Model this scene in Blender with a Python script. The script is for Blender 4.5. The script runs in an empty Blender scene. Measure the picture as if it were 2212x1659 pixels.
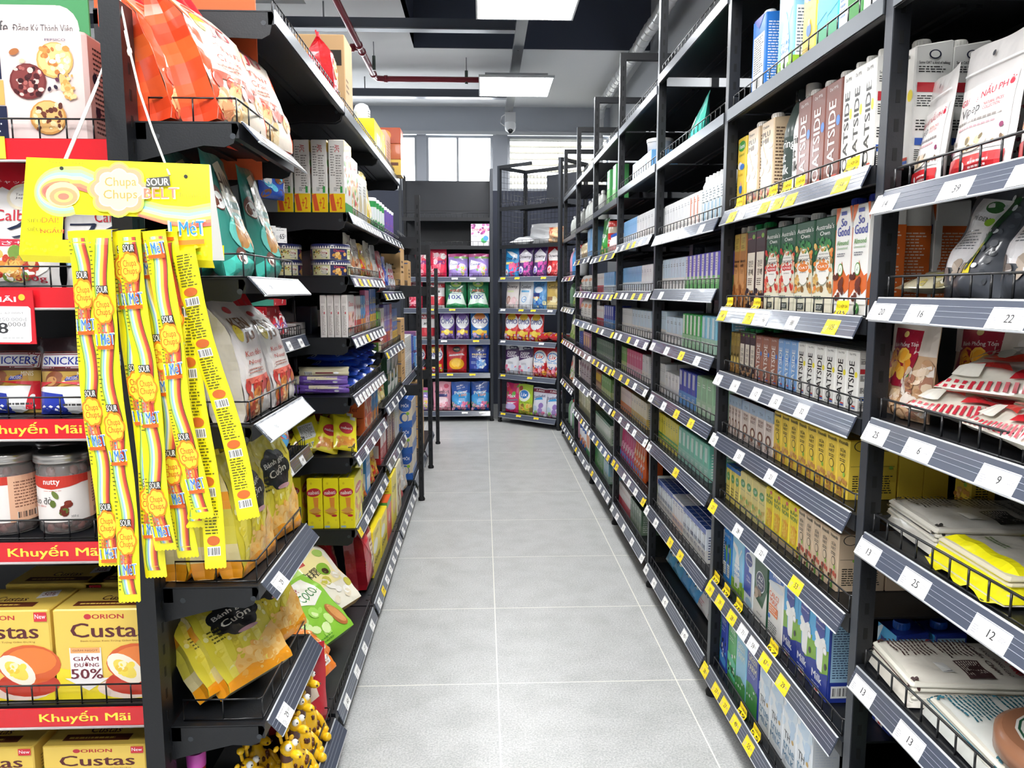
import bpy, math, random
from mathutils import Vector, Matrix
from mathutils.geometry import tessellate_polygon
rnd = random.Random(7)
ORD = 'first second third fourth fifth sixth seventh eighth ninth tenth eleventh twelfth thirteenth fourteenth fifteenth sixteenth seventeenth eighteenth nineteenth twentieth twenty-first twenty-second twenty-third twenty-fourth'.split()
rad = math.radians
SC = bpy.context.scene
COL = SC.collection

# ------------------------------------------------------------------ camera, world, exposure
cam = bpy.data.objects.new('camera', bpy.data.cameras.new('camera'))
COL.objects.link(cam)
cam.location = (0, 0, 1.30)
cam.rotation_euler = (rad(90 - 7.086), 0, rad(-2.233))
cam.data.sensor_width = 36
cam.data.lens = 36 * 1629 / 2212
cam.data.clip_start = 0.02
SC.camera = cam
SC.view_settings.view_transform = 'Standard'
SC.view_settings.look = 'None'
SC.view_settings.gamma = 1
SC.view_settings.exposure = 1.2
W = bpy.data.worlds.new('world')
SC.world = W
W.use_nodes = True
W.node_tree.nodes['Background'].inputs[0].default_value = (0.93, 0.97, 1, 1)
W.node_tree.nodes['Background'].inputs[1].default_value = 4.5
SC.cycles.max_bounces = 7
SC.cycles.diffuse_bounces = 4
SC.cycles.glossy_bounces = 3
SC.cycles.transmission_bounces = 4
SC.cycles.transparent_max_bounces = 12
SC.cycles.sample_clamp_indirect = 6

# ------------------------------------------------------------------ materials
def lin(h):
    h = h.lstrip('#')
    if len(h) == 3: h = ''.join(c * 2 for c in h)
    o = []
    for i in (0, 2, 4):
        c = int(h[i:i + 2], 16) / 255
        o.append(c / 12.92 if c < .04045 else ((c + .055) / 1.055) ** 2.4)
    return (*o, 1)
MATS = {}
# finish: roughness, specular, coat, metallic, bump strength, bump scale
FIN = {'m': (.62, .35, 0, 0, 0, 0), 'g': (.3, .5, .15, 0, 0, 0), 'f': (.3, .5, .35, 0, .5, 24),
       'k': (.42, .45, 0, .0, .12, 260), 's': (.28, .5, 0, .85, .05, 40), 'w': (.7, .3, 0, 0, .15, 90),
       'p': (.22, .5, .3, 0, 0, 0), 'r': (.35, .5, 0, .2, .06, 60)}
def mat(c, fin='g'):
    key = c + '/' + fin
    m = MATS.get(key)
    if m: return m
    m = bpy.data.materials.new(key)
    m.use_nodes = True
    nt = m.node_tree
    b = nt.nodes['Principled BSDF']
    out = nt.nodes['Material Output']
    b.inputs['Base Color'].default_value = lin(c)
    if fin in ('c', 'd', 'v'):       # clear film / glass / grey tinted rail
        tr = nt.nodes.new('ShaderNodeBsdfTransparent')
        mx = nt.nodes.new('ShaderNodeMixShader')
        mx.inputs[0].default_value = {'c': .20, 'd': .07, 'v': .5}[fin]
        b.inputs['Roughness'].default_value = .12
        if fin == 'c':
            n = nt.nodes.new('ShaderNodeTexNoise'); n.inputs['Scale'].default_value = 30
            bp = nt.nodes.new('ShaderNodeBump'); bp.inputs['Strength'].default_value = .6; bp.inputs['Distance'].default_value = .01
            tc = nt.nodes.new('ShaderNodeTexCoord')
            nt.links.new(tc.outputs['Object'], n.inputs['Vector'])
            nt.links.new(n.outputs['Fac'], bp.inputs['Height']); nt.links.new(bp.outputs[0], b.inputs['Normal'])
        nt.links.new(tr.outputs[0], mx.inputs[1]); nt.links.new(b.outputs[0], mx.inputs[2])
        nt.links.new(mx.outputs[0], out.inputs[0])
    elif fin[0] == 'e':
        b.inputs['Emission Color'].default_value = lin(c)
        b.inputs['Emission Strength'].default_value = float(fin[1:])
    else:
        r, sp, ct, me, bs, bsc = FIN[fin]
        b.inputs['Roughness'].default_value = r
        b.inputs['Specular IOR Level'].default_value = sp
        b.inputs['Coat Weight'].default_value = ct
        b.inputs['Metallic'].default_value = me
        if bs:
            n = nt.nodes.new('ShaderNodeTexNoise'); n.inputs['Scale'].default_value = bsc
            n.inputs['Detail'].default_value = 2
            bp = nt.nodes.new('ShaderNodeBump'); bp.inputs['Strength'].default_value = bs; bp.inputs['Distance'].default_value = .008 if fin == 'f' else .002
            tc = nt.nodes.new('ShaderNodeTexCoord')
            nt.links.new(tc.outputs['Object'], n.inputs['Vector'])
            nt.links.new(n.outputs['Fac'], bp.inputs['Height']); nt.links.new(bp.outputs[0], b.inputs['Normal'])
    MATS[key] = m
    return m

def floor_mat():
    m = bpy.data.materials.new('floor_tiles'); m.use_nodes = True
    nt = m.node_tree; L = nt.links.new; N = nt.nodes.new
    b = nt.nodes['Principled BSDF']
    tc = N('ShaderNodeTexCoord'); sx = N('ShaderNodeSeparateXYZ'); L(tc.outputs['Object'], sx.inputs[0])
    def M(op, a, bb=None, cc=None):
        n = N('ShaderNodeMath'); n.operation = op
        for i, v in enumerate((a, bb, cc)):
            if v is None: continue
            if isinstance(v, (int, float)): n.inputs[i].default_value = v
            else: L(v, n.inputs[i])
        return n.outputs[0]
    def edge(o, off):
        t = M('FRACT', M('DIVIDE', M('ADD', o, off), .6))
        return M('GREATER_THAN', M('ABSOLUTE', M('SUBTRACT', t, .5)), .4965)
    j = M('MAXIMUM', edge(sx.outputs[0], 6.0 - .045), edge(sx.outputs[1], 6.0 - 2.37 + 2.4))
    n1 = N('ShaderNodeTexNoise'); n1.inputs['Scale'].default_value = 170; n1.inputs['Detail'].default_value = 6; n1.inputs['Roughness'].default_value = .75
    n2 = N('ShaderNodeTexNoise'); n2.inputs['Scale'].default_value = 9; n2.inputs['Detail'].default_value = 5
    for n in (n1, n2): L(tc.outputs['Object'], n.inputs['Vector'])
    r1 = N('ShaderNodeValToRGB'); r1.color_ramp.elements[0].position = .36; r1.color_ramp.elements[1].position = .66
    r1.color_ramp.elements[0].color = lin('#989a9a'); r1.color_ramp.elements[1].color = lin('#cfd0ce')
    L(n1.outputs['Fac'], r1.inputs[0])
    mx = N('ShaderNodeMix'); mx.data_type = 'RGBA'; mx.blend_type = 'MULTIPLY'; mx.inputs[0].default_value = .35
    r2 = N('ShaderNodeValToRGB'); r2.color_ramp.elements[0].position = .3; r2.color_ramp.elements[1].position = .6
    r2.color_ramp.elements[0].color = lin('#c8cac6')
    L(n2.outputs['Fac'], r2.inputs[0]); L(r1.outputs[0], mx.inputs[6]); L(r2.outputs[0], mx.inputs[7])
    m2 = N('ShaderNodeMix'); m2.data_type = 'RGBA'; L(j, m2.inputs[0]); L(mx.outputs[2], m2.inputs[6]); m2.inputs[7].default_value = lin('#e4e2d8')
    L(m2.outputs[2], b.inputs['Base Color'])
    b.inputs['Roughness'].default_value = .34
    bp = N('ShaderNodeBump'); bp.inputs['Strength'].default_value = .12; bp.inputs['Distance'].default_value = .002
    L(n1.outputs['Fac'], bp.inputs['Height']); L(bp.outputs[0], b.inputs['Normal'])
    return m

# ------------------------------------------------------------------ text
TXT = {}
def split_tris(vs, fs, mx):
    vs = list(vs); out = []; st = [tuple(f) for f in fs]; mid = {}
    while st:
        f = st.pop()
        if len(f) != 3: out.append(f); continue
        e = max(((math.dist(vs[f[i]], vs[f[(i + 1) % 3]]), i) for i in range(3)))
        if e[0] < mx: out.append(f); continue
        i = e[1]; a, b, c = f[i], f[(i + 1) % 3], f[(i + 2) % 3]; k = (min(a, b), max(a, b))
        if k not in mid: mid[k] = len(vs); vs.append(((vs[a][0] + vs[b][0]) / 2, (vs[a][1] + vs[b][1]) / 2))
        m = mid[k]; st += [(a, m, c), (m, b, c)]
    return vs, out
def text_mesh(s, bold):
    k = (s, bold)
    if k in TXT: return TXT[k]
    def raw(body):
        c = bpy.data.curves.new('t', 'FONT'); c.body = body; c.resolution_u = 2; c.offset = 0
        o = bpy.data.objects.new('t', c); me = o.to_mesh()
        v = [(q.co.x, q.co.y) for q in me.vertices]; f = [tuple(p.vertices) for p in me.polygons]
        o.to_mesh_clear(); bpy.data.objects.remove(o); bpy.data.curves.remove(c)
        return v, f
    body = s.replace('\u0110', 'D').replace('\u0111', 'd')
    vs, fs = raw(body)
    for i, ch in enumerate(s):      # the crossed D gets its bar drawn
        if ch in '\u0110\u0111':
            r_ = max(q[0] for q in raw(body[:i + 1])[0]); b0 = len(vs)
            xa, xb, ya, yb = (r_ - .76, r_ - .36, .33, .40) if ch == '\u0110' else (r_ - .30, r_ + .07, .59, .65)
            vs += [(xa, ya), (xb, ya), (xb, yb), (xa, yb)]; fs.append((b0, b0 + 1, b0 + 2, b0 + 3))
    x0 = min(v[0] for v in vs); x1 = max(v[0] for v in vs); y0 = min(v[1] for v in vs); y1 = max(v[1] for v in vs)
    vs = [((x - (x0 + x1) / 2), (y - (y0 + y1) / 2)) for x, y in vs]
    TXT[k] = (vs, fs, x1 - x0, y1 - y0)
    return TXT[k]

# ------------------------------------------------------------------ mesh builder
class MB:
    def __init__(s): s.v = []; s.f = []; s.mi = []; s.sl = []; s.sm = []
    def add(s, vs, fs, m, sm=False):
        if m not in s.sl: s.sl.append(m)
        i = s.sl.index(m); b = len(s.v)
        s.v.extend(vs)
        for f in fs: s.f.append(tuple(b + k for k in f)); s.mi.append(i); s.sm.append(sm)
        return s
    def box(s, x0, x1, y0, y1, z0, z1, m):
        vs = [(x, y, z) for z in (z0, z1) for y in (y0, y1) for x in (x0, x1)]
        return s.add(vs, [(0, 2, 3, 1), (4, 5, 7, 6), (0, 1, 5, 4), (2, 6, 7, 3), (0, 4, 6, 2), (1, 3, 7, 5)], m)
    def prism(s, pts, fn, m, sm=False):     # pts 2D outline, fn(p, k) -> 3D for k=0,1
        n = len(pts)
        vs = [fn(p, 0) for p in pts] + [fn(p, 1) for p in pts]
        return s.add(vs, [tuple(range(n))[::-1], tuple(range(n, 2 * n))] + [(i, (i + 1) % n, n + (i + 1) % n, n + i) for i in range(n)], m, sm)
    def tube(s, pts, r, m, n=6, closed=False):
        P = [Vector(p) for p in pts]; N = len(P); vs = []
        for i, p in enumerate(P):
            a = P[i - 1] if i or closed else p; b = P[(i + 1) % N] if i < N - 1 or closed else p
            t = (b - a).normalized()
            u = t.cross(Vector((0, 0, 1)))
            if u.length < .05: u = t.cross(Vector((1, 0, 0)))
            u.normalize(); w = t.cross(u)
            for k in range(n):
                an = 2 * math.pi * k / n
                vs.append(tuple(p + (u * math.cos(an) + w * math.sin(an)) * r))
        fs = [(i * n + k, i * n + (k + 1) % n, ((i + 1) % N) * n + (k + 1) % n, ((i + 1) % N) * n + k) for i in range(N if closed else N - 1) for k in range(n)]
        if not closed: fs += [tuple(range(n))[::-1], tuple(range((N - 1) * n, N * n))]
        return s.add(vs, fs, m, True)
    def lathe(s, prof, m, n=24, cx=0, cy=0, cap=True):     # prof [(r, z)]
        vs = [(cx + r * math.cos(2 * math.pi * k / n), cy + r * math.sin(2 * math.pi * k / n), z) for r, z in prof for k in range(n)]
        fs = [(i * n + k, i * n + (k + 1) % n, (i + 1) * n + (k + 1) % n, (i + 1) * n + k) for i in range(len(prof) - 1) for k in range(n)]
        s.add(vs, fs, m, True)
        if cap:
            b = len(prof) - 1
            s.add(vs[:n], [tuple(range(n))[::-1]], m); s.add(vs[b * n:], [tuple(range(n))], m)
        return s
    def ball(s, c, r, m, n=14):
        rx, ry, rz = (r, r, r) if isinstance(r, (int, float)) else r
        k = n // 2; vs = [(c[0], c[1], c[2] - rz)]
        for i in range(1, k):
            a = -math.pi / 2 + math.pi * i / k
            vs += [(c[0] + rx * math.cos(a) * math.cos(2 * math.pi * j / n), c[1] + ry * math.cos(a) * math.sin(2 * math.pi * j / n), c[2] + rz * math.sin(a)) for j in range(n)]
        vs.append((c[0], c[1], c[2] + rz)); e = len(vs) - 1
        fs = [(0, 1 + (j + 1) % n, 1 + j) for j in range(n)]
        for i in range(k - 2): fs += [(1 + i * n + j, 1 + i * n + (j + 1) % n, 1 + (i + 1) * n + (j + 1) % n, 1 + (i + 1) * n + j) for j in range(n)]
        fs += [(e, 1 + (k - 2) * n + j, 1 + (k - 2) * n + (j + 1) % n) for j in range(n)]
        return s.add(vs, fs, m, True)
    def xf(s, M):
        s.v = [tuple(M @ Vector(v)) for v in s.v]; return s
    def mesh(s, name):
        me = bpy.data.meshes.new(name)
        me.from_pydata(s.v, [], s.f)
        for m in s.sl: me.materials.append(m)
        me.polygons.foreach_set('material_index', s.mi)
        me.polygons.foreach_set('use_smooth', s.sm)
        me.update()
        return me
    def obj(s, name, parent=None, loc=(0, 0, 0), rot=(0, 0, 0)):
        o = bpy.data.objects.new(name, s.mesh(name)); COL.objects.link(o)
        o.location = loc; o.rotation_euler = rot
        if parent is not None: o.parent = parent
        return o

USED = {}
def tag(o, label, cat, group=None):
    if label in USED and not group: print('DUP', label)
    USED[label] = 1
    for a, b in ((' shelf up', ' shelf'), (' from near post', ' from post'), (' from near end', ' from end'), (' row', '')):
        if len(label.replace(',', '').split()) > 16: label = label.replace(a, b)
    nw = len(label.replace(',', '').split())
    if nw > 16 or nw < 4: print('LEN', nw, label)
    o['label'] = label; o['category'] = cat
    if group: o['group'] = group
    return o
def struct(o): o['kind'] = 'structure'; return o
def empty(name, loc=(0, 0, 0), rz=0):
    o = bpy.data.objects.new(name, None); COL.objects.link(o); o.location = loc; o.rotation_euler = (0, 0, rz); o.empty_display_size = .05
    return o

# ------------------------------------------------------------------ printed artwork laid on a surface
# S(x, y, off) -> 3D ; x, y metres on the face, W x H its size; curved: subdivide
def art(mb, S, W_, H_, els, fin='g', curved=False, base=.0004, step=.00012):
    def tri(pts2, fs, m, off): mb.add([S(x, y, off) for x, y in pts2], fs, m)
    for i, e in enumerate(els):
        k = e[0]; off = base + step * i
        if k == 'r':
            _, c, x0, y0, x1, y1 = e[:6]
            x0 *= W_; x1 *= W_; y0 *= H_; y1 *= H_
            nx = ny = 1
            if curved: nx = max(1, int(abs(x1 - x0) / .012)); ny = max(1, int(abs(y1 - y0) / .012))
            ps = [(x0 + (x1 - x0) * a / nx, y0 + (y1 - y0) * b / ny) for b in range(ny + 1) for a in range(nx + 1)]
            tri(ps, [(b * (nx + 1) + a, b * (nx + 1) + a + 1, (b + 1) * (nx + 1) + a + 1, (b + 1) * (nx + 1) + a) for b in range(ny) for a in range(nx)], mat(c, fin), off)
        elif k == 'e':
            _, c, cx, cy, rx, ry = e[:6]; ro = rad(e[6]) if len(e) > 6 else 0
            cx *= W_; cy *= H_; rx *= W_; ry *= H_; n = 18 if max(rx, ry) > .006 else 9
            rings = max(1, int(max(rx, ry) / .012)) if curved else 1
            ps = [(cx, cy)]
            for q in range(1, rings + 1):
                for a in range(n):
                    an = 2 * math.pi * a / n; X = rx * q / rings * math.cos(an); Y = ry * q / rings * math.sin(an)
                    ps.append((cx + X * math.cos(ro) - Y * math.sin(ro), cy + X * math.sin(ro) + Y * math.cos(ro)))
            fs = [(0, 1 + a, 1 + (a + 1) % n) for a in range(n)]
            for q in range(rings - 1): fs += [(1 + q * n + a, 1 + (q + 1) * n + a, 1 + (q + 1) * n + (a + 1) % n, 1 + q * n + (a + 1) % n) for a in range(n)]
            tri(ps, fs, mat(c, fin), off)
        elif k in 'tT' and len(k) == 1:
            _, c, s, cx, cy, w, h = e[:7]; ro = e[7] if len(e) > 7 else 0
            vs, fs, tw, th = text_mesh(s, k == 'T')
            cx *= W_; cy *= H_; w *= W_; h *= H_
            if abs(ro) == 90: w, h = h, w
            sx = w / tw if w else h / th; sy = h / th if h else sx
            a = rad(ro); ca, sa = math.cos(a), math.sin(a)
            pp = [(cx + x * sx * ca - y * sy * sa, cy + x * sx * sa + y * sy * ca) for x, y in vs]
            if curved: pp, fs = split_tris(pp, fs, .02)
            tri(pp, fs, mat(c, fin), off)
            if k == 'T': tri([(x + .035 * sx * ca, y + .035 * sx * sa) for x, y in pp], fs, mat(c, fin), off + step * .4)
        elif k == 'p':
            pts = [(x * W_, y * H_) for x, y in e[2]]
            fs = [tuple(t) for t in tessellate_polygon([[Vector((x, y, 0)) for x, y in pts]])]
            if curved: pts, fs = split_tris(pts, fs, .014)
            tri(pts, fs, mat(e[1], fin), off)
        elif k == 'l':       # small print
            _, c, x0, y0, x1, y1, n = e
            r = random.Random(int((x0 + y0 * 3) * 1000)); ps = []; fs = []
            for q in range(n):
                yy = (y0 + (y1 - y0) * (q + .2) / n) * H_; hh = (y1 - y0) / n * .42 * H_; xa = x0 * W_; xe = (x0 + (x1 - x0) * r.uniform(.7, 1)) * W_
                while xa < xe:
                    xb = min(xe, xa + r.uniform(.004, .012)); b = len(ps)
                    ps += [(xa, yy), (xb, yy), (xb, yy + hh), (xa, yy + hh)]; fs.append((b, b + 1, b + 2, b + 3)); xa = xb + .002
            if ps: tri(ps, fs, mat(c, fin), off)
        elif k == 'b':       # barcode
            _, x0, y0, x1, y1 = e
            tri([(x0 * W_, y0 * H_), (x1 * W_, y0 * H_), (x1 * W_, y1 * H_), (x0 * W_, y1 * H_)], [(0, 1, 2, 3)], mat('#f2f2ee', fin), off)
            ps = []; fs = []; n = 17
            for q in range(n):
                if q % 5 == 3: continue
                xa = (x0 + (x1 - x0) * (q + .5) / (n + 1)) * W_; xb = xa + (x1 - x0) * W_ / n * (.35 + .35 * (q % 3 == 0)); b = len(ps)
                ps += [(xa, (y0 * .9 + y1 * .1) * H_), (xb, (y0 * .9 + y1 * .1) * H_), (xb, (y0 * .1 + y1 * .9) * H_), (xa, (y0 * .1 + y1 * .9) * H_)]; fs.append((b, b + 1, b + 2, b + 3))
            mb.add([S(x, y, off + step * .5) for x, y in ps], fs, mat('#1c1c20', fin))
        elif k == 'x':       # scattered blobs (food pictures, flowers)
            _, cs, x0, y0, x1, y1, n, rr, seed = e
            r = random.Random(seed)
            for q in range(n):
                cx = r.uniform(x0, x1) * W_; cy = r.uniform(y0, y1) * H_; a = r.uniform(.6, 1.2) * rr; b2 = a * r.uniform(.55, 1); ro = r.uniform(0, 3.1); m = 9
                ps = [(cx + a * math.cos(2 * math.pi * t / m) * math.cos(ro) - b2 * math.sin(2 * math.pi * t / m) * math.sin(ro), cy + a * math.cos(2 * math.pi * t / m) * math.sin(ro) + b2 * math.sin(2 * math.pi * t / m) * math.cos(ro)) for t in range(m)]
                ps = [(min(max(x, 0.0), W_), min(max(y, 0.0), H_)) for x, y in ps]
                tri(ps, [tuple(range(m))], mat(cs[q % len(cs)], fin), off + q * .000012)
        elif k == 'f':       # scalloped flower outline
            _, c, cx, cy, rx, ry, lob = e; n = lob * 6; ps = []
            for a in range(n):
                an = 2 * math.pi * a / n; q = .86 + .14 * abs(math.cos(an * lob / 2))
                ps.append((cx * W_ + rx * W_ * q * math.cos(an), cy * H_ + ry * H_ * q * math.sin(an)))
            R_ = 4 if curved else 1; al = [(cx * W_, cy * H_)] + [(cx * W_ + (x - cx * W_) * q / R_, cy * H_ + (y - cy * H_) * q / R_) for q in range(1, R_ + 1) for x, y in ps]
            fs = [(0, 1 + a, 1 + (a + 1) % n) for a in range(n)]
            for q in range(R_ - 1): fs += [(1 + q * n + a, 1 + (q + 1) * n + a, 1 + (q + 1) * n + (a + 1) % n, 1 + q * n + (a + 1) % n) for a in range(n)]
            tri(al, fs, mat(c, fin), off)
        elif k == 'w':       # wavy ribbon of parallel stripes running up the face
            _, cs, cx, wid, y0, y1, amp, wl, ph = e; n = max(6, int((y1 - y0) * H_ / .012))
            for q, c in enumerate(cs):
                ps = []
                for a in range(n + 1):
                    y = (y0 + (y1 - y0) * a / n) * H_; xo = (cx + amp * math.sin(y / wl * 2 * math.pi + ph)) * W_
                    for z in (q, q + 1): ps.append((xo + (z / len(cs) - .5) * wid * W_, y))
                tri(ps, [(2 * a, 2 * a + 1, 2 * a + 3, 2 * a + 2) for a in range(n)], mat(c, fin), off)

# ------------------------------------------------------------------ product shapes. local: front faces -Y, origin at the middle of the base
PR = {}
def reg(key, name, cat, parts, w, d, h): PR[key] = dict(name=name, cat=cat, parts=parts, w=w, d=d, h=h)
def facing(kind, w, d, h):
    if kind == 'front': return lambda x, y, o: (x - w / 2, -d / 2 - o, y)
    if kind == 'back': return lambda x, y, o: (w / 2 - x, d / 2 + o, y)
    if kind == 'left': return lambda x, y, o: (-w / 2 - o, d / 2 - x, y)
    if kind == 'right': return lambda x, y, o: (w / 2 + o, x - d / 2, y)
    if kind == 'top': return lambda x, y, o: (x - w / 2, y - d / 2, h + o)
def cbox(mb, w, d, h, m, b=.0025, slope=0):
    # box with chamfered vertical edges; slope: back of the top rises by slope
    pts = [(-w / 2 + b, -d / 2), (w / 2 - b, -d / 2), (w / 2, -d / 2 + b), (w / 2, d / 2 - b), (w / 2 - b, d / 2), (-w / 2 + b, d / 2), (-w / 2, d / 2 - b), (-w / 2, -d / 2 + b)]
    n = 8; zt = lambda y: h + slope * (y / d + .5)
    vs = [(x, y, 0) for x, y in pts] + [(x, y, zt(y) - b) for x, y in pts] + [(x * (1 - 2 * b / w), y * (1 - 2 * b / d), zt(y)) for x, y in pts]
    fs = [tuple(range(n))[::-1], tuple(range(2 * n, 3 * n))]
    for q in (0, n): fs += [(q + i, q + (i + 1) % n, q + n + (i + 1) % n, q + n + i) for i in range(n)]
    mb.add(vs, fs, m)
def carton(key, w, d, h, col, front, name='milk_carton', cat='carton', cap=None, side=None, top=None, slope=0, fin='g', back=None, capx=0, straw=False, topels=None):
    mb = MB(); cbox(mb, w, d, h, mat(col, fin), slope=slope)
    art(mb, facing('front', w, d, h), w, h, front, fin)
    if side is not None:
        for k in ('left', 'right'): art(mb, facing(k, w, d, h), d, h, side, fin)
    if back: art(mb, facing('back', w, d, h), w, h, back, fin)
    if top and not slope: art(mb, facing('top', w, d, h), w, d, [('r', top, .03, .03, .97, .97), ('r', '#e8e8e4', .03, .47, .97, .53)] + (topels or []), fin)
    if not slope and name == 'milk_carton':   # folded seam on the top
        mb.box(-w / 2 + .003, w / 2 - .003, -.0012, .0012, h, h + .004, mat(top or col, fin))
    ps = [(None, mb.mesh(name))]
    if cap:
        c = MB(); z0 = h + slope * .3
        c.lathe([(.0155, z0 - .004), (.0155, z0 + .013), (.0145, z0 + .015)], mat(cap, 'p'), 18, capx, -d * .08)
        for q in range(18):
            a = 2 * math.pi * q / 18; c.box(capx + .0152 * math.cos(a) - .0007, capx + .0152 * math.cos(a) + .0007, -d * .08 + .0152 * math.sin(a) - .0007, -d * .08 + .0152 * math.sin(a) + .0007, z0, z0 + .012, mat(cap, 'p'))
        ps.append(('cap', c.mesh('cap')))
    reg(key, name, cat, ps, w, d, h)
def pouch(key, w, h, t, col, front, kind='stand', name='snack_bag', cat='bag', fin='f', back=None, seed=0, crimp=None, bend=0, window=None, wrk=1.0, squash=.05, topcol=None, contents=None):
    r = random.Random(seed + len(key) * 7 + ord(key[0])); ph = [r.uniform(0, 6.28) for _ in range(8)]
    def prof(v):
        if kind == 'stand': return min(1, ((v + .015) / .10)) ** .45 * (max(0, min(1, (1 - v) / .8))) ** .85
        if kind == 'block': return min(1, ((v + .015) / .05)) ** .4 * (max(0, min(1, (1 - v) / .22))) ** .7
        return max(0, 1 - abs(2 * v - 1) ** 3.2) ** .62
    def T(u, v):
        q = max(0, 1 - abs(2 * u - 1) ** (2.6 if kind != 'block' else 6)) ** .6
        base = t / 2 * q * prof(v)
        wr = .05 * t * wrk * math.sin(u * 7 + ph[0] + 3 * v) * math.sin(v * 9 + ph[1]) + .022 * t * wrk * math.sin(u * 13 + ph[2] - 6 * v) + .02 * t * wrk * math.sin(v * 17 + ph[3] + 4 * u)
        return base + wr * min(1, q * 1.2) * min(1, prof(v) * 1.3)
    def width(v): return 1 - squash * prof(v) + .012 * math.sin(v * 13 + ph[4])
    def P(u, v, sgn, off):
        x = (u - .5) * w * width(v); y = sgn * (T(u, v) + off); z = v * h
        z += .012 * h * math.sin(u * 6 + ph[5]) * max(0, v - .75) * 4
        y += bend * v * v * v + .02 * t * math.sin(u * 8 + ph[6]) * (v > .9)
        return (x, y, z)
    NU, NV = 14, 20; mb = MB()
    for sgn in (-1, 1):
        vs = [P(a / NU, b / NV, sgn, 0) for b in range(NV + 1) for a in range(NU + 1)]
        fs = []
        for b in range(NV):
            for a in range(NU):
                q = b * (NU + 1) + a; f = (q, q + 1, q + NU + 2, q + NU + 1); fs.append(f if sgn < 0 else f[::-1])
        mb.add(vs, fs, mat(col, fin), True)
    # bottom closing strip
    bs = [P(a / NU, 0, -1, 0) for a in range(NU + 1)] + [P(a / NU, 0, 1, 0) for a in range(NU + 1)]
    mb.add(bs, [(a, NU + 1 + a, NU + 2 + a, a + 1) for a in range(NU)], mat(col, fin))
    def G(u, v, sgn, o):
        a = min(NU - 1, int(u * NU)); b = min(NV - 1, int(v * NV)); fa = u * NU - a; fb = v * NV - b
        c = [P((a + i) / NU, (b + j) / NV, sgn, 0) for j in (0, 1) for i in (0, 1)]
        q = [c[0][k] * (1 - fa) * (1 - fb) + c[1][k] * fa * (1 - fb) + c[2][k] * (1 - fa) * fb + c[3][k] * fa * fb for k in range(3)]
        return (q[0], q[1] + sgn * o, q[2])
    art(mb, lambda x, y, o: G(min(1, max(0, x / w)), min(1, max(0, y / h)), -1, o), w, h, front, fin, True, .0013, .00018)
    if back: art(mb, lambda x, y, o: G(1 - min(1, max(0, x / w)), min(1, max(0, y / h)), 1, o), w, h, back, fin, True, .0013, .00018)
    if crimp:       # ridged heat seals
        for v0, v1 in (((.955, 1.0),) if kind in ('stand', 'block') else ((.0, .04), (.96, 1.0))):
            for sgn in (-1, 1):
                for q in range(4):
                    va = v0 + (v1 - v0) * q / 4; vb = va + (v1 - v0) / 8
                    vs = [P(a / NU, vv, sgn, .0007) for vv in (va, vb) for a in range(NU + 1)]
                    mb.add(vs, [((a, a + 1, NU + 2 + a, NU + 1 + a) if sgn < 0 else (a, NU + 1 + a, NU + 2 + a, a + 1)) for a in range(NU)], mat(crimp, fin))
    ps = [(None, mb.mesh(name))]
    if contents:
        cb = MB()
        rr = random.Random(seed + 3)
        for q in range(contents[2]):
            u = rr.uniform(.14, .86); v = rr.uniform(.06, contents[3]); m = mat(contents[1][q % len(contents[1])], 'm')
            tt = T(u, v) * .55; x, y, z = P(u, v, 0, 0)
            s2 = contents[4]
            cb.ball((x, rr.uniform(-tt, tt) + bend * v ** 3, max(z, s2 * .8)), (s2 * rr.uniform(.7, 1.2), min(s2, tt + .002) * .8, s2 * rr.uniform(.6, 1)), m, 8)
        ps.append((contents[0], cb.mesh(contents[0])))
    reg(key, name, cat, ps, w, t, h)
def cyl(key, name, cat, parts, r, h):   # parts: [(partname, [(r,z)..], colour, finish, els or None)]
    ps = []
    for pn, prof, c, f, els in parts:
        mb = MB(); mb.lathe(prof, mat(c, f), 28)
        if els:
            rr = prof[len(prof) // 2][0]; z0 = prof[0][1]; hh = prof[-1][1] - z0; Wc = 2 * math.pi * rr
            S = lambda x, y, o: ((rr + o) * math.sin((x / Wc - .5) * 2 * math.pi), -(rr + o) * math.cos((x / Wc - .5) * 2 * math.pi), z0 + y)
            art(mb, S, Wc, hh, els, 'g', True, .0005, .00015)
        ps.append((pn, mb.mesh(pn or name)))
    reg(key, name, cat, ps, 2 * r, 2 * r, h)

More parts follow.
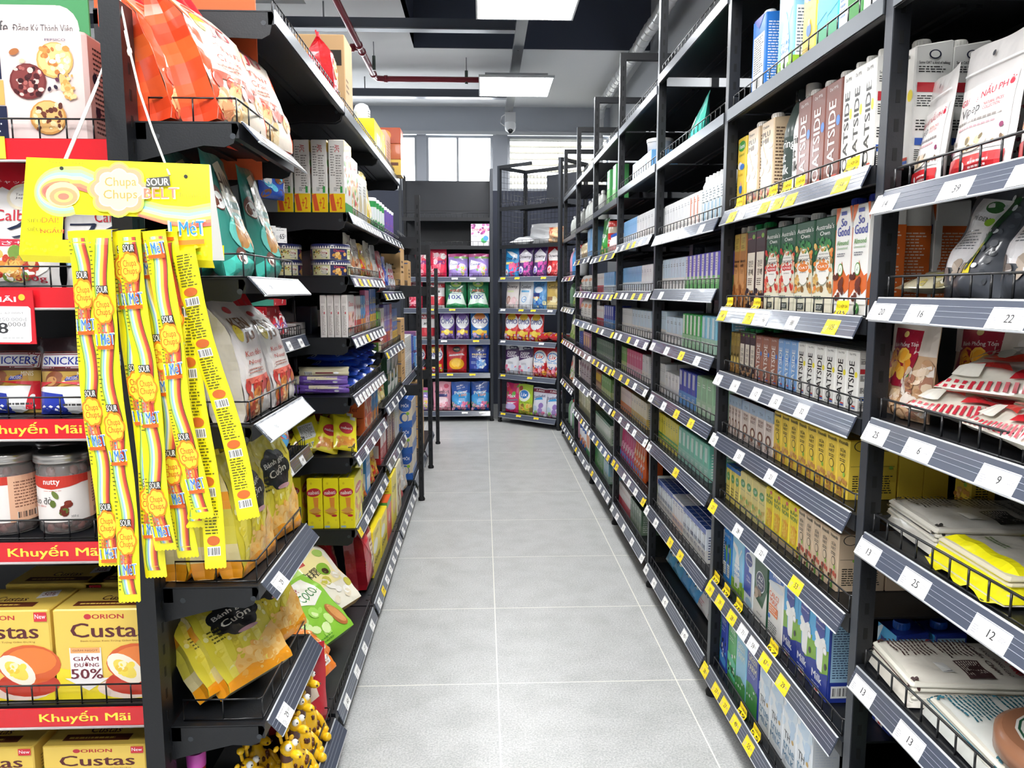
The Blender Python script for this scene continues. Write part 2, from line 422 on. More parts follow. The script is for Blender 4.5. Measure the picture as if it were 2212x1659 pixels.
NPUT = 0
def put(key, x, y, z, rz, label, group=None, rx=0, ry=0, s=(1, 1, 1), name=None):
    global NPUT
    p = PR[key]; NPUT += 1
    root = None
    for pn, me in p['parts']:
        o = bpy.data.objects.new(pn or name or p['name'], me); COL.objects.link(o)
        if root is None:
            root = o; o.location = (x, y, z + .0012); o.scale = s
            # tilt in the product's own frame, then turn about z
            o.rotation_euler = (Matrix.Rotation(rz, 3, 'Z') @ Matrix.Rotation(ry, 3, 'Y') @ Matrix.Rotation(rx, 3, 'X')).to_euler()
        else: o.parent = root
    tag(root, label, p['cat'], group)
    return root
SIDE = {'R': (-math.pi / 2, 1), 'L': (math.pi / 2, -1)}
BACK = []
def row(side, key, ya, yb, n, z, desc, place, xf=.752, nd=1, ns=1, fit=True, jit=.0015, lean=0, group=None, hs=1.0, dgap=.002, rows='row back', frm='near post', ds=1.0):
    """n products between the far end ya and the near end yb of a shelf along the aisle; nd rows in depth, ns layers"""
    p = PR[key]; rz, sg = SIDE[side]; pitch = (ya - yb) / n
    sx = min(1.35, pitch * .975 / p['w']) if fit else 1
    g = group or (desc + 's on ' + place if n * nd * ns > 1 else None)
    for l in range(ns):
        for d in range(nd):
            for i in range(n):
                y = yb + pitch * (i + .5) + rnd.uniform(-jit, jit) * (1 if nd == 1 else .3)
                x = sg * (abs(xf) + p['d'] * ds * (.5 + d) + dgap * d + (rnd.uniform(0, jit * 2) if d == 0 and nd == 1 else 0))
                lab = desc
                if d >= 2 or (d == 1 and place.split(', ')[1] in ('red-lid bay', 'pink-pouch bay')):
                    BACK.append((key, x, y, z + l * (p['h'] * hs + .0008) + .0012, rz, (sx, ds, hs))); continue
                if n > 1: lab += ', ' + ORD[i] + ' from ' + frm
                if ns > 1: lab += ', ' + ('lower' if l == 0 else 'upper') + ' layer'
                if d: lab += ', ' + ('', 'second row', 'third row', 'fourth row', 'fifth row')[d]
                lab += ', ' + place
                put(key, x, y, z + l * (p['h'] * hs + .0008), rz + rnd.uniform(-1, 1) * (.012 if nd == 1 else .002), lab, g, rx=lean, s=(sx, ds, hs))
# ------------------------------------------------------------------ room shell
def wallbox(name, x0, x1, y0, y1, z0, z1, c, fin='w'):
    mb = MB(); mb.box(x0, x1, y0, y1, z0, z1, mat(c, fin)); return struct(mb.obj(name))
XR, YB = 1.42, 8.6
fl = MB(); fl.add([(-5, -3, 0), (XR, -3, 0), (XR, YB, 0), (-5, YB, 0)], [(0, 1, 2, 3)], floor_mat()); struct(fl.obj('floor'))
wallbox('wall_right', XR, XR + .15, -3, YB, 0, 5, '#b9bcc0')
wallbox('wall_left', -5.15, -5, -3, YB, 0, 5, '#b9bcc0')
wallbox('wall_front', -5, XR, -3.15, -3, 0, 5, '#b9bcc0')
# back wall with three window openings
WIN = [(-3.2, -.715), (-.615, .125), (.285, XR)]
mb = MB(); m = mat('#b4b9c2', 'w'); dk = mat('#4a4e5c', 'w')
mb.box(-5, XR, YB, YB + .15, 0, 2.40, dk)
mb.box(-5, XR, YB, YB + .15, 3.02, 3.4, m)
for a, b in ((-5, -3.2), (-.715, -.615), (.125, .285)): mb.box(a, b, YB, YB + .15, 2.40, 3.02, m)
struct(mb.obj('wall_back'))
mb = MB(); mb.box(-5, XR, YB - .03, YB, 3.0, 3.035, mat('#c9ccd0', 'm')); struct(mb.obj('trim_1'))
def window(i, x0, x1, mull, louvre=False):
    root = struct(empty('window_%d' % i, (x0, YB, 2.4)))
    w = x1 - x0; h = .6; f = MB(); fm = mat('#a4a8ae', 'r'); t = .028
    f.box(0, w, .03, .08, 0, t, fm); f.box(0, w, .03, .08, h - t, h, fm); f.box(0, t, .03, .08, t, h - t, fm); f.box(w - t, w, .03, .08, t, h - t, fm)
    for q in mull: f.box(w * q - .012, w * q + .012, .035, .075, t, h - t, fm)
    f.obj('window_frame', root)
    g = MB(); g.box(t, w - t, .052, .056, t, h - t, mat('#f4f8fa', 'd')); g.obj('pane', root)
    if louvre:
        l = MB(); n = 9
        for q in range(n):
            z = h * (q + .3) / n
            l.prism([(.085, z), (.135, z + .038), (.138, z + .034), (.088, z - .004)], lambda p, k: (t + k * (w - 2 * t), p[0], p[1]), mat('#bdb8a8', 'm'))
        for xx in (.01, w / 2, w - .02): l.box(xx, xx + .012, .14, .15, 0, h, mat('#d9d8d0', 'm'))
        l.obj('louvre_blind', root)
window(1, *WIN[0], (.25, .5, .75, .93)); window(2, *WIN[1], (.47,)); window(3, *WIN[2], (), True)
# ceiling: pale low slab with two dark recesses
cm = '#e6e7e8'
wallbox('ceiling', -5, XR, 6.6, YB, 3.3, 3.42, cm)
wallbox('ceiling_2', -1.23, -.56, -3, 6.6, 3.3, 3.42, cm)
wallbox('ceiling_3', -5, -1.23, 5.65, 6.6, 3.3, 3.42, cm)
wallbox('ceiling_4', -5, XR, -3, YB, 4.6, 4.7, '#565c6c')
wallbox('ceiling_beam', -.56, XR, 6.6, 6.75, 3.42, 4.6, '#4a5060')
mb = MB(); dm = mat('#4a5060', 'w'); mb.box(-.57, -.56, -3, 6.6, 3.303, 4.6, dm); mb.box(-1.23, -1.22, -3, 5.65, 3.303, 4.6, dm)
mb.box(-5, -1.23, 5.65, 5.66, 3.42, 4.6, dm); mb.box(-.56, XR, 6.592, 6.6, 3.303, 4.6, dm); struct(mb.obj('ceiling_recess'))

# ------------------------------------------------------------------ ceiling lights on the galvanised channel
def panel(x, y, label, z=3.03, s=.3):
    r = empty('ceiling_light', (x, y, z)); tag(r, label, 'ceiling light', 'square ceiling light panels')
    f = MB(); wm = mat('#dfe1e3', 'm')
    for a in ((-s - .012, s + .012, -s - .012, -s), (-s - .012, s + .012, s, s + .012), (-s - .012, -s, -s, s), (s, s + .012, -s, s)): f.box(*a, 0, .02, wm)
    f.box(-s, s, -s, s, .012, .02, wm); f.box(-s + .04, s - .04, -s + .04, s - .04, .02, .05, wm)
    f.obj('frame', r)
    d = MB(); d.box(-s, s, -s, s, .002, .01, mat('#ffffff', 'e17')); d.obj('diffuser', r)
    c = MB(); c.tube([(-.05, 0, .05), (-.05, 0, .12)], .004, wm); c.tube([(.05, 0, .05), (.05, 0, .12)], .004, wm); c.obj('hanger', r)
panel(.29, 6.74, 'square light panel over the aisle, closer to the back windows')
panel(.28, 4.8, 'square light panel over the aisle, partly cut by the photo top')
k = 0
for i, y in enumerate((2.85, .9, -1.05)): panel(.28, y, ORD[i] + ' of three aisle light panels above and behind the camera')
for i, (x, y) in enumerate(((-2.1, 6.2), (-2.1, 4.2), (-2.1, 2.2), (-2.1, .3), (-1.1, -.9), (-.5, .1), (-3.8, 1.2))): panel(x, y, ORD[i] + ' added light panel brightening the shop beside the aisle, counted from the windows')  # panels added off the channel, only to brighten the shop
o = MB(); zm = mat('#9a9da0', 's')
o.box(.245, .325, -2.8, 8.2, 3.14, 3.19, zm); o.box(.25, .255, -2.8, 8.2, 3.19, 3.21, zm); o.box(.315, .32, -2.8, 8.2, 3.19, 3.21, zm)
for y in range(-2, 9): o.lathe([(.006, 3.1392), (.006, 3.1396)], mat('#3a3c40', 'm'), 10, .285, y + .1)
for y in (-1, 1.7, 4.4, 7.1): o.box(.26, .31, y, y + .03, 3.2, 3.3 if y > 6.6 else 4.6, zm)
tag(o.obj('ceiling_channel'), 'galvanised metal channel carrying the light panels along the aisle', 'channel')
for y, lab in ((5.57, 'dark grey cross beam over the snack shelving, before the red pipe elbow'), (7.44, 'dark grey cross beam in front of the back windows')):
    o = MB(); o.box(-3.2, .24, y, y + .05, 3.12, 3.19, mat('#565b66', 'r')); o.box(-3.2, .24, y - .012, y + .062, 3.112, 3.12, mat('#a0a4a8', 's'))
    for x in (-2.5, -1.1): o.tube([(x, y + .025, 3.19), (x, y + .025, 3.3)], .006, zm)
    tag(o.obj('ceiling_beam_bar'), lab, 'beam')
r = empty('sprinkler_pipe', (0, 0, 0)); tag(r, 'dark red sprinkler pipe with an elbow running under the ceiling', 'pipe')
rm = mat('#8a2030', 'g'); pz = 3.115
o = MB(); o.tube([(-.913, -1, pz), (-.913, 6.77, pz), (-.90, 6.825, pz), (-.84, 6.84, pz), (.2, 6.84, pz)], .024, rm, 10); o.obj('main_pipe', r)
o = MB(); o.tube([(-.93, 6.0, pz), (-2.6, 6.0, pz)], .022, rm, 10); o.obj('branch_pipe', r)
for y in (5.92, 6.08, 6.68): o = MB(); o.tube([(-.913, y, pz), (-.913, y + .035, pz)], .03, rm, 10); o.obj('coupling', r)
for x, y in ((-.84, 6.84), (-.985, 6.0)): o = MB(); o.tube([(x, y, pz), (x + .03, y, pz)], .03, rm, 10); o.obj('coupling', r)
for x, y in ((-.873, 6.45), (-.13, 6.84)):
    o = MB(); o.tube([(x, y, 3.3), (x, y, 3.14)], .004, mat('#7c8084', 's')); o.tube([(x, y, 3.19), (x, y, 3.08)], .014, mat('#3e5048', 'g'), 8); o.obj('hanger', r)
r = empty('cctv_camera', (.30, 8.16, 2.98)); tag(r, 'white dome security camera hanging from the channel end', 'camera')
o = MB(); o.box(-.055, .055, -.03, .04, .06, .16, mat('#e9eaec', 'g')); o.obj('mount', r)
o = MB(); o.lathe([(.03, -.035), (.05, -.02), (.058, .01), (.058, .05), (.05, .062)], mat('#eceef0', 'g'), 24); o.obj('housing', r)
o = MB(); o.ball((0, -.02, -.022), .034, mat('#1c2026', 'p')); o.obj('lens', r)
o = MB(); o.tube([(-.05, .02, .15), (-.09, .02, .12), (-.1, .02, .06), (-.06, .02, .03)], .006, mat('#e4e4e4', 'm')); o.obj('cable', r)
o = MB(); pts = [(1.24, 1.5 + i * .1, 3.2 + .006 * math.sin(i * .9)) for i in range(66)] + [(1.24, 8.12, 3.17), (1.24, 8.2, 3.1), (1.24, 8.22, 2.9), (1.24, 8.22, 2.3)]
P2 = []
for a, b in zip(pts[:-1], pts[1:]):
    for q in range(3): P2.append(tuple(a[j] + (b[j] - a[j]) * q / 3 for j in range(3)))
o.tube(P2, .05, mat('#d8d9da', 'f'), 12)
for i in range(0, len(P2) - 2, 4): o.tube([P2[i], tuple(P2[i][j] * .8 + P2[i + 1][j] * .2 for j in range(3))], .053, mat('#e6e6e6', 'f'), 12)
tag(o.obj('air_duct'), 'white wrapped pipe running along the wall above the milk shelving', 'pipe')

# ------------------------------------------------------------------ shelving
BK = '#15171b'; EDGE = '#7d8288'
def bayshelf(par, side, y0, y1, z, xf, xb, rail=True, guard=True, gh=.038, gap=.045, rr=.0016, edge=False, wires_x=None, brk=None, slant=(.018, .038)):
    """one shelf along the aisle between y0 < y1; xf front edge, xb back (signed by side)"""
    sg = 1 if side == 'R' else -1
    m = mat(BK, 'k')
    X = lambda x: sg * x
    s = MB(); a, b = sorted((X(xf), X(xb)))
    s.box(a, b, y0, y1, z - .004, z, m)
    a, b = sorted((X(xf), X(xf + .014)))
    s.box(a, b, y0, y1, z - .032, z - .004, m)
    for q in (.30, .36, .66, .72):    # pressed ribs on the underside
        xx = xf + (xb - xf) * q; a, b = sorted((X(xx), X(xx + .012))); s.box(a, b, y0 + .02, y1 - .02, z - .010, z - .004, m)
    a, b = sorted((X(xb - .02), X(xb))); s.box(a, b, y0, y1, z - .035, z - .004, m)
    if edge:
        a, b = sorted((X(xf - .003), X(xf))); s.box(a, b, y0, y1, z - .03, z + .002, mat(EDGE, 's'))
    so = s.obj('shelf', par)
    if rail:
        r = MB(); o_, d_ = slant; pts = [(xf - .001, z + .001), (xf - o_, z - d_), (xf - o_ - .0022, z - d_ + .002), (xf - .004, z + .003)]
        r.prism(pts, lambda p, k: (X(p[0]), y0 + .012 + k * (y1 - y0 - .024), p[1]), mat('#4a505e', 'p'))
        lip = mat('#c3c7cd', 'g')
        for (u, v) in ((xf - .003, z + .002), (xf - o_ - .0015, z - d_)): r.tube([(X(u), y0 + .012, v), (X(u), y1 - .012, v)], .0022, lip, 6)
        for q in (.3, .5, .7): r.tube([(X(xf - .004 - (o_ - .002) * q), y0 + .012, z + .003 - (d_ + .001) * q), (X(xf - .004 - (o_ - .002) * q), y1 - .012, z + .003 - (d_ + .001) * q)], .0006, mat('#8c93a2', 'p'), 4)
        r.obj('price_rail', so)
    if guard:
        g = MB(); gx = xf + .009; wm = mat('#131417', 'g'); n = max(2, round((y1 - y0 - .04) / gap))
        ya, yb = y0 + .02, y1 - .02; bx = xf + .022
        g.tube([(X(bx), ya, z + gh), (X(gx + .006), ya, z + gh), (X(gx), ya + .006, z + gh), (X(gx), yb - .006, z + gh), (X(gx + .006), yb, z + gh), (X(bx), yb, z + gh)], rr * 1.15, wm, 6)
        g.tube([(X(gx), ya, z + .003), (X(gx), yb, z + .003)], rr, wm, 5)
        for i in range(n + 1):
            y = ya + (yb - ya) * i / n; g.tube([(X(gx), y, z + .001), (X(gx), y, z + gh)], rr * .95, wm, 5)
        if wires_x:
            for y in (ya, yb):
                g.tube([(X(gx), y, z + .003), (X(wires_x), y, z + .003), (X(wires_x), y, z + gh), (X(gx), y, z + gh)], rr * 1.1, wm, 5)
                g.tube([(X((gx + wires_x) / 2), y, z + .003), (X((gx + wires_x) / 2), y, z + gh)], rr, wm, 5)
        g.obj('wire_guard', so)
    if brk:          # cantilever bracket plates at the shelf ends
        for y in (y0, y1 - .003):
            k = MB(); bh = brk
            prof = [(xb, z - .003), (xf + .004, z - .003), (xf + .0, z - .012), (xf + .012, z - bh * .72), (xf + .03, z - bh * .85), (xf + (xb - xf) * .35, z - bh * .8), (xf + (xb - xf) * .6, z - bh), (xb, z - bh * 1.35)]
            k.prism(prof, lambda p, q: (X(p[0]), y + q * .003, p[1]), m)
            for xx, zz in ((.06, .028), (.8, .03)):
                cx = xf + (xb - xf) * xx; k.prism([(cx + .006 * math.cos(t * .785), z - zz + .006 * math.sin(t * .785)) for t in range(8)], lambda p, q: (X(p[0]), y - .0008 + q * .0046, p[1]), mat('#33373d', 'k'))
            k.obj('bracket', so)
    return so
def post(mb, x0, x1, y0, y1, z0, z1, slots=None, c=BK):
    mb.box(x0, x1, y0, y1, z0, z1, mat(c, 'k'))
    if slots:      # slots: 'x-' / 'y-' ... dark slot insets
        z = z0 + .1
        while z < z1 - .05:
            if slots == 'y': mb.box((x0 + x1) / 2 - .004, (x0 + x1) / 2 + .004, y0 - .0006, y0, z, z + .022, mat('#070809', 'm'))
            else:
                xx = x1 if slots == 'x+' else x0; mb.box(xx - .0006, xx + .0006, (y0 + y1) / 2 - .004, (y0 + y1) / 2 + .004, z, z + .022, mat('#070809', 'm'))
            z += .05
def right_frame(par, y, ztop=2.52, xf=.722, xb=1.24):
    f = MB(); post(f, xf, xf + .03, y - .015, y + .015, .03, ztop, 'y'); f.box(xf - .001, xf, y - .013, y + .013, .06, ztop, mat('#383c44', 'r')); f.obj('front_post', par)
    f = MB(); post(f, xb - .04, xb, y - .015, y + .015, .03, ztop); f.obj('back_post', par)
    f = MB(); f.box(xf + .03, xb - .04, y - .0145, y + .0145, ztop - .035, ztop, mat(BK, 'k')); f.obj('cross_bar', par); f = MB(); f.box(xf + .03, xb - .04, y - .012, y + .012, .06, .09, mat(BK, 'k')); f.obj('cross_bar', par)
    for xx in (xf + .016, xb - .02): f = MB(); f.lathe([(.02, 0), (.022, .012), (.012, .03)], mat('#101114', 'm'), 16, xx, y); f.obj('foot', par)
RB = {}   # right bays: key -> (y0 near, y1 far, shelf heights)
RB['A'] = (.475, 1.375, [.12, .31, .587, .853, 1.071, 1.291, 1.479, 1.82, 2.16], 'first black bay of the milk shelving, holding rice paper and prawn crackers')
RB['B'] = (1.375, 2.275, [.12, .403, .666, .874, 1.063, 1.255, 1.534, 1.82, 2.16], 'black shelving bay holding oat milk cartons and tall milk packs')
RB['C'] = (2.275, 3.175, [.123, .382, .665, .88, 1.098, 1.308, 1.525, 1.82, 2.16], 'black shelving bay with a teal bag on its upper shelf')
RB['D'] = (3.175, 4.07, [.14, .40, .667, .885, 1.09, 1.30, 1.54, 1.82, 2.13], 'black shelving bay holding rows of pink drink pouches low down')
RB['E'] = (4.07, 4.97, [.148, .388, .66, .878, 1.085, 1.29, 1.515, 1.79, 2.13], 'black shelving bay with a red-lidded jar at eye height')
RB['F'] = (4.97, 5.86, [.128, .397, .632, .875, 1.085, 1.295, 1.53, 1.76, 2.12], 'black shelving bay with tall light blue boxes at eye height')
RB['G'] = (5.86, 6.76, [.13, .52, .88, 1.16, 1.42, 1.74, 2.1], 'last black bay of the milk shelving, holding detergent bottles')
BN = {'A': 'rice-paper bay', 'B': 'oat-milk bay', 'C': 'teal-bag bay', 'D': 'pink-pouch bay', 'E': 'red-lid bay', 'F': 'blue-box bay', 'G': 'bottle bay'}
def pl(bay, i): return (('bottom shelf' if i == 0 else ORD[i] + ' shelf up')) + ', ' + BN[bay]
for kk, (y0, y1, zs, lab) in RB.items():
    zs[:] = [z - .007 if z < 1.7 else z for z in zs]
    r = empty('shelving_bay', (0, 0, 0)); tag(r, lab, 'shelving', 'black bays of the milk shelving')
    if kk == 'A': right_frame(r, y0)
    right_frame(r, y1)
    for i, z in enumerate(zs):
        top = z > 1.7 or (kk == 'G' and z > 1.7)
        bayshelf(r, 'R', y0 + .017, y1 - .017, z, .720, 1.22, rail=not top, guard=True, gap=.046 if kk in 'AB' else .05, rr=.002 if kk == 'A' else .0017, edge=top, gh=.04 if kk == 'A' else .036)
    b = MB(); b.box(1.222, 1.226, y0 + .017, y1 - .017, .06, 2.18, mat('#1b1e23', 'k'))
    for q in range(1, 7): b.box(1.2205, 1.222, y0 + .02, y1 - .02, q * .3, q * .3 + .004, mat('#0d0e10', 'k'))
    b.obj('back_panel', r)
    if kk == 'A': b = MB(); b.box(.73, 1.2, y0 + .016, y0 + .019, .06, 2.45, mat('#1b1e23', 'k')); b.obj('side_panel', r)

# left gondola bays
LB = {}
LB['M'] = (1.88, 2.775, [.10, .73, 1.14, 1.95], 'snack shelving bay with narrow shelves hidden behind the rice cracker rack')
LB['N'] = (2.785, 3.675, [.10, .402, .68, .907, 1.127, 1.352, 1.578, 1.945], 'snack shelving bay holding biscuit packs and yellow wafer boxes')
LB['O'] = (3.685, 4.575, [.10, .435, .725, 1.0, 1.29, 1.578, 1.945], 'snack shelving bay holding purple boxes and blue-white napkin boxes')
LN = {'M': 'narrow-shelf bay', 'N': 'biscuit bay', 'O': 'napkin bay'}
def lpl(b, i): return (('base shelf' if i == 0 else ORD[i] + ' shelf up')) + ', ' + LN[b]
for kk, (y0, y1, zs, lab) in LB.items():
    r = empty('shelving_bay', (0, 0, 0)); tag(r, lab, 'shelving', 'bays of the snack shelving')
    for i, z in enumerate(zs):
        base = i == 0; top = z > 1.9; nar = kk == 'M' and not (base or top)
        xf = .425 if base else .648 if nar else .485
        bayshelf(r, 'L', 2.04 if kk == 'M' and not top else y0, y1, z, xf, .90, rail=not top, guard=True, gap=.032, gh=.034, rr=.0016, edge=top, brk=None if base else .075 if not nar else .05)
    b = MB(); b.box(-.93, -.905, 2.04 if kk == 'M' else y0, y1, .04, 2.12, mat('#1b1e23', 'k')); b.obj('back_panel', r)
    for y in ((y0, y1 - .03) if kk == 'O' else (2.04,) if kk == 'M' else (y0,)):
        b = MB(); post(b, -.96, -.932, y, y + .03, .02, 2.2, 'x+'); b.obj('upright', r)
    if kk == 'M': y0 = 2.04
    b = MB(); b.box(-.9, -.44, y0, y1, .02, .066, mat(BK, 'k')); 
    for y in (y0 + .01, y1 - .04): b.box(-.46, -.43, y, y + .03, 0, .02, mat('#101114', 'm'))
    b.obj('base_plinth', r)
# free-standing posted bays further along
LF = {'P': (4.60, 5.46, [.12, .73, 1.33, 1.62], 'posted shelving bay past the snack shelving, holding brown cardboard boxes'),
      'Q': (5.46, 6.34, [.12, .73, 1.33], 'furthermost posted shelving bay, half hidden before the detergent display')}
for kk, (y0, y1, zs, lab) in LF.items():
    r = empty('shelving_bay', (0, 0, 0)); tag(r, lab, 'shelving', 'black posted shelving bays')
    for y in ((y0, y1) if kk == 'P' else (y1,)):
        f = MB(); post(f, -.40, -.37, y - .012, y + .018, .03, 1.86 if y < 4.7 else 1.62 if y < 5.6 else 1.48, 'y'); f.obj('front_post', r)
        f = MB(); post(f, -.86, -.83, y - .012, y + .018, .03, 1.8); f.obj('back_post', r)
        f = MB(); f.lathe([(.02, 0), (.022, .012), (.012, .03)], mat('#101114', 'm'), 14, -.385, y); f.obj('foot', r)
        for z in zs[1:]: f = MB(); f.box(-.83, -.40, y - .004, y + .004, z - .07, z - .004, mat(BK, 'k')); f.obj('side_arm', r)
    for i, z in enumerate(zs): bayshelf(r, 'L', y0 + .02, y1 - .015, z, .50 if i else .43, .84, rail=z < 1.2, guard=True, gap=.05, gh=.034, rr=.0016)
# detergent displays across the aisle end: shelf built in a local frame, u along the front, v into depth
def enddisplay(name, lab, ox, oy, ang, wid, zs, ztop, dep=.42, mesh_top=False, grp=None):
    r = empty(name, (ox, oy, 0), ang); tag(r, lab, 'shelving', grp)
    m = mat(BK, 'k')
    for u in (0, wid - .03):
        f = MB(); f.box(u, u + .03, 0, .03, .03, ztop, m); f.box(u + .002, u + .028, -.0008, 0, .05, ztop, mat('#2c3037', 'r')); f.box(u, u + .03, dep - .03, dep, .03, ztop, m); f.box(u, u + .03, .03, dep - .03, ztop - .03, ztop, m)
        f.lathe([(.02, 0), (.022, .012), (.012, .03)], mat('#101114', 'm'), 14, u + .015, .015); f.obj('upright_frame', r)
    for i, z in enumerate(zs):
        s = MB(); s.box(.03, wid - .03, 0, dep, z - .004, z, m); s.box(.03, wid - .03, 0, .014, z - .035, z - .004, m)
        for q in (.1, .2, .28): s.box(.05, wid - .05, q, q + .012, z - .01, z - .004, m)
        so = s.obj('shelf', r)
        if z < 1.6:
            a = MB(); a.prism([(-.001, z + .001), (-.024, z - .042), (-.0265, z - .040), (-.004, z + .003)], lambda p, k: (.032 + k * (wid - .064), p[0], p[1]), mat('#4a505e', 'p'))
            for v, zz in ((-.004, z + .002), (-.026, z - .043)): a.tube([(.032, v, zz), (wid - .032, v, zz)], .0022, mat('#c3c7cd', 'g'))
            a.obj('price_rail', so)
        g = MB(); n = int((wid - .08) / .05); wm = mat('#131417', 'g')
        g.tube([(.04, .01, z + .04), (wid - .04, .01, z + .04)], .0019, wm)
        for q in range(n + 1): g.tube([(.04 + (wid - .08) * q / n, .01, z), (.04 + (wid - .08) * q / n, .01, z + .04)], .0016, wm, 5)
        g.obj('wire_guard', so)
    if mesh_top:
        f = MB(); f.box(.03, wid - .03, dep - .03, dep, ztop - .03, ztop, m); f.box(.03, wid - .35, -.0, .02, ztop - .03, ztop, m); f.obj('top_bar', r)
        g = MB(); wm = mat('#1a1c20', 'g')
        for q in range(17): g.tube([(.03 + (wid - .06) * q / 16, dep - .01, 1.2), (.03 + (wid - .06) * q / 16, dep - .01, ztop)], .0016, wm, 5)
        for q in range(25): g.tube([(.03, dep - .01, 1.2 + (ztop - 1.2) * q / 24), (wid - .03, dep - .01, 1.2 + (ztop - 1.2) * q / 24)], .0016, wm, 5)
        for q in range(8): g.tube([(.015, .03 + (dep - .06) * q / 7, 1.45), (.015, .03 + (dep - .06) * q / 7, ztop - .03)], .0016, wm, 5)
        for q in range(20): g.tube([(.015, .03, 1.45 + (ztop - 1.5) * q / 19), (.015, dep - .03, 1.45 + (ztop - 1.5) * q / 19)], .0016, wm, 5)
        g.obj('grid_panel', r)
        b = MB(); b.box(.32, wid - .03, dep - .06, dep - .056, 2.1, 2.4, mat('#22252b', 'k')); b.obj('upper_panel', r)
    else:
        b = MB(); b.box(.03, wid - .03, dep - .012, dep - .004, .05, 2.4, mat('#23262c', 'k'))
        for q in range(1, 8): b.box(.03, wid - .03, dep - .0135, dep - .012, q * .3, q * .3 + .005, mat('#0d0e10', 'k'))
        b.obj('back_panel', r)
    return r
EZ = [.10, .482, .815, 1.122, 1.425, 1.73]
E1X, E1Y, E1W = -.80, 7.45, .905
E2X, E2Y, E2A, E2W = .148, 7.42, math.atan2(-.52, .556), .765
enddisplay('detergent_display', 'straight black detergent display across the aisle end, below the bright window', E1X, E1Y, 0, E1W, EZ + [2.0], 2.46)
enddisplay('detergent_display', 'angled black detergent display with a wire grid, in the aisle corner', E2X, E2Y, E2A, E2W, EZ + [2.09], 2.48, mesh_top=True)

# the rice cracker rack (wing) and the promotion shelving that faces the camera
r = empty('cracker_rack', (0, 0, 0)); tag(r, 'black wing rack of rice crackers at the end of the snack shelving', 'shelving')
f = MB(); post(f, -.730, -.690, 1.545, 1.60, .02, 1.85, 'x+'); f.obj('front_upright', r)
f = MB(); post(f, -.730, -.690, 1.99, 2.03, .02, 1.85, 'y'); f.obj('rear_upright', r)
f = MB(); f.box(-.728, -.702, 1.60, 1.99, 1.79, 1.825, mat(BK, 'k')); f.box(-.72, -.71, 1.60, 1.99, .05, 1.25, mat('#16181c', 'k')); f.obj('side_frame', r)
WZ = [.095, .345, .665, 1.015, 1.325, 1.635]
for i, z in enumerate(WZ): bayshelf(r, 'L', 1.585, 2.03, z, .487 if i else .425, .69, gh=.05 if i else .04, gap=.075, rr=.0019, brk=.058, wires_x=.67, slant=(.034, .036))
f = MB(); f.tube([(-.69, 1.63, 1.775), (-.60, 1.66, 1.73), (-.585, 1.66, 1.62)], .006, mat(BK, 'k')); f.obj('hook', r)
r = empty('promotion_shelving', (0, 0, 0)); tag(r, 'promotion shelving with red price rails facing the camera', 'shelving')
PZ = [.09, .366, .752, 1.025, 1.305, 1.607]
for i, z in enumerate(PZ):
    s = MB(); s.box(-2.0, -.735, 1.645, 1.98, z - .004, z, mat(BK, 'k')); s.box(-2.0, -.735, 1.645, 1.66, z - .034, z - .004, mat(BK, 'k')); so = s.obj('shelf', r)
    a = MB(); rd = mat('#d5202a', 'p'); a.box(-2.0, -.74, 1.630, 1.634, z - .042, z + .001, rd)
    a.tube([(-2.0, 1.628, z - .044), (-.74, 1.628, z - .044)], .003, mat('#b9b4b4', 'g')); ro = a.obj('price_rail', so)
    ends = {5: [-.99], 4: [], 3: [-.862], 2: [-.838], 1: [-.80], 0: [-1.0]}[i]
    for x1 in ends:
        for q in range(3):
            xe = x1 - q * .37; t = MB()
            S = lambda x, y, o: (xe - .2 + x, 1.630 - o, z - .036 + y)
            art(t, S, .2, .031, [('T', '#ffe14a', 'Khuyến Mãi', .5, .5, 1, 1)], 'p'); t.obj('rail_lettering', ro)
    g = MB(); wm = mat('#131417', 'g'); g.tube([(-2.0, 1.652, z + .045), (-.745, 1.652, z + .045)], .002, wm); g.tube([(-2.0, 1.652, z + .004), (-.745, 1.652, z + .004)], .0018, wm)
    for q in range(23): g.tube([(-.75 - q * .055, 1.652, z), (-.75 - q * .055, 1.652, z + .045)], .0018, wm, 5)
    g.obj('wire_guard', so)
b = MB(); b.box(-2.0, -.735, 1.985, 1.99, .05, 1.8, mat('#17191d', 'k')); b.obj('back_panel', r)
# ------------------------------------------------------------------ milk and drink cartons
TF = [('r', '#e6e3de', 0, 0, 1, 1)]
def oat(key, w, d, h, c, tc, cap, capc='#e9e7e0'):
    carton(key, w, d, h, c, [('t', tc, 'Our M*lk', .5, .93, .55, .035), ('T', tc, 'OATSIDE', .46, .44, .46, .74, 90), ('e', '#f2e23c' if c == '#ecebe6' else '#3f7ad0', .86, .6, .12, .05), ('l', tc, .1, .02, .8, .05, 2), ('r', '#c8402c', .62, .06, .9, .085), ('r', '#3c62b8', .62, .03, .9, .055)],
           cap=capc if cap else None, side=[('T', tc, 'Some OAT is kind of talking', .5, .86, .8, .03), ('l', tc, .1, .78, .85, .84, 3), ('r', '#c0303a', .08, .62, .55, .70), ('l', tc, .1, .5, .9, .6, 5), ('r', '#e8d840', .45, .42, .9, .47), ('l', tc, .1, .3, .9, .4, 4), ('r', '#2c58b0', .1, .18, .55, .24), ('l', tc, .1, .05, .9, .15, 6), ('e', '#2a2c40', .5, .93, .16, .038), ('e', '#ecebe6', .5, .93, .12, .029)], slope=.012 if cap else 0, name='oat_drink_carton', top='#e4e2dc' if c == '#ecebe6' else c)
oat('oat_white', .072, .072, .215, '#ecebe6', '#1d1d1f', True); oat('oat_brown', .072, .072, .215, '#7a4438', '#efe9e4', True)
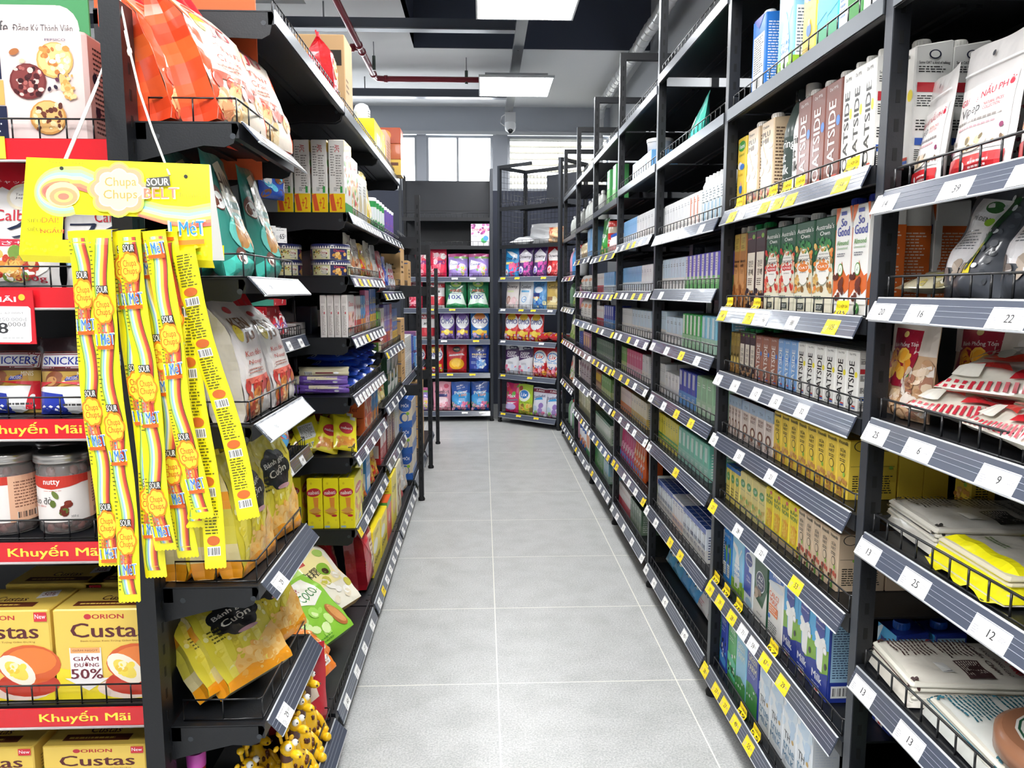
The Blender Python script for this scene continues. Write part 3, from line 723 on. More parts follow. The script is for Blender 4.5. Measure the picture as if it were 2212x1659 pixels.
oat('soat_white', .048, .05, .122, '#ecebe6', '#1d1d1f', False); oat('soat_brown', .048, .05, .122, '#9c6450', '#efe9e4', False); oat('soat_blue', .048, .05, .122, '#7fa9dc', '#f3f5f8', False)
carton('s137', .045, .045, .12, '#8a7340', [('r', '#a58c48', .1, .66, .9, .98), ('t', '#3c3014', '137', .5, .84, .5, .1), ('T', '#2c2010', 'nd', .35, .45, .6, .08), ('e', '#d8c070', .5, .25, .35, .15), ('x', ['#9a6a34', '#c08a4c'], .1, .02, .9, .2, 14, .006, 3)])
carton('b137', .063, .063, .215, '#a8713f', [('r', '#b59a4c', .08, .76, .92, .99), ('t', '#4a3a18', '137', .5, .9, .5, .07), ('l', '#5a4a20', .2, .79, .8, .84, 2), ('T', '#33200f', 'almond', .5, .63, .8, .04), ('T', '#33200f', 'milk', .4, .57, .5, .04), ('e', '#c08a58', .5, .42, .42, .12), ('l', '#5c3a1c', .25, .46, .75, .52, 3), ('x', ['#8a4c1e', '#b0703a', '#6e3a16', '#c98f58'], .02, .03, .98, .3, 46, .011, 5), ('r', '#d8d0c0', .4, .03, .75, .1)], cap='#e4e0d8', slope=.01)
carton('korean', .055, .06, .215, '#3b2327', [('r', '#e6dccb', .12, .2, .9, .72), ('T', '#d84a76', 'goods', .3, .9, .4, .03), ('e', '#8ab83c', .72, .92, .14, .03), ('T', '#3c2622', '검은', .5, .58, .5, .08), ('T', '#3c2622', '콩깨', .5, .47, .5, .08), ('l', '#5a4038', .25, .3, .8, .4, 4), ('x', ['#2c2430', '#b08050', '#d8b078', '#1e1a24'], .1, .04, .9, .24, 34, .008, 9), ('r', '#2c9c50', .02, .985, .98, 1)], cap='#2c9a55', slope=.008)
def aus(key, word, wc, seeds):
    carton(key, .072, .072, .21, '#1f5138', [('r', '#e9e4cc', 0, 0, 1, .42), ('p', '#e9e4cc', [(0, .42), (1, .42), (.9, .55), (.5, .6), (.1, .55)]), ('T', '#eef0ea', "Australia's", .5, .90, .9, .052), ('T', '#eef0ea', 'Own', .52, .835, .5, .045),
            ('x', seeds, .04, .2, .96, .74, 60, .006, 4), ('x', ['#2e7a3c', '#3c944a'], .1, .62, .9, .78, 22, .006, 6), ('e', '#9a9c88', .5, .5, .375, .215), ('e', '#f3f1ea', .5, .5, .355, .2), ('t', '#333', 'UNSWEETENED', .5, .62, .5, .014), ('T', '#2a2a2a', 'ORGANIC', .5, .575, .62, .034), ('r' if word == 'ALMOND' else 'e', wc, *((.2, .475, .8, .53) if word == 'ALMOND' else (.5, .49, .3, .045))), ('T', '#fff', word, .5, .502 if word == 'ALMOND' else .49, .5, .028), ('t', '#333', 'BEVERAGE', .5, .44, .35, .013), ('l', '#3a5a44', .08, .14, .6, .19, 2), ('r', '#2f3a34', .25, .03, .6, .1), ('l', '#e8e8e0', .28, .04, .57, .09, 3)],
            cap='#dfe0dc', side=[('l', '#cfd8cf', .15, .5, .85, .95, 12), ('r', '#e9e4cc', 0, 0, 1, .4), ('b', .2, .1, .8, .3)], slope=.008)
aus('aus_almond', 'ALMOND', '#d5352d', ['#c8342c', '#e0604a', '#e8b890']); aus('aus_oat', 'OAT', '#e8802c', ['#c89850', '#e0b868', '#8a6430', '#e88a40'])
carton('sogood', .078, .072, .222, '#f2f1ed', [('p', '#d96a2e', [(0, .14), (1, .14), (1, .38), (.82, .36), (.62, .42), (.5, .5), (.4, .4), (.2, .34), (0, .4)]), ('p', '#d96a2e', [(0, 1), (0, .84), (.2, .93), (.3, 1)]), ('p', '#d96a2e', [(1, 1), (1, .84), (.9, .93), (.84, 1)]), ('p', '#f2f1ed', [(0, .15), (.3, .24), (.45, .2), (.6, .27), (.75, .19), (1, .24), (1, .1), (0, .1)]), ('r', '#2f3f9e', .33, .925, .67, .96),
        ('T', '#26329c', 'So', .52, .86, .34, .075), ('T', '#26329c', 'Good', .52, .775, .74, .085), ('T', '#5a9a48', 'Almond', .5, .67, .72, .045), ('t', '#6a9a60', 'Unsweetened', .5, .62, .66, .026), ('l', '#667', .2, .54, .8, .58, 2), ('e', '#5a9a48', .45, .42, .16, .06), ('e', '#eef3ea', .45, .42, .13, .048), ('t', '#3c7c3c', '✓', .45, .42, .1, .04), ('x', ['#6b2f1c', '#5a2414'], .05, .15, .95, .36, 9, .011, 8), ('e', '#49904a', .5, .065, .16, .05), ('t', '#fff', '✓', .5, .065, .14, .045)],
        cap='#3848a8', side=[('r', '#d96a2e', 0, .1, 1, .8), ('l', '#f0d8c8', .1, .15, .9, .75, 22), ('p', '#f2f1ed', [(0, .3), (.2, .5), (.2, .8), (0, .85)])], slope=.008)
carton('fami', .063, .063, .21, '#f3d14a', [('e', '#3f9a3c', .5, .88, .42, .07), ('T', '#fff', 'Fami', .5, .88, .6, .06), ('t', '#3c7a34', 'CANXI', .5, .76, .6, .03), ('e', '#e8e8f4', .35, .62, .25, .05), ('e', '#3f78c8', .6, .6, .26, .04), ('t', '#c08a20', 'ÍT ĐƯỜNG', .4, .5, .6, .04), ('e', '#3a70c0', .5, .3, .18, .06), ('e', '#e8b088', .5, .37, .09, .03), ('l', '#8a7420', .1, .06, .8, .16, 4)], side=[('l', '#8a7420', .1, .1, .9, .9, 22)])
carton('plumil', .063, .063, .215, '#e3c9a6', [('t', '#3a2a20', 'Thêm', .35, .93, .5, .03), ('T', '#33241c', 'PLU', .4, .84, .6, .06), ('T', '#33241c', 'MIL', .4, .76, .6, .06), ('x', ['#f2e6d2', '#eedcc0'], .05, .4, .95, .72, 10, .012, 3), ('x', ['#a8442c', '#c86a44', '#7a4a30', '#5c7a34'], .02, .03, .98, .2, 22, .008, 2)], cap='#ece8e0', slope=.006, side=[('b', .6, .3, .95, .9), ('l', '#6a5240', .1, .1, .5, .9, 20)])
for key, c, tc, a, b2 in (('bottle_dark', '#3d4a46', '#e8ebe8', 'boring', 'oat milk'), ('bottle_white', '#e9e8e3', '#2a2c2c', 'boring', 'oat milk')):
    w = .082
    cyl(key, 'milk_bottle', 'bottle', [(None, [(.034, 0), (.041, .004), (.041, .02), (.041, .16), (.036, .185), (.022, .225), (.016, .235), (.016, .24)], c, 'g', None), ('label_print', [(.0413, .02), (.0413, .10), (.0413, .15)], c, 'm', [('T', tc, 'boring', .5, .85, .26, .2), ('T', tc, 'oat', .46, .62, .14, .16), ('T', tc, 'milk', .48, .4, .18, .18), ('t', tc, 'New Zealand', .5, .2, .26, .07)]), ('cap', [(.018, .236), (.018, .262), (.016, .264)], '#2a3030' if 'dark' in key else '#dcdad4', 'p', None)], .041, .264)
def vina(key, c, d1, word='SỮA HẠT', h=.125, line='#2a2a24', fr=None):
    carton(key, .05, .052, h, c, [('T', line, 'Vinamilk', .5, .93, .86, .06), ('T', line, word.split()[0], .5, .8, .5, .07), ('T', line, word.split()[1], .5, .71, .5, .07), ('l', line, .25, .6, .8, .66, 2), ('e', line, .55, .5, .22, .08), ('e', c, .55, .5, .18, .066), ('e', '#8fbf48', .7, .4, .1, .04)] + [('x', d1, .03, .03, .97, .32, 16, .006, 4)], side=[('e', line, .5, .9, .3, .09), ('e', c, .5, .9, .26, .078), ('r', line, .1, .56, .85, .565), ('l', line, .2, .1, .8, .42, 8), ('e', '#8fbf48', .7, .54, .09, .03)], top=c, name='nut_milk_carton')
vina('vina_yellow', '#f0cf4a', ['#c89048', '#e0b070', '#a86c30']); vina('vina_beige', '#dcc3a4', ['#8a4a34', '#4a2c20', '#5c8a3c', '#c05038'])
carton('truenut', .048, .052, .118, '#ddd0c8', [('r', '#a9c0d8', 0, .74, 1, 1), ('t', '#4a5a78', 'TH', .5, .83, .4, .07), ('T', '#8a5a44', 'true', .5, .66, .6, .07), ('T', '#6a4434', 'NUT', .5, .56, .6, .07), ('e', '#7a4a34', .5, .3, .32, .13), ('e', '#eee2d2', .5, .3, .18, .08), ('e', '#8a5234', .42, .16, .18, .07), ('l', '#6a4434', .1, .03, .9, .1, 2)], side=[('l', '#80604c', .15, .1, .85, .7, 10), ('r', '#a9c0d8', 0, .74, 1, 1)], top='#7a3c30', name='nut_milk_carton')
carton('leafyellow', .05, .052, .118, '#e6d68a', [('e', '#4c9a58', .5, .72, .36, .1), ('T', '#f4f4e8', 'LIF', .5, .72, .4, .07), ('t', '#3c6c40', 'sữa đậu nành', .5, .56, .8, .04), ('x', ['#d8b860', '#f0e0a0', '#8ab85c'], .05, .08, .95, .42, 16, .007, 5)], side=[('l', '#5c7444', .2, .1, .8, .8, 10)], top='#d8cc84', name='soy_milk_carton')
carton('blueyellow', .05, .052, .11, '#ecd870', [('r', '#3a78c4', 0, .9, 1, 1), ('e', '#58a05c', .5, .68, .34, .12), ('T', '#f4f4e8', 'Fami', .5, .68, .4, .08), ('l', '#7a7040', .2, .2, .8, .45, 3)], side=[('r', '#3a78c4', 0, .9, 1, 1), ('l', '#5c7444', .2, .1, .8, .8, 10)], top='#3a78c4', name='soy_milk_carton')
carton('bapnon', .05, .052, .125, '#f4dc2c', [('T', '#2f7a34', 'BẮP', .5, .83, .8, .1), ('T', '#2f7a34', 'NON', .5, .71, .8, .09), ('e', '#e0506a', .7, .92, .12, .04), ('e', '#f0b820', .6, .38, .3, .2), ('x', ['#f8d850', '#e8a818'], .3, .2, .9, .56, 30, .004, 4), ('r', '#b8a488', 0, 0, 1, .1)], side=[('l', '#7a7434', .15, .1, .85, .9, 12)], top='#f4dc2c')
def tall(key, c, front, side=None, cap=None, h=.21, top=None, w=.07): carton(key, w, .068, h, c, front, side=side or [('l', '#dfe6f0', .12, .1, .88, .9, 24)], cap=cap, slope=.006 if cap else 0, top=top or c)
tall('dutch', '#2d86d8', [('e', '#f0f4fa', .5, .88, .26, .06), ('e', '#1d3f94', .5, .88, .22, .048), ('T', '#f4f6fb', '100% Sữa', .5, .74, .86, .045), ('p', '#6cae34', [(.5, .28), (1, .36), (1, .62), (.6, .55)]), ('e', '#e0b090', .45, .56, .14, .06), ('e', '#2a2024', .45, .605, .14, .03), ('p', '#2b62c0', [(.2, .32), (.75, .32), (.66, .5), (.28, .5)]), ('r', '#eef2f4', .1, .12, .8, .32), ('l', '#333', .15, .14, .75, .3, 5)], top='#3c8a3c', h=.205)
tall('tuoisach', '#8fcdf0', [('p', '#8fbf3a', [(0, 0), (1, 0), (1, .26), (.6, .22), (0, .2)]), ('e', '#4f8c4c', .6, .87, .3, .04), ('T', '#f4f8f4', 'NutiMilk', .6, .87, .44, .03), ('p', '#f2f4f6', [(.1, .74), (.5, .7), (.65, .58), (.75, .4), (.78, .12), (.3, .1), (.26, .4), (.4, .6), (.1, .68)]), ('p', '#f2f4f6', [(.66, .56), (.9, .7), (.84, .72), (.7, .62)]), ('t', '#3c8cd0', 'SỮA TƯƠI', .5, .45, .5, .028), ('T', '#2f8cd8', 'TƯƠI', .5, .37, .52, .055), ('T', '#2f8cd8', 'SẠCH', .5, .29, .52, .055), ('x', ['#6aa630', '#a8cc5a'], .02, .01, .98, .16, 20, .007, 2)], side=[('r', '#eef0f2', .1, .2, .9, .7), ('l', '#68788c', .14, .22, .86, .68, 14), ('r', '#8fbf3a', 0, 0, 1, .2)], h=.21)
tall('devon', '#eaf1f6', [('r', '#2c50b8', 0, .2, .5, 1), ('e', '#f2f4f6', .5, .68, .4, .1), ('e', '#2a3c8c', .5, .68, .36, .085), ('T', '#f6f6f6', 'DEVONDALE', .5, .68, .62, .022), ('r', '#2444b0', .22, .2, .8, .52), ('T', '#f6f6fa', 'FULL', .5, .44, .36, .032), ('T', '#f6f6fa', 'CREAM', .5, .39, .44, .032), ('e', '#a8cce8', .6, .1, .35, .06)], cap='#f2f2f2')
tall('a2', '#2f5a40', [('p', '#e8e6e0', [(0, 0), (1, 0), (1, .5), (.7, .22), (0, .3)]), ('t', '#e8ece8', 'Australia', .5, .9, .7, .04), ('t', '#e8ece8', 'Own', .5, .85, .4, .035), ('e', '#dfe3e8', .5, .55, .34, .14), ('e', '#333c5c', .5, .55, .31, .125), ('T', '#f2f2f4', 'A2', .5, .6, .34, .06), ('T', '#f2f2f4', 'PROTEIN', .5, .53, .46, .025), ('T', '#f2f2f4', 'MILK', .5, .49, .3, .025), ('x', ['#b09880', '#7a6450'], .1, .3, .5, .42, 5, .01, 4), ('t', '#444', 'dairy', .5, .12, .4, .03)], cap='#d8d8d4', side=[('b', .2, .1, .9, .9)])
tall('calci', '#f2f0ec', [('p', '#2b6cc8', [(0, .7), (1, .78), (1, 1), (0, 1)]), ('T', '#f6f8fb', 'Meadow', .5, .88, .7, .06), ('T', '#f6f8fb', 'Fresh', .55, .8, .5, .055), ('e', '#e0e8f0', .5, .68, .5, .05), ('T', '#ea6424', 'CALCI', .4, .55, .64, .065), ('T', '#ea6424', 'MAX', .4, .47, .5, .065), ('r', '#ef7c34', .1, .3, .7, .42), ('l', '#f6e8dc', .14, .32, .66, .41, 3), ('e', '#3a78d0', .12, .25, .08, .03), ('l', '#555', .1, .05, .8, .2, 5)], cap='#3f7bd8', side=[('b', .55, .05, .95, .6), ('l', '#888', .1, .05, .5, .9, 20)], top='#2b6cc8')
OB = [('r', '#4fb0e8', 0, .3, 1, 1), ('p', '#82b43c', [(.5, .2), (1, .24), (1, .55), (.6, .5)]), ('p', '#82b43c', [(0, .3), (.3, .3), (.26, .52), (0, .5)]), ('p', '#dff0fa', [(0, .95), (.2, 1), (.3, 1), (0, .8)]), ('p', '#f4f4f2', [(.3, .58), (.7, .56), (.66, .26), (.34, .26)]), ('x', ['#f4f4f2', '#fafaf8'], .3, .52, .72, .62, 8, .012, 3), ('p', '#2b3f9c', [(0, .3), (.3, .33), (.42, .25), (.6, .24), (1, .3), (1, 0), (0, 0)]), ('p', '#2b3f9c', [(.2, .9), (.75, .86), (.75, .66), (.5, .6), (.2, .68)]), ('t', '#f0f2f8', 'Oldenburger', .48, .74, .5, .028), ('p', '#f0f2f8', [(.35, .79), (.5, .84), (.62, .79)]), ('e', '#333', .86, .36, .07, .035), ('e', '#d8d4cc', .8, .52, .12, .04), ('e', '#fff', .8, .52, .09, .03), ('T', '#f4f6fb', 'Milk', .4, .17, .6, .085), ('l', '#b8c4e8', .12, .07, .6, .1, 1), ('r', '#f0e8e0', .2, .01, .6, .06), ('r', '#c83c34', .35, .015, .5, .055)]
tall('olden', '#2b3f9c', OB, side=[('r', '#9fc4dc', .08, .22, .92, .97), ('l', '#33486c', .14, .26, .86, .94, 26), ('r', '#eceef0', .12, .05, .88, .18), ('b', .16, .06, .84, .17)], cap='#2f6fd8', top='#dfe4ea', h=.215)
tall('greencow', '#2fa06c', [('T', '#bfe8d4', '100%', .5, .8, .7, .1), ('l', '#bfe8d4', .2, .62, .8, .7, 2), ('p', '#2f86d0', [(0, 0), (1, 0), (1, .34), (.5, .26), (0, .36)]), ('p', '#4cc0a0', [(0, .36), (.5, .26), (1, .34), (1, .42), (.5, .36), (0, .46)]), ('x', ['#f2f4f2', '#22262a'], .1, .22, .9, .5, 12, .006, 8), ('p', '#38c08c', [(0, .1), (1, .04), (1, .1), (0, .17)])], h=.2)
tall('bluecow', '#2f48b4', [('T', '#c8d4f4', 'Vinamilk', .5, .93, .8, .04), ('T', '#c8d4f4', '100%', .5, .78, .7, .1), ('l', '#c8d4f4', .2, .62, .8, .7, 2), ('p', '#4f9ce8', [(0, .1), (1, .04), (1, .34), (.5, .26), (0, .4)]), ('p', '#26389c', [(0, .3), (1, .2), (1, .26), (0, .36)]), ('x', ['#f2f4f2', '#22262a'], .1, .2, .9, .5, 12, .006, 4), ('r', '#2f48b4', 0, 0, 1, .07)], h=.2)
tall('greenmilk', '#4cae5c', [('T', '#d4f0d4', '100%', .5, .8, .7, .1), ('l', '#d4f0d4', .2, .62, .8, .7, 2), ('p', '#68d0a8', [(0, .1), (1, .04), (1, .34), (.5, .4), (0, .4)]), ('p', '#3a9c4c', [(0, .2), (1, .12), (1, .2), (0, .28)]), ('x', ['#f2f4f2', '#22262a'], .1, .14, .9, .5, 12, .006, 5)], h=.2)
tall('farm_light', '#92cbe8', [('p', '#3f9a44', [(0, 0), (1, 0), (1, .22), (.5, .28), (0, .2)]), ('T', '#eef4e4', 'GREEN', .5, .72, .66, .1), ('T', '#eef4e4', 'FARM', .5, .59, .66, .1), ('x', ['#eef4f4', '#2f7a34'], .1, .1, .9, .24, 10, .005, 2)], h=.205)
tall('farm_dark', '#3646a4', [('p', '#3f9a44', [(0, 0), (1, 0), (1, .34), (.5, .4), (0, .36)]), ('T', '#e8e4c4', 'GREEN', .5, .76, .7, .1), ('T', '#e8e4c4', 'FARM', .5, .63, .7, .1), ('l', '#b8c0e8', .2, .5, .8, .56, 2), ('x', ['#eef4f4', '#2f7a34'], .1, .18, .9, .36, 10, .005, 2)], h=.205)
tall('thmilk', '#eaeff4', [('x', ['#bcd4ec', '#d4e4f2', '#c8dcf0'], 0, .5, 1, 1, 20, .016, 6), ('T', '#2c3038', 'TH', .35, .42, .4, .1), ('e', '#c8a050', .75, .43, .08, .03), ('t', '#5a8cb0', 'true', .5, .28, .8, .1), ('t', '#5a8cb0', 'MILK', .5, .15, .8, .08)], h=.2)
tall('blueback', '#2f78cc', [('r', '#eceff2', .12, .1, .94, .78), ('l', '#333', .18, .3, .88, .76, 16), ('b', .3, .12, .7, .26), ('p', '#2434a0', [(.1, 1), (.9, 1), (.5, .86)])], cap='#f0f0ee', top='#2434a0')
tall('cowwave', '#45b4e0', [('r', '#3fa4e4', 0, .6, 1, 1), ('p', '#3cc8b8', [(0, .3), (1, .36), (1, .55), (0, .5)]), ('x', ['#f2f4f2', '#1c2226'], .1, .6, .9, .8, 10, .008, 4), ('p', '#2f9c6c', [(0, 0), (1, 0), (1, .2), (0, .26)])])
tall('whitebluebox', '#dfe8f2', [('l', '#7890b8', .15, .2, .85, .8, 12), ('r', '#8fb4e0', 0, .85, 1, 1)])
tall('greenfresh', '#4fae4c', [('r', '#d4ecd0', .15, .5, .85, .9), ('l', '#3c7c3c', .2, .55, .8, .85, 6), ('r', '#2f8a34', 0, 0, 1, .3)])
# small pale carton families of the far bays: base, lower band, text colour
def small(key, c, band, tc, wd, h=.122, w=.046, topc=None, extra=None):
    carton(key, w, .05, h, c, [('r', band, 0, 0, 1, .38), ('T', tc, wd, .5, .25, .8, .12) if wd else ('l', tc, .2, .15, .8, .3, 3), ('l', tc, .2, .72, .8, .84, 2)] + (extra or []), side=[('r', band, 0, 0, 1, .38), ('l', tc, .2, .1, .8, .8, 9)], top=topc or c, name='drink_carton')
small('th_small', '#c9dcec', '#e6e4e2', '#6a7078', 'ue', topc='#b8c4d0')
small('white_grey', '#dfe1e4', '#e9e6e2', '#8a8f98', None); small('white_plain', '#e6e7ea', '#dcdfe4', '#9aa0aa', 'true')
small('purple_green', '#6a62c4', '#6cb06a', '#e8e4d4', None, extra=[('r', '#dcd8dc', .12, .3, .62, .98), ('l', '#7a74a4', .2, .5, .56, .9, 6)])
small('blue_white', '#7fb4e4', '#dfe6ee', '#4f86c0', None); small('green_small', '#46a858', '#9cc8a0', '#eef2ea', None, extra=[('r', '#dfe8dc', .2, .4, .66, .96)])
small('lightblue_small', '#86c0d8', '#a8ccb8', '#eef2f4', None, extra=[('r', '#d0e4ec', .2, .4, .66, .96)]); small('dark_box', '#3c4454', '#4a5264', '#9aa2b0', None, topc='#2c3038')
small('navy_small', '#3a48b0', '#5c9ce0', '#e8ecf4', None, extra=[('r', '#c4c8e0', .2, .55, .7, .96)], h=.13); small('sage_small', '#9cc4a0', '#b0d0b0', '#f0f2ec', None, h=.13, extra=[('r', '#d8e4d4', .3, .1, .8, .3)])
small('lime_yellow', '#dccf3c', '#e8dc50', '#4f7a2c', None, h=.125, extra=[('r', '#4fa048', 0, .3, 1, .37), ('r', '#4fa048', 0, .18, 1, .24)]); small('teal_small', '#76c4b0', '#98d0c0', '#f0f4f0', None, h=.125, extra=[('r', '#c8e4dc', .2, .5, .7, .9)])
small('white_orange', '#eceae6', '#e8e4e0', '#d87848', None, extra=[('r', '#e07a48', 0, .3, .25, .9)])
small('milkbox', '#dfe6f0', '#e4e2de', '#33406c', 'MILK', h=.12, topc='#3050a0', extra=[('r', '#3a5cb4', 0, .84, 1, 1), ('T', '#33406c', 'PURE', .5, .45, .8, .12), ('e', '#e8f0f8', .5, .7, .3, .1)]); small('milkbox_green', '#dfe4dc', '#cfd4cc', '#4f6454', None, h=.13, topc='#b8c0b8', extra=[('e', '#6a8a64', .4, .5, .3, .15)])
small('milkbox_peach', '#e6e6ec', '#eed4c4', '#4a5c9c', 'MILK', h=.12, topc='#dfe4ee', extra=[('r', '#3a5cb4', 0, .88, 1, .94)])
small('green_leaf', '#7aa860', '#c4d48c', '#f0f4e8', None, topc='#5c8848'); small('pink_small', '#d4587c', '#e8b0bc', '#fbeef0', None, topc='#b83c60'); small('red_white', '#e4e0e0', '#c8384c', '#b02838', None); small('orange_small', '#e0d0c4', '#e08a4a', '#7a5c78', None, topc='#a06038')
small('yellow_small', '#e4dcc4', '#d8b85c', '#6a7a8c', None, topc='#8a7a44'); small('green_dark', '#54705a', '#7a9078', '#e0e6dc', None, topc='#2c4434'); small('choc_small', '#9c6a54', '#c8a890', '#f0e4d8', None, extra=[('r', '#e8c434', .1, .5, .9, .9)], topc='#a04434')
small('green_white', '#dfe6dc', '#c8d8c4', '#4c7c54', None, topc='#245c40', extra=[('r', '#3a7a54', 0, .88, 1, 1)]); small('greenbox_tall', '#3c8a4c', '#4f9c4c', '#f0f0e4', None, h=.19, w=.06)
cyl('tallpack', 'milk_bottle', 'bottle', [(None, [(.02, 0), (.0225, .004), (.0225, .08), (.021, .13), (.014, .145)], '#e4e8e8', 'g', [('r', '#9cc0d8', .3, .1, .7, .5), ('l', '#6a7c88', .38, .5, .62, .8, 5)]), ('cap', [(.0135, .143), (.0135, .162)], '#eceeee', 'p', None)], .0225, .162)
# drink pouches
pouch('jelly', .07, .16, .03, '#c83c78', [('p', '#e8a0c0', [(0, .35), (1, .5), (1, .62), (0, .5)]), ('T', '#f0f4fa', 'Fristi', .5, .42, .8, .12, 20), ('e', '#5c8ad8', .5, .2, .35, .1)], name='drink_pouch', cat='pouch')
pouch('jelly_orange', .07, .16, .03, '#e0642c', [('T', '#f0f4fa', 'Fristi', .5, .42, .8, .12, 20), ('e', '#5c8ad8', .5, .2, .35, .1), ('e', '#e8c4a0', .5, .7, .3, .1)], name='drink_pouch', cat='pouch')
pouch('jelly_purple', .07, .16, .03, '#7a5cb0', [('T', '#f0f4fa', 'Fristi', .5, .42, .8, .12, 20), ('e', '#b8c4e8', .5, .2, .35, .1)], name='drink_pouch', cat='pouch')
pouch('cowpouch_green', .13, .17, .05, '#3f9c78', [('p', '#5cb0e0', [(0, 0), (1, 0), (1, .3), (.5, .36), (0, .3)]), ('x', ['#eef0dc', '#1c2a24'], .15, .28, .8, .55, 16, .011, 7), ('e', '#d8ecdc', .6, .76, .2, .09), ('T', '#3f9c78', '100%', .6, .76, .26, .06)], name='milk_pouch', cat='pouch', kind='pillow')
pouch('cowpouch_blue', .13, .17, .05, '#2b3ca0', [('p', '#4fa4e4', [(0, 0), (1, 0), (1, .3), (.5, .36), (0, .3)]), ('x', ['#eef0dc', '#141c3c'], .15, .28, .8, .55, 16, .011, 9), ('e', '#d8dcf0', .6, .76, .2, .09), ('T', '#2b3ca0', '100%', .6, .76, .26, .06)], name='milk_pouch', cat='pouch', kind='pillow')
pouch('th_pouch', .13, .17, .05, '#e6e7ea', [('e', '#c0d0ea', .3, .86, .3, .1), ('T', '#2c3038', 'TH', .5, .62, .34, .1), ('e', '#c8a050', .75, .62, .05, .03), ('t', '#4f86a8', 'rue', .45, .4, .6, .14), ('l', '#c87888', .2, .1, .7, .22, 3)], name='milk_pouch', cat='pouch', kind='pillow')

# ------------------------------------------------------------------ stock of the milk shelving
zB = RB['B'][2]; zC = RB['C'][2]; zD = RB['D'][2]; zE = RB['E'][2]; zF = RB['F'][2]; zG = RB['G'][2]
def RR(bay, sh, key, a, b, n, desc, **k):
    a = min(a, RB[bay][1] - .021); b = max(b, RB[bay][0] + .021)
    row('R', key, a, b, n, RB[bay][2][sh] + k.pop('dz', 0), desc, pl(bay, sh), **k)
RR('B', 7, 'blueback', 2.195, 2.039, 1, 'blue milk carton turned to its nutrition table')
RR('B', 7, 'tuoisach', 2.032, 1.837, 1, 'sky blue milk carton with a pouring milk picture', hs=1.1)
RR('B', 7, 'fami', 1.832, 1.757, 1, 'yellow soy milk carton beside the sky blue one', hs=1.15)
RR('B', 7, 'cowwave', 1.754, 1.646, 2, 'blue-green striped cow milk carton', hs=1.1)
RR('B', 7, 'whitebluebox', 1.646, 1.604, 1, 'pale blue-white milk carton beside the green ones')
RR('B', 7, 'greenfresh', 1.604, 1.540, 1, 'green and pale green milk carton', hs=1.1)
RR('B', 7, 'whitebluebox', 1.540, 1.411, 2, 'white milk carton with fine print')
RR('B', 6, 'fami', 2.277, 2.183, 1, 'yellow soy milk carton beside beige plant milk')
RR('B', 6, 'plumil', 2.183, 1.972, 2, 'beige plant milk carton')
put('bottle_dark', .80, 1.919, zB[6], -math.pi / 2, 'dark green oat milk bottle between beige cartons and a white bottle', 'oat milk bottles')
put('bottle_white', .80, 1.860, zB[6], -math.pi / 2, 'white oat milk bottle beside the dark green bottle', 'oat milk bottles')
RR('B', 6, 'oat_brown', 1.833, 1.610, 3, 'brown oat drink carton with white cap')
RR('B', 6, 'oat_white', 1.606, 1.475, 3, 'white oat drink carton with bold black lettering')
for i, (yy, dd) in enumerate(((1.44, 0), (1.44, .085), (1.44, .17))): put('oat_white', (.829, .899, .982)[i], 1.447, zB[6], -math.pi / 2, 'white oat drink carton seen side-on behind the pho spice pouches, ' + ('closer to the post', 'in the middle', 'closer to the wall panel')[i], 'oat cartons seen side-on through the first bay')
RR('B', 5, 'b137', 2.312, 2.152, 2, 'brown almond milk carton with gold label', nd=2)
RR('B', 5, 'korean', 2.152, 2.009, 2, 'dark Korean nut milk carton')
RR('B', 5, 'aus_almond', 2.005, 1.810, 2, 'dark green almond milk carton with red word')
RR('B', 5, 'aus_oat', 1.807, 1.606, 2, 'dark green oat milk carton with orange word')
RR('B', 5, 'sogood', 1.604, 1.461, 2, 'white and orange almond milk carton')
for i in range(2): put('sogood', .856 + .08 * i, 1.53, zB[5], -math.pi / 2, 'orange carton side seen behind the noodle bags, ' + ('closer to the post', 'closer to the wall panel')[i], 'orange cartons seen side-on')
P3 = dict(nd=3)
RR('B', 4, 's137', 2.312, 2.175, 3, 'small gold almond milk carton', **P3)
RR('B', 4, 'korean', 2.175, 2.050, 3, 'small silvery wrapped nut milk carton', nd=3, hs=.58, ds=.8)
RR('B', 4, 'soat_brown', 2.050, 1.889, 3, 'small brown oat drink carton', **P3)
RR('B', 4, 'soat_blue', 1.889, 1.770, 3, 'small light blue oat drink carton', **P3)
RR('B', 4, 'soat_white', 1.770, 1.475, 6, 'small white oat drink carton', **P3)
RR('B', 3, 'truenut', 2.390, 2.144, 4, 'small nut milk carton, far pack', **P3)
RR('B', 3, 'truenut', 2.133, 1.898, 4, 'small nut milk carton, near pack', **P3)
RR('B', 3, 'vina_yellow', 1.895, 1.494, 8, 'small yellow nut milk carton', nd=4)
put('vina_yellow', .98, 1.43, zB[3], -math.pi / 2, 'yellow nut milk carton seen side-on behind the striped rice paper')
RR('B', 2, 'blueyellow', 2.362, 2.133, 3, 'small yellow soy carton with blue top', **P3)
RR('B', 2, 'leafyellow', 2.129, 1.931, 4, 'small pale yellow soy carton', **P3)
RR('B', 2, 'bapnon', 1.928, 1.721, 4, 'small bright yellow corn milk carton', **P3)
RR('B', 2, 'vina_beige', 1.721, 1.517, 5, 'small beige nut milk carton', nd=4)
RR('B', 2, 'leafyellow', 2.239, 2.078, 2, 'yellow soy carton on the upper layer', xf=.86, dz=.12)
RR('B', 2, 'leafyellow', 2.050, 1.889, 3, 'pale yellow soy carton stacked high', xf=.87, dz=.12)
RR('B', 1, 'dutch', 2.413, 2.187, 2, 'blue milk carton with a boy picture')
RR('B', 1, 'tuoisach', 2.183, 2.074, 1, 'sky blue milk carton with pouring milk picture')
RR('B', 1, 'devon', 2.071, 1.995, 1, 'white and royal blue full cream carton')
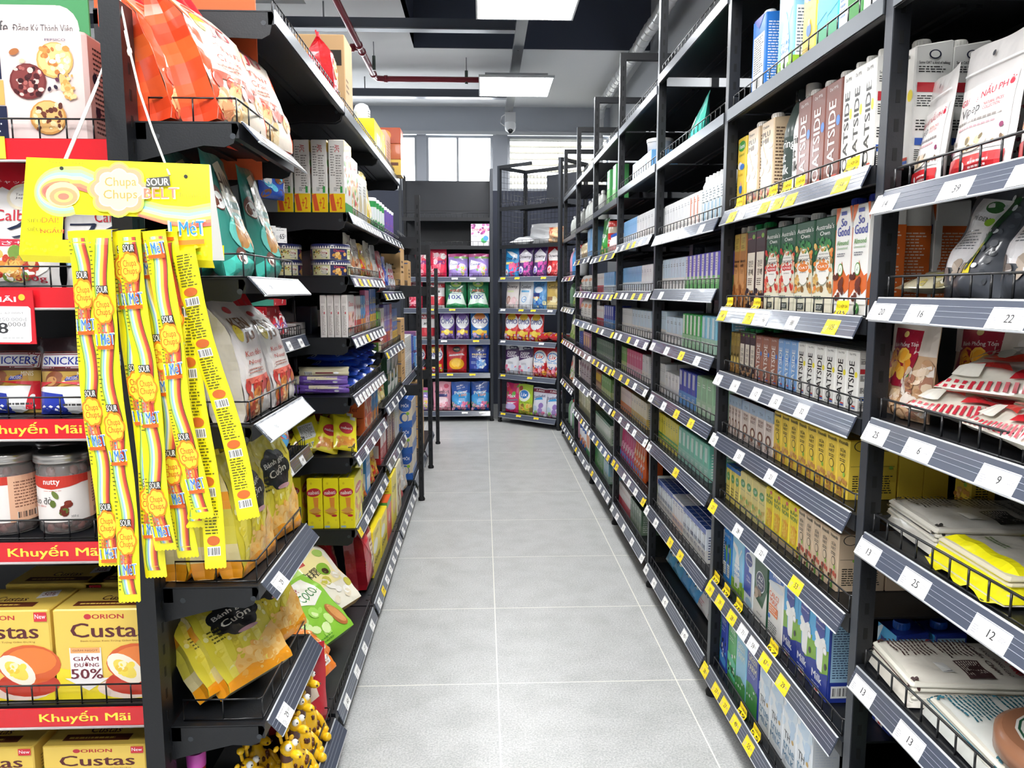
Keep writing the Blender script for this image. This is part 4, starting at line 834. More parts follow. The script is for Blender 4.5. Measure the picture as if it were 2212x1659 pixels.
RR('B', 1, 'a2', 1.992, 1.889, 1, 'green and white protein milk carton')
RR('B', 1, 'calci', 1.886, 1.785, 1, 'white carton with bold orange lettering')
RR('B', 1, 'olden', 1.783, 1.532, 3, 'blue carton with a milk glass picture')
for i in range(2): put('olden', .86 + .078 * i, 1.44, zB[1], -math.pi / 2, 'blue milk carton side with barcode under the rice paper shelf, ' + ('closer to the post', 'in the middle', 'closer to the wall panel')[i], 'blue cartons seen side-on')
RR('B', 0, 'greencow', 2.423, 2.282, 2, 'green and blue cow milk carton')
RR('B', 0, 'bluecow', 2.277, 2.195, 1, 'dark blue cow milk carton')
RR('B', 0, 'greenmilk', 2.191, 2.114, 1, 'green wavy milk carton')
RR('B', 0, 'farm_light', 2.110, 2.025, 1, 'light blue milk carton over a green field')
RR('B', 0, 'farm_dark', 2.022, 1.931, 1, 'violet-blue milk carton over a green field')
RR('B', 0, 'thmilk', 1.928, 1.589, 4, 'white milk carton with cloudy sky')
# teal-bag bay
pouch('tealbag', .22, .25, .09, '#3fc4b0', [('e', '#eef6f4', .4, .55, .22, .12), ('l', '#eef6f4', .2, .7, .8, .8, 2), ('e', '#2c8c84', .6, .3, .2, .1)])
put('tealbag', .82, 2.93, zC[7], -math.pi / 2 - .2, 'teal snack bag standing alone on the high shelf', rx=-.15, s=(1.1, 1, .8))
RR('C', 6, 'white_grey', 3.143, 2.752, 9, 'small white carton', nd=2)
RR('C', 6, 'white_orange', 2.752, 2.622, 3, 'small white carton with orange edge', nd=2)
RR('C', 6, 'tallpack', 2.622, 2.380, 6, 'slim white bottle', nd=2)
RR('C', 5, 'th_small', 3.226, 2.803, 8, 'small light blue and cream carton', **P3)
RR('C', 5, 'purple_green', 2.797, 2.390, 8, 'small violet and green carton', nd=2)
RR('C', 5, 'dark_box', 3.406, 3.098, 5, 'small dark box stacked high', xf=.86, dz=.123, hs=.5)
RR('C', 4, 'th_small', 3.278, 3.072, 4, 'pale blue carton of the tall pack', nd=3)
RR('C', 4, 'th_small', 3.064, 2.823, 4, 'pale blue carton of the short pack', nd=2, hs=.85)
RR('C', 4, 'green_small', 2.816, 2.572, 5, 'small green carton', **P3)
RR('C', 4, 'lightblue_small', 2.566, 2.404, 3, 'small light blue carton', **P3)
RR('C', 4, 'white_plain', 3.394, 3.158, 3, 'small white carton stacked high', xf=.94, dz=.105, hs=.62)
RR('C', 4, 'dark_box', 3.151, 2.886, 3, 'small grey-dark carton stacked high', xf=.94, dz=.105, hs=.62)
RR('C', 3, 'white_grey', 3.261, 3.064, 4, 'small white carton of the tall pack', **P3)
RR('C', 3, 'white_plain', 3.064, 2.849, 4, 'small white carton of the short pack', nd=2, hs=.8)
RR('C', 3, 'navy_small', 2.842, 2.611, 4, 'small navy blue carton', **P3)
RR('C', 3, 'sage_small', 2.605, 2.418, 3, 'small sage green carton', **P3)
RR('C', 2, 'lime_yellow', 3.278, 2.836, 8, 'small yellow carton with green bands', nd=4)
RR('C', 2, 'teal_small', 2.829, 2.438, 7, 'small teal green carton', nd=4)
RR('C', 1, 'milkbox_green', 3.314, 3.143, 4, 'small greenish white carton', nd=3)
RR('C', 1, 'milkbox', 3.143, 2.890, 6, 'small white and blue carton', nd=4)
RR('C', 1, 'milkbox_peach', 2.890, 2.728, 4, 'small white and peach carton', nd=4)
RR('C', 1, 'milkbox', 2.728, 2.442, 6, 'small blue-topped milk carton', nd=4)
for i, (kk, yy, l) in enumerate((('cowpouch_green', 3.10, 'green milk pouch with cow blotches, at the far post'), ('cowpouch_green', 2.98, 'green milk pouch with cow blotches, beside the dark blue one'), ('cowpouch_blue', 2.86, 'dark blue milk pouch with cow blotches, beside the green one'), ('cowpouch_blue', 2.74, 'dark blue milk pouch with cow blotches, beside the white ones'), ('th_pouch', 2.62, 'white milk pouch on the bottom shelf, beside the dark blue ones'), ('th_pouch', 2.50, 'white milk pouch on the bottom shelf, second from the near post'), ('th_pouch', 2.38, 'white milk pouch on the bottom shelf, at the near post'))):
    for q in range(3): put(kk, .80 + q * .085, yy, zC[0] + .012, -math.pi / 2, l + ('', ', second in line', ', third in line')[q] if q == 0 or len((l + ' second in line').split()) <= 16 else l.split(',')[0] + ', behind, ' + ORD[i] + ' from far post' + ('', ', middle row', ', last row')[q], 'milk pouches on the bottom shelf', rx=-.62, s=(.95, 1, 1))
# bays beyond
carton('bluetub_box', .10, .12, .10, '#6fa8dc', [('r', '#e8eef4', .1, .2, .9, .8), ('l', '#4a6c9c', .2, .3, .8, .7, 4)], name='food_box', cat='box')
cyl('whitetub', 'food_tub', 'tub', [(None, [(.05, 0), (.055, .004), (.058, .05)], '#dfe0e2', 'g', [('l', '#7a8494', .3, .2, .6, .8, 4)]), ('lid', [(.061, .048), (.061, .062), (.058, .064)], '#eceded', 'g', None)], .06, .064)
RR('D', 7, 'bluetub_box', 3.85, 3.42, 4, 'light blue food box on the high shelf')
put('whitetub', .82, 3.55, zD[7] + .102, 0, 'white round tub on top of the light blue boxes')
RR('D', 6, 'blue_white', 4.216, 3.706, 10, 'small blue and white carton', nd=2)
RR('D', 6, 'white_grey', 3.706, 3.341, 6, 'small white carton', nd=2)
RR('D', 5, 'blue_white', 4.290, 3.586, 12, 'small blue and white carton', nd=2)
RR('D', 5, 'white_plain', 3.576, 3.350, 4, 'small white carton at the near post', nd=2)
RR('D', 4, 'white_grey', 4.260, 3.786, 8, 'small white carton', nd=2)
RR('D', 4, 'th_small', 3.774, 3.359, 6, 'small pale blue carton', nd=2)
RR('D', 3, 'green_leaf', 4.305, 3.907, 7, 'small green carton', **P3)
RR('D', 3, 'pink_small', 3.895, 3.524, 6, 'small pink carton', **P3)
RR('D', 3, 'white_grey', 3.524, 3.369, 2, 'small white carton at the near post', nd=2)
RR('D', 2, 'orange_small', 4.351, 3.763, 10, 'small orange and white carton', **P3)
RR('D', 2, 'yellow_small', 3.751, 3.397, 6, 'small yellow and grey carton', **P3)
RR('D', 1, 'jelly_purple', 4.367, 4.049, 5, 'purple drink pouch', nd=3)
RR('D', 1, 'jelly', 4.049, 3.695, 6, 'pink drink pouch', nd=3)
RR('D', 1, 'jelly_orange', 3.695, 3.445, 5, 'orange drink pouch', nd=3)
RR('D', 0, 'red_white', 4.367, 3.740, 10, 'small red and white carton', nd=3)
RR('D', 0, 'green_dark', 3.728, 3.464, 5, 'small dark green carton', nd=3)
carton('greencarton', .075, .075, .215, '#5ab068', [('r', '#8cc878', 0, 0, 1, .45), ('r', '#d8ecd4', .2, .5, .8, .8), ('e', '#7cc070', .5, .3, .3, .08)])
RR('E', 7, 'greencarton', 4.683, 4.275, 2, 'green carton standing on the high shelf')
pouch('greenbag', .16, .24, .07, '#3fa440', [('T', '#f2f4ee', 'Milo', .5, .55, .7, .12), ('x', ['#d8b870', '#2f7a30'], .1, .05, .9, .25, 14, .012, 3)])
RR('E', 6, 'greenbag', 4.93, 4.72, 1, 'green snack bag beside the red-lidded jar')
cyl('redjar', 'snack_jar', 'jar', [(None, [(.05, 0), (.058, .006), (.058, .10), (.055, .165), (.05, .175)], '#d8c8b0', 'g', [('r', '#d0342c', .1, .3, .9, .75), ('T', '#fff', 'Bibica', .5, .5, .2, .2)]), ('lid', [(.056, .17), (.056, .2), (.052, .204)], '#d8352c', 'g', None)], .058, .204)
put('redjar', .82, 4.62, zE[6], -math.pi / 2, 'snack jar with a red lid beside the green bag')
cyl('minibottle', 'milk_bottle', 'bottle', [(None, [(.018, 0), (.02, .004), (.02, .07), (.012, .09), (.012, .1)], '#eceef0', 'g', [('r', '#c84a3c', .3, .2, .7, .5)]), ('cap', [(.013, .098), (.013, .115)], '#2f62c4', 'p', None)], .02, .115)
RR('E', 6, 'minibottle', 4.52, 4.11, 8, 'small white bottle with blue cap', nd=2, fit=False)
RR('E', 5, 'red_white', 5.050, 4.701, 5, 'small red-based carton', nd=2)
RR('E', 5, 'blue_white', 4.683, 4.321, 6, 'small blue-white carton', nd=2)
RR('E', 4, 'red_white', 5.029, 4.683, 5, 'small red and white carton', nd=2)
RR('E', 4, 'navy_small', 4.666, 4.321, 5, 'small navy and white carton', nd=2)
RR('E', 3, 'green_dark', 5.050, 4.321, 10, 'small dark green carton', nd=3)
RR('E', 2, 'choc_small', 5.134, 4.738, 5, 'small brown and yellow carton', nd=3)
RR('E', 2, 'green_leaf', 4.720, 4.367, 5, 'small leaf green carton', nd=3)
RR('E', 1, 'green_white', 5.177, 4.367, 10, 'small green-topped white carton', nd=4)
RR('E', 0, 'greenbox_tall', 5.113, 4.613, 5, 'tall green carton', nd=2)
RR('E', 0, 'lightblue_small', 4.596, 4.398, 3, 'light blue carton at the near post', nd=2)
carton('bluetall', .13, .10, .20, '#7cb0e0', [('t', '#3c4c74', 'simply', .5, .4, .16, .6, 90), ('r', '#94c0e8', .1, .7, .9, .95)], name='food_box', cat='box')
RR('F', 6, 'bluetall', 5.45, 5.1, 2, 'tall light blue box')
pouch('beigebag', .13, .13, .06, '#d8c8a4', [('x', ['#c8a468', '#e8d8b0', '#a87c44'], .1, .1, .9, .7, 20, .014, 3)], kind='pillow')
RR('F', 6, 'beigebag', 5.84, 5.5, 3, 'small beige snack bag')
pouch('whitepack', .16, .12, .06, '#e4e2dc', [('l', '#9a9488', .2, .3, .8, .6, 3), ('e', '#e0a078', .6, .7, .2, .1)], kind='pillow')
RR('F', 5, 'whitepack', 5.82, 5.02, 4, 'orange-white snack pack')
RR('F', 4, 'whitepack', 5.82, 5.02, 4, 'white cup bag', nd=2, hs=1.3)
carton('purplebox', .12, .1, .13, '#8a5a84', [('e', '#d8b070', .5, .5, .3, .3), ('l', '#f0e4ec', .1, .8, .9, .92, 1)], name='food_box', cat='box')
carton('bluebox', .10, .1, .12, '#3a4fa4', [('l', '#e8ecf8', .2, .3, .8, .7, 3)], name='food_box', cat='box')
RR('F', 3, 'bluebox', 5.84, 5.66, 2, 'dark blue snack box'); RR('F', 3, 'purplebox', 5.62, 5.02, 5, 'purple snack box')
pouch('silverpack', .13, .17, .06, '#a49a9a', [('l', '#5c4c50', .2, .3, .8, .8, 5), ('e', '#6c4c54', .5, .7, .3, .1)], kind='block')
RR('F', 2, 'silverpack', 5.82, 5.02, 6, 'silver-grey drink powder bag')
carton('olivebox', .13, .1, .17, '#8c8c64', [('r', '#c8c4a4', .1, .3, .9, .8), ('l', '#5c5c3c', .2, .4, .8, .7, 4)], name='food_box', cat='box')
RR('F', 1, 'olivebox', 5.83, 5.02, 6, 'olive grey powder box')
carton('orangebox', .14, .1, .2, '#dfe2dc', [('e', '#e88a3c', .5, .55, .4, .3), ('r', '#3c9a4c', 0, 0, 1, .2), ('l', '#3c5c8c', .2, .85, .8, .95, 1)], name='food_box', cat='box')
cyl('bluecan', 'powder_can', 'can', [(None, [(.05, 0), (.05, .004), (.05, .15), (.05, .154)], '#2f62b4', 'g', [('r', '#eceef4', .3, .3, .7, .8), ('e', '#e0803c', .5, .3, .1, .2)]), ('lid', [(.052, .152), (.052, .165)], '#e4e6ea', 'g', None)], .05, .165)
RR('F', 0, 'bluecan', 5.8, 5.42, 3, 'blue powder can'); RR('F', 0, 'orangebox', 5.4, 5.02, 2, 'white box with an orange picture')
# bottles and refill packs in the last bay
def cleaner(key, c, capc, h=.26): cyl(key, 'cleaner_bottle', 'bottle', [(None, [(.036, 0), (.042, .006), (.042, h * .6), (.03, h * .8), (.013, h * .88), (.013, h * .9)], c, 'g', [('r', '#f2f2f2', .3, .15, .7, .75), ('e', capc, .5, .45, .12, .18)]), ('cap', [(.016, h * .89), (.016, h * .97), (.01, h)], capc, 'p', None)], .042, h)
cleaner('bot_pink', '#e8a4c0', '#d8d8dc'); cleaner('bot_blue', '#4fa0e0', '#2c50c0'); cleaner('bot_white', '#eceef0', '#c83c44'); cleaner('bot_green', '#88b48c', '#3c4c44'); cleaner('bot_clear', '#b8bcb8', '#dfe0e0', .2)
pouch('greenpack', .15, .24, .07, '#c8d494', [('e', '#e4e8d4', .5, .7, .35, .12), ('x', ['#8ab44c', '#d8e4a8'], .1, .1, .9, .5, 14, .02, 3), ('T', '#2c2c34', 'Og', .5, .72, .4, .1)])
pouch('redgreenpack', .15, .24, .07, '#e6dccc', [('e', '#d85a34', .5, .7, .35, .12), ('x', ['#7ac03c', '#e88848', '#eef0e0'], .1, .05, .9, .5, 16, .02, 5), ('T', '#1c1c24', 'u', .5, .8, .3, .1)])
for sh, ks in ((5, ('bot_clear', 'bot_clear', 'bot_clear', 'bot_clear')), (4, ('bot_pink', 'bot_blue', 'bot_blue', 'bot_white', 'bot_white')), (3, ('bot_green', 'greenpack', 'bot_green', 'bot_pink')), (2, ('greenpack',) * 4), (1, ('redgreenpack',) * 4), (0, ('bot_green', 'bot_white', 'bot_green', 'bot_blue', 'bot_white', 'bot_pink'))):
    n = len(ks)
    for i, k2 in enumerate(ks):
        yy = 6.68 - (i + .5) * .8 / n
        d = {'bot_clear': 'clear pump bottle', 'bot_pink': 'pink cleaner bottle', 'bot_blue': 'blue cleaner bottle', 'bot_white': 'white cleaner bottle', 'bot_green': 'green-grey cleaner bottle', 'greenpack': 'pale green refill pack', 'redgreenpack': 'white, green and red refill pack'}[k2]
        put(k2, .80, yy, zG[sh], -math.pi / 2, d + ', ' + ORD[i] + ' from far post, ' + pl('G', sh), 'cleaning supplies in the bottle bay', s=(.9, .9, .9 if sh < 4 else .95))
for i, yy in enumerate((5.72, 5.55, 5.3, 5.12)): put('bot_clear', .81, yy, zF[7], -math.pi / 2, 'clear pump bottle, ' + ORD[i] + ' from far post, high shelf of the blue-box bay', 'pump bottles', s=(.9, .9, 1))
# the rest of the deep rows (only their tops show) as one stuff object
bm_ = MB()
for key, x, y, z, rz, sc_ in BACK:
    p = PR[key]; c, s_ = math.cos(rz), math.sin(rz); w, d, h = p['w'] * sc_[0] / 2, p['d'] * sc_[1] / 2, p['h'] * sc_[2]
    me = p['parts'][0][1]; m0 = me.materials[0]
    def P_(u, v, zz): return (x + u * c - v * s_, y + u * s_ + v * c, z + zz)
    bm_.add([P_(u, v, zz) for zz in (0, h) for v in (-d, d) for u in (-w, w)], [(0, 2, 3, 1), (4, 5, 7, 6), (0, 1, 5, 4), (2, 6, 7, 3), (0, 4, 6, 2), (1, 3, 7, 5)], m0)
    bm_.add([P_(u, v, h + .0006) for u, v in ((-w, -d * .12), (w, -d * .12), (w, d * .12), (-w, d * .12))], [(0, 1, 2, 3)], mat('#dcdcd8', 'g'))
so = bm_.obj('drink_cartons_behind'); so['kind'] = 'stuff'; tag(so, 'rows of small drink cartons standing deep behind the front rows of the milk shelving', 'cartons')

# ------------------------------------------------------------------ gusseted block bag: flat front, folded side gussets, sealed top
def gbag(key, w, h, t, col, side, front, seal, name='snack_bag', cat='bag', bottom=None, lean=0, sealh=.03, roll=0, sidels=None):
    mb = MB(); rows_ = 14; ring = []; r = random.Random(len(key))
    def sec(v):
        k = 1 if v < .72 else max(.0, 1 - ((v - .72) / .28) ** 1.2); q = t / 2 * k * min(1, .82 + v * 3); ww = w / 2 * (1 - .02 * math.sin(v * 17))
        g = .22 * q + (t / 2 - q) * .0 + (1 - k) * .02
        return ww, max(q, .002), g
    ph = r.uniform(0, 6)
    def P(v, u, sgn):     # front/back face
        ww, q, g = sec(v); bul = .012 * math.sin(math.pi * u) * math.sin(math.pi * min(1, v * 1.15)) + .0025 * math.sin(u * 13 + v * 8 + ph) * math.sin(v * 19)
        return (ww * (2 * u - 1), sgn * (q + bul) + lean * v * v, v * h)
    NU = 10
    for sgn in (-1, 1):
        vs = [P(b / rows_, a / NU, sgn) for b in range(rows_ + 1) for a in range(NU + 1)]
        fs = []
        for b in range(rows_):
            for a in range(NU): k = b * (NU + 1) + a; f = (k, k + 1, k + NU + 2, k + NU + 1); fs.append(f if sgn < 0 else f[::-1])
        mb.add(vs, fs, mat(col if sgn < 0 else side, 'f'), True)
    for sx in (-1, 1):
        vs = []
        for b in range(rows_ + 1):
            v = b / rows_; ww, q, g = sec(v); y0 = lean * v * v
            for yy, inn in ((-1, 0), (-.5, .5), (0, 1), (.5, .5), (1, 0)): vs.append((sx * (ww - inn * (g + .0015 * math.sin(v * 15 + ph) * (inn > .9))), yy * q + y0, v * h))
        fs = []
        for b in range(rows_):
            for a in range(4): k = b * 5 + a; f = (k, k + 1, k + 6, k + 5); fs.append(f if sx > 0 else f[::-1])
        if sidels:
            for q4, f in enumerate(fs): mb.add([vs[i] for i in f], [(0, 1, 2, 3)], mat(sidels[(q4 // 8) % len(sidels)], 'g'), True)
        else: mb.add(vs, fs, mat(side, 'f'), False)
        if False:
            for (c2, va, vb, ya, yb) in sidels:
                ww, q, g = sec((va + vb) / 2); mb.add([(sx * (ww + .001 - (g * .5 if abs(yy) < .9 else 0)), yy * q + lean * v * v, v * h) for v, yy in ((va, ya), (va, yb), (vb, yb), (vb, ya))], [(0, 1, 2, 3) if sx > 0 else (3, 2, 1, 0)], mat(c2, 'f'))
    vs = [P(0, a / NU, -1) for a in range(NU + 1)] + [P(0, a / NU, 1) for a in range(NU + 1)]
    mb.add(vs, [(a, NU + 1 + a, NU + 2 + a, a + 1) for a in range(NU)], mat(side, 'f'))
    S = lambda x, y, o: (lambda p: (p[0], p[1] - o, p[2]))(P(min(1, max(0, y / h)), min(1, max(0, x / w)), -1))
    art(mb, S, w, h, front, 'f', True, .0009, .00016)
    # top seal fin with zigzag edge
    n = 26; vs = []
    for a in range(n + 1):
        x = w * (a / n - .5); ww = .004 * math.sin(a * .9)
        vs += [(x, lean + ww, h - .001), (x, lean + ww * 2 + roll * .5, h + sealh * (.94 + .06 * (a % 2)))]
    mb.add(vs, [(2 * a, 2 * a + 2, 2 * a + 3, 2 * a + 1) for a in range(n)], mat(seal, 'f'), True)
    reg(key, name, cat, [(None, mb.mesh(name))], w, t, h)
LZ = math.pi / 2
def kenju(key, main, side, seal, sub, subc, food):
    gbag(key, .20, .30, .085, main, side, [('p', side, [(0, 0), (.12, 0), (.1, .3), (.14, .6), (.06, 1), (0, 1)]), ('e', '#d03a40', .5, .91, .1, .03), ('T', subc, 'KEN', .5, .80, .56, .09), ('T', subc, 'JU', .56, .68, .4, .09), ('e', '#f0d840', .26, .72, .09, .07), ('t', '#c8452c', sub[0], .5, .55, .56, .05), ('t', '#c8452c', sub[1], .55, .47, .56, .045), ('l', '#b87868', .2, .38, .85, .43, 2), ('r', '#e8705c', .1, .30, .95, .35), ('x', food, .1, .03, .98, .3, 30, .018, 4)], seal, bottom=None, roll=.05, sealh=.055, lean=.045,
         sidels=['#d8431f', '#e4592c', '#dc4a24', '#e8652f'] if side == '#e8532c' else None)
kenju('kenju_red', '#f3e6d6', '#e8532c', '#c02830', ('Thin', 'Cracker'), '#c4444c', ['#f0c890', '#e89868', '#f4dcb0', '#e0604c'])
kenju('kenju_nougat', '#e9e2de', '#dcd6d4', '#d8323a', ('Kem dẻo', 'Nougat'), '#8a5c34', ['#d8843c', '#b84a30', '#ecc48c', '#c8342c'])
wz = WZ
for (x, y, l) in ((-.635, 1.70, 'red-sided rice cracker bag on top of the wing rack, behind the other'), (-.545, 1.705, 'red-sided rice cracker bag on top of the wing rack, at the front'), (-.535, 1.905, 'red-sided rice cracker bag on the wing rack, second along')):
    put('kenju_red', x, y, wz[5], LZ - .22, l, 'rice cracker bags on the wing rack', rx=-.24)
put('kenju_nougat', -.625, 1.70, wz[3], LZ, 'white rice cracker bag with red fin, behind its neighbour, mid wing rack', 'white rice cracker bags', rx=-.02, s=(.95, .85, .86))
put('kenju_nougat', -.545, 1.71, wz[3], LZ, 'white rice cracker bag with red fin, at the front of the wing rack', 'white rice cracker bags', rx=-.03, s=(.95, .9, .88))
put('kenju_nougat', -.535, 1.915, wz[3], LZ, 'white rice cracker bag with nougat pictures, second along the wing rack', 'white rice cracker bags', rx=-.12, s=(.95, .9, .84))
pouch('coconut', .20, .27, .075, '#2f7f74', [('p', '#e6dcc0', [(.2, .3), (.8, .25), (.78, .85), (.6, .95), (.3, .9)]), ('T', '#4a2a20', 'HAN', .52, .76, .5, .16), ('r', '#3c8a7c', .22, .56, .8, .62), ('e', '#6b3a2c', .12, .62, .12, .1), ('e', '#eef0ec', .12, .6, .1, .07), ('e', '#6cc8bc', .55, .36, .42, .17), ('e', '#c08848', .42, .36, .17, .14), ('e', '#d09a58', .72, .33, .16, .15), ('x', ['#dcb070', '#b07838'], .3, .25, .85, .47, 26, .008, 3), ('p', '#48c4b4', [(0, 0), (1, 0), (1, .16), (.6, .1), (.2, .2), (0, .12)]), ('r', '#2c7a44', .62, .1, .76, .2), ('r', '#e8e8e4', .78, .08, .9, .2), ('e', '#6b3a2c', .25, .16, .13, .07), ('e', '#f0f0ea', .25, .14, .11, .05)], seed=4)
for (x, y, l, a) in ((-.625, 1.70, 'teal coconut cookie bag at the back of the wing rack', -.12), (-.545, 1.715, 'teal coconut cookie bag at the front of the wing rack', -.16), (-.54, 1.92, 'teal coconut cookie bag, second along the wing rack', -.14)):
    put('coconut', x, y, wz[4], LZ + .06, l, 'teal cookie bags', rx=a)
RO = [('x', ['#f0e070', '#e6d23c', '#f4eca0'], .04, .18, .96, .82, 46, .010, 5), ('r', '#f2e25c', .1, .1, .2, .85), ('r', '#d8c230', .3, .08, .4, .7), ('r', '#efe06a', .62, .1, .72, .6), ('p', '#f3c16c', [(.2, .04), (1, .04), (1, .42), (.8, .36), (.6, .28), (.35, .3), (.2, .2)]), ('x', ['#f6cc80', '#f0b050'], .25, .05, .98, .3, 26, .012, 6), ('p', '#f4a01c', [(0, 0), (1, 0), (1, .12), (.7, .08), (.4, .13), (0, .08)]), ('f', '#1f2022', .52, .62, .38, .19, 7), ('T', '#eeeadf', 'Bánh gạo', .52, .68, .56, .06, 6), ('T', '#f4f0e2', 'Cuộn', .52, .59, .46, .09, 6), ('e', '#d0a0a8', .6, .45, .16, .02), ('l', '#6a6420', .1, .45, .28, .6, 4)]
gbag('roll', .20, .29, .05, '#e6d640', '#cfc4a0', RO, '#e8cc20', roll=.01, sealh=.025, sidels=['#f0a020', '#e8d8a0', '#dcd050', '#d8cc48'])
reg('roll_pack', 'rice_roll_bag', 'bag', [(None, PR['roll']['parts'][0][1])], .2, .055, .3)
for i, (x, y, a, sc_, l) in enumerate(((-.665, 1.705, -.03, .9, 'yellow rice roll bag standing edge-on, closest to the rack upright'), (-.605, 1.71, -.08, .9, 'yellow rice roll bag standing edge-on, middle of three'), (-.545, 1.715, -.14, .95, 'yellow rice roll bag standing edge-on, closest to the price rail'), (-.54, 1.915, -.16, .98, 'yellow rice roll bag standing second along the wing rack'))):
    put('roll_pack', x, y, wz[2], LZ - (.12 if i < 3 else .25), l, 'rice roll bags on the wing rack', rx=a, s=(.9, 1.1, sc_))
for i, (x, y, z, a, sc_, l) in enumerate(((-.585, 1.72, .03, -.72, .82, 'yellow rice roll bag slumped at an angle, under another, lower wing rack'), (-.54, 1.725, .035, -.72, .86, 'yellow rice roll bag slumped on top with its black logo showing'), (-.54, 1.925, .03, -.42, .9, 'yellow rice roll bag leaning second along the lower wing rack'), (-.56, 1.90, .01, -.75, .9, 'yellow rice roll bag lying under its leaning neighbour, lower wing rack'))):
    put('roll_pack', x, y, wz[1] + z, LZ + (-.5 if i < 2 else -.3), l, 'rice roll bags on the lower wing rack', rx=a, s=(1, 1, sc_))
# toy giraffes on the base of the wing rack
def giraffe(x, y, h, rz, lab):
    r = empty('giraffe_toy', (x, y, wz[0] + .001), rz); tag(r, lab, 'toy', 'toy giraffes on the bottom of the wing rack')
    ye = mat('#f6c41c', 'g'); br = mat('#5a3020', 'g')
    b = MB(); b.lathe([(.024, 0), (.028, .01), (.03, h * .22), (.026, h * .36), (.016, h * .42), (.0135, h * .5), (.0125, h - .06), (.014, h - .05)], ye, 18)
    for sx in (-1, 1):
        b.tube([(sx * .024, -.008, h * .34), (sx * .034, -.018, h * .24), (sx * .032, -.034, h * .14)], .008, ye, 8); b.ball((sx * .03, -.038, h * .12), .010, ye, 8)
        b.tube([(sx * .014, -.018, .03), (sx * .018, -.042, .012)], .011, ye, 8); b.ball((sx * .019, -.05, .012), (.012, .015, .012), ye, 10)
    b.obj('body', r)
    s = MB(); rr = random.Random(int(x * 977))
    for q in range(22):
        a = rr.uniform(0, 6.28); z = rr.uniform(.02, h * .4); R_ = .0295 * (1 if z < h * .3 else .82)
        s.ball((R_ * math.cos(a), R_ * math.sin(a), z), (.006, .006, .008), br, 7)
    s.obj('spots', r)
    n = MB(); n.lathe([(.0148, h * .62), (.0148, h * .84)], br, 14); n.obj('neck_band', r)
    hd = MB(); hd.ball((0, -.004, h - .03), (.017, .02, .018), ye); hd.ball((0, -.028, h - .038), (.012, .02, .010), ye)
    for sx in (-1, 1):
        hd.ball((sx * .006, -.045, h - .036), .003, br, 7)
        hd.tube([(sx * .009, .006, h - .014), (sx * .01, .01, h + .006)], .004, ye, 7); hd.ball((sx * .01, .01, h + .01), .009, ye, 10)
        hd.ball((sx * .026, .008, h - .02), (.009, .005, .007), ye, 8)
    hd.obj('head', r)
    for sx in (-1, 1): e = MB(); e.ball((sx * .011, -.016, h - .018), .0085, mat('#f6f6f2', 'g'), 12); e.ball((sx * .0135, -.0235, h - .016), .0022, mat('#16161a', 'g'), 7); e.obj('eye', r)
for i, (x, y, h) in enumerate(((-.470, 1.69, .155), (-.470, 1.76, .175), (-.472, 1.83, .19), (-.478, 1.92, .205))):
    giraffe(x, y, h, 1.1, ('yellow toy giraffe in the line below the rail, closest to the camera', 'yellow toy giraffe in the line, second from the camera', 'yellow toy giraffe in the line, third from the camera', 'yellow toy giraffe at the back of the line, beside the red pack')[i])
giraffe(-.56, 1.68, .12, 1.2, 'yellow toy giraffe standing apart, behind the line of giraffes'); giraffe(-.57, 1.79, .13, 1.0, 'spotted toy giraffe behind the line, beside the pink tube')
cyl('pinktube', 'candy_tube', 'tube', [(None, [(.018, 0), (.02, .004), (.02, .11)], '#b0202c', 'g', [('l', '#f0e0e0', .35, .1, .6, .8, 6)]), ('cap', [(.021, .108), (.022, .135), (.019, .142)], '#e25ac8', 'g', None)], .022, .142)
put('pinktube', -.67, 1.66, wz[0], LZ, 'dark red candy tube with a pink cap behind the giraffes')

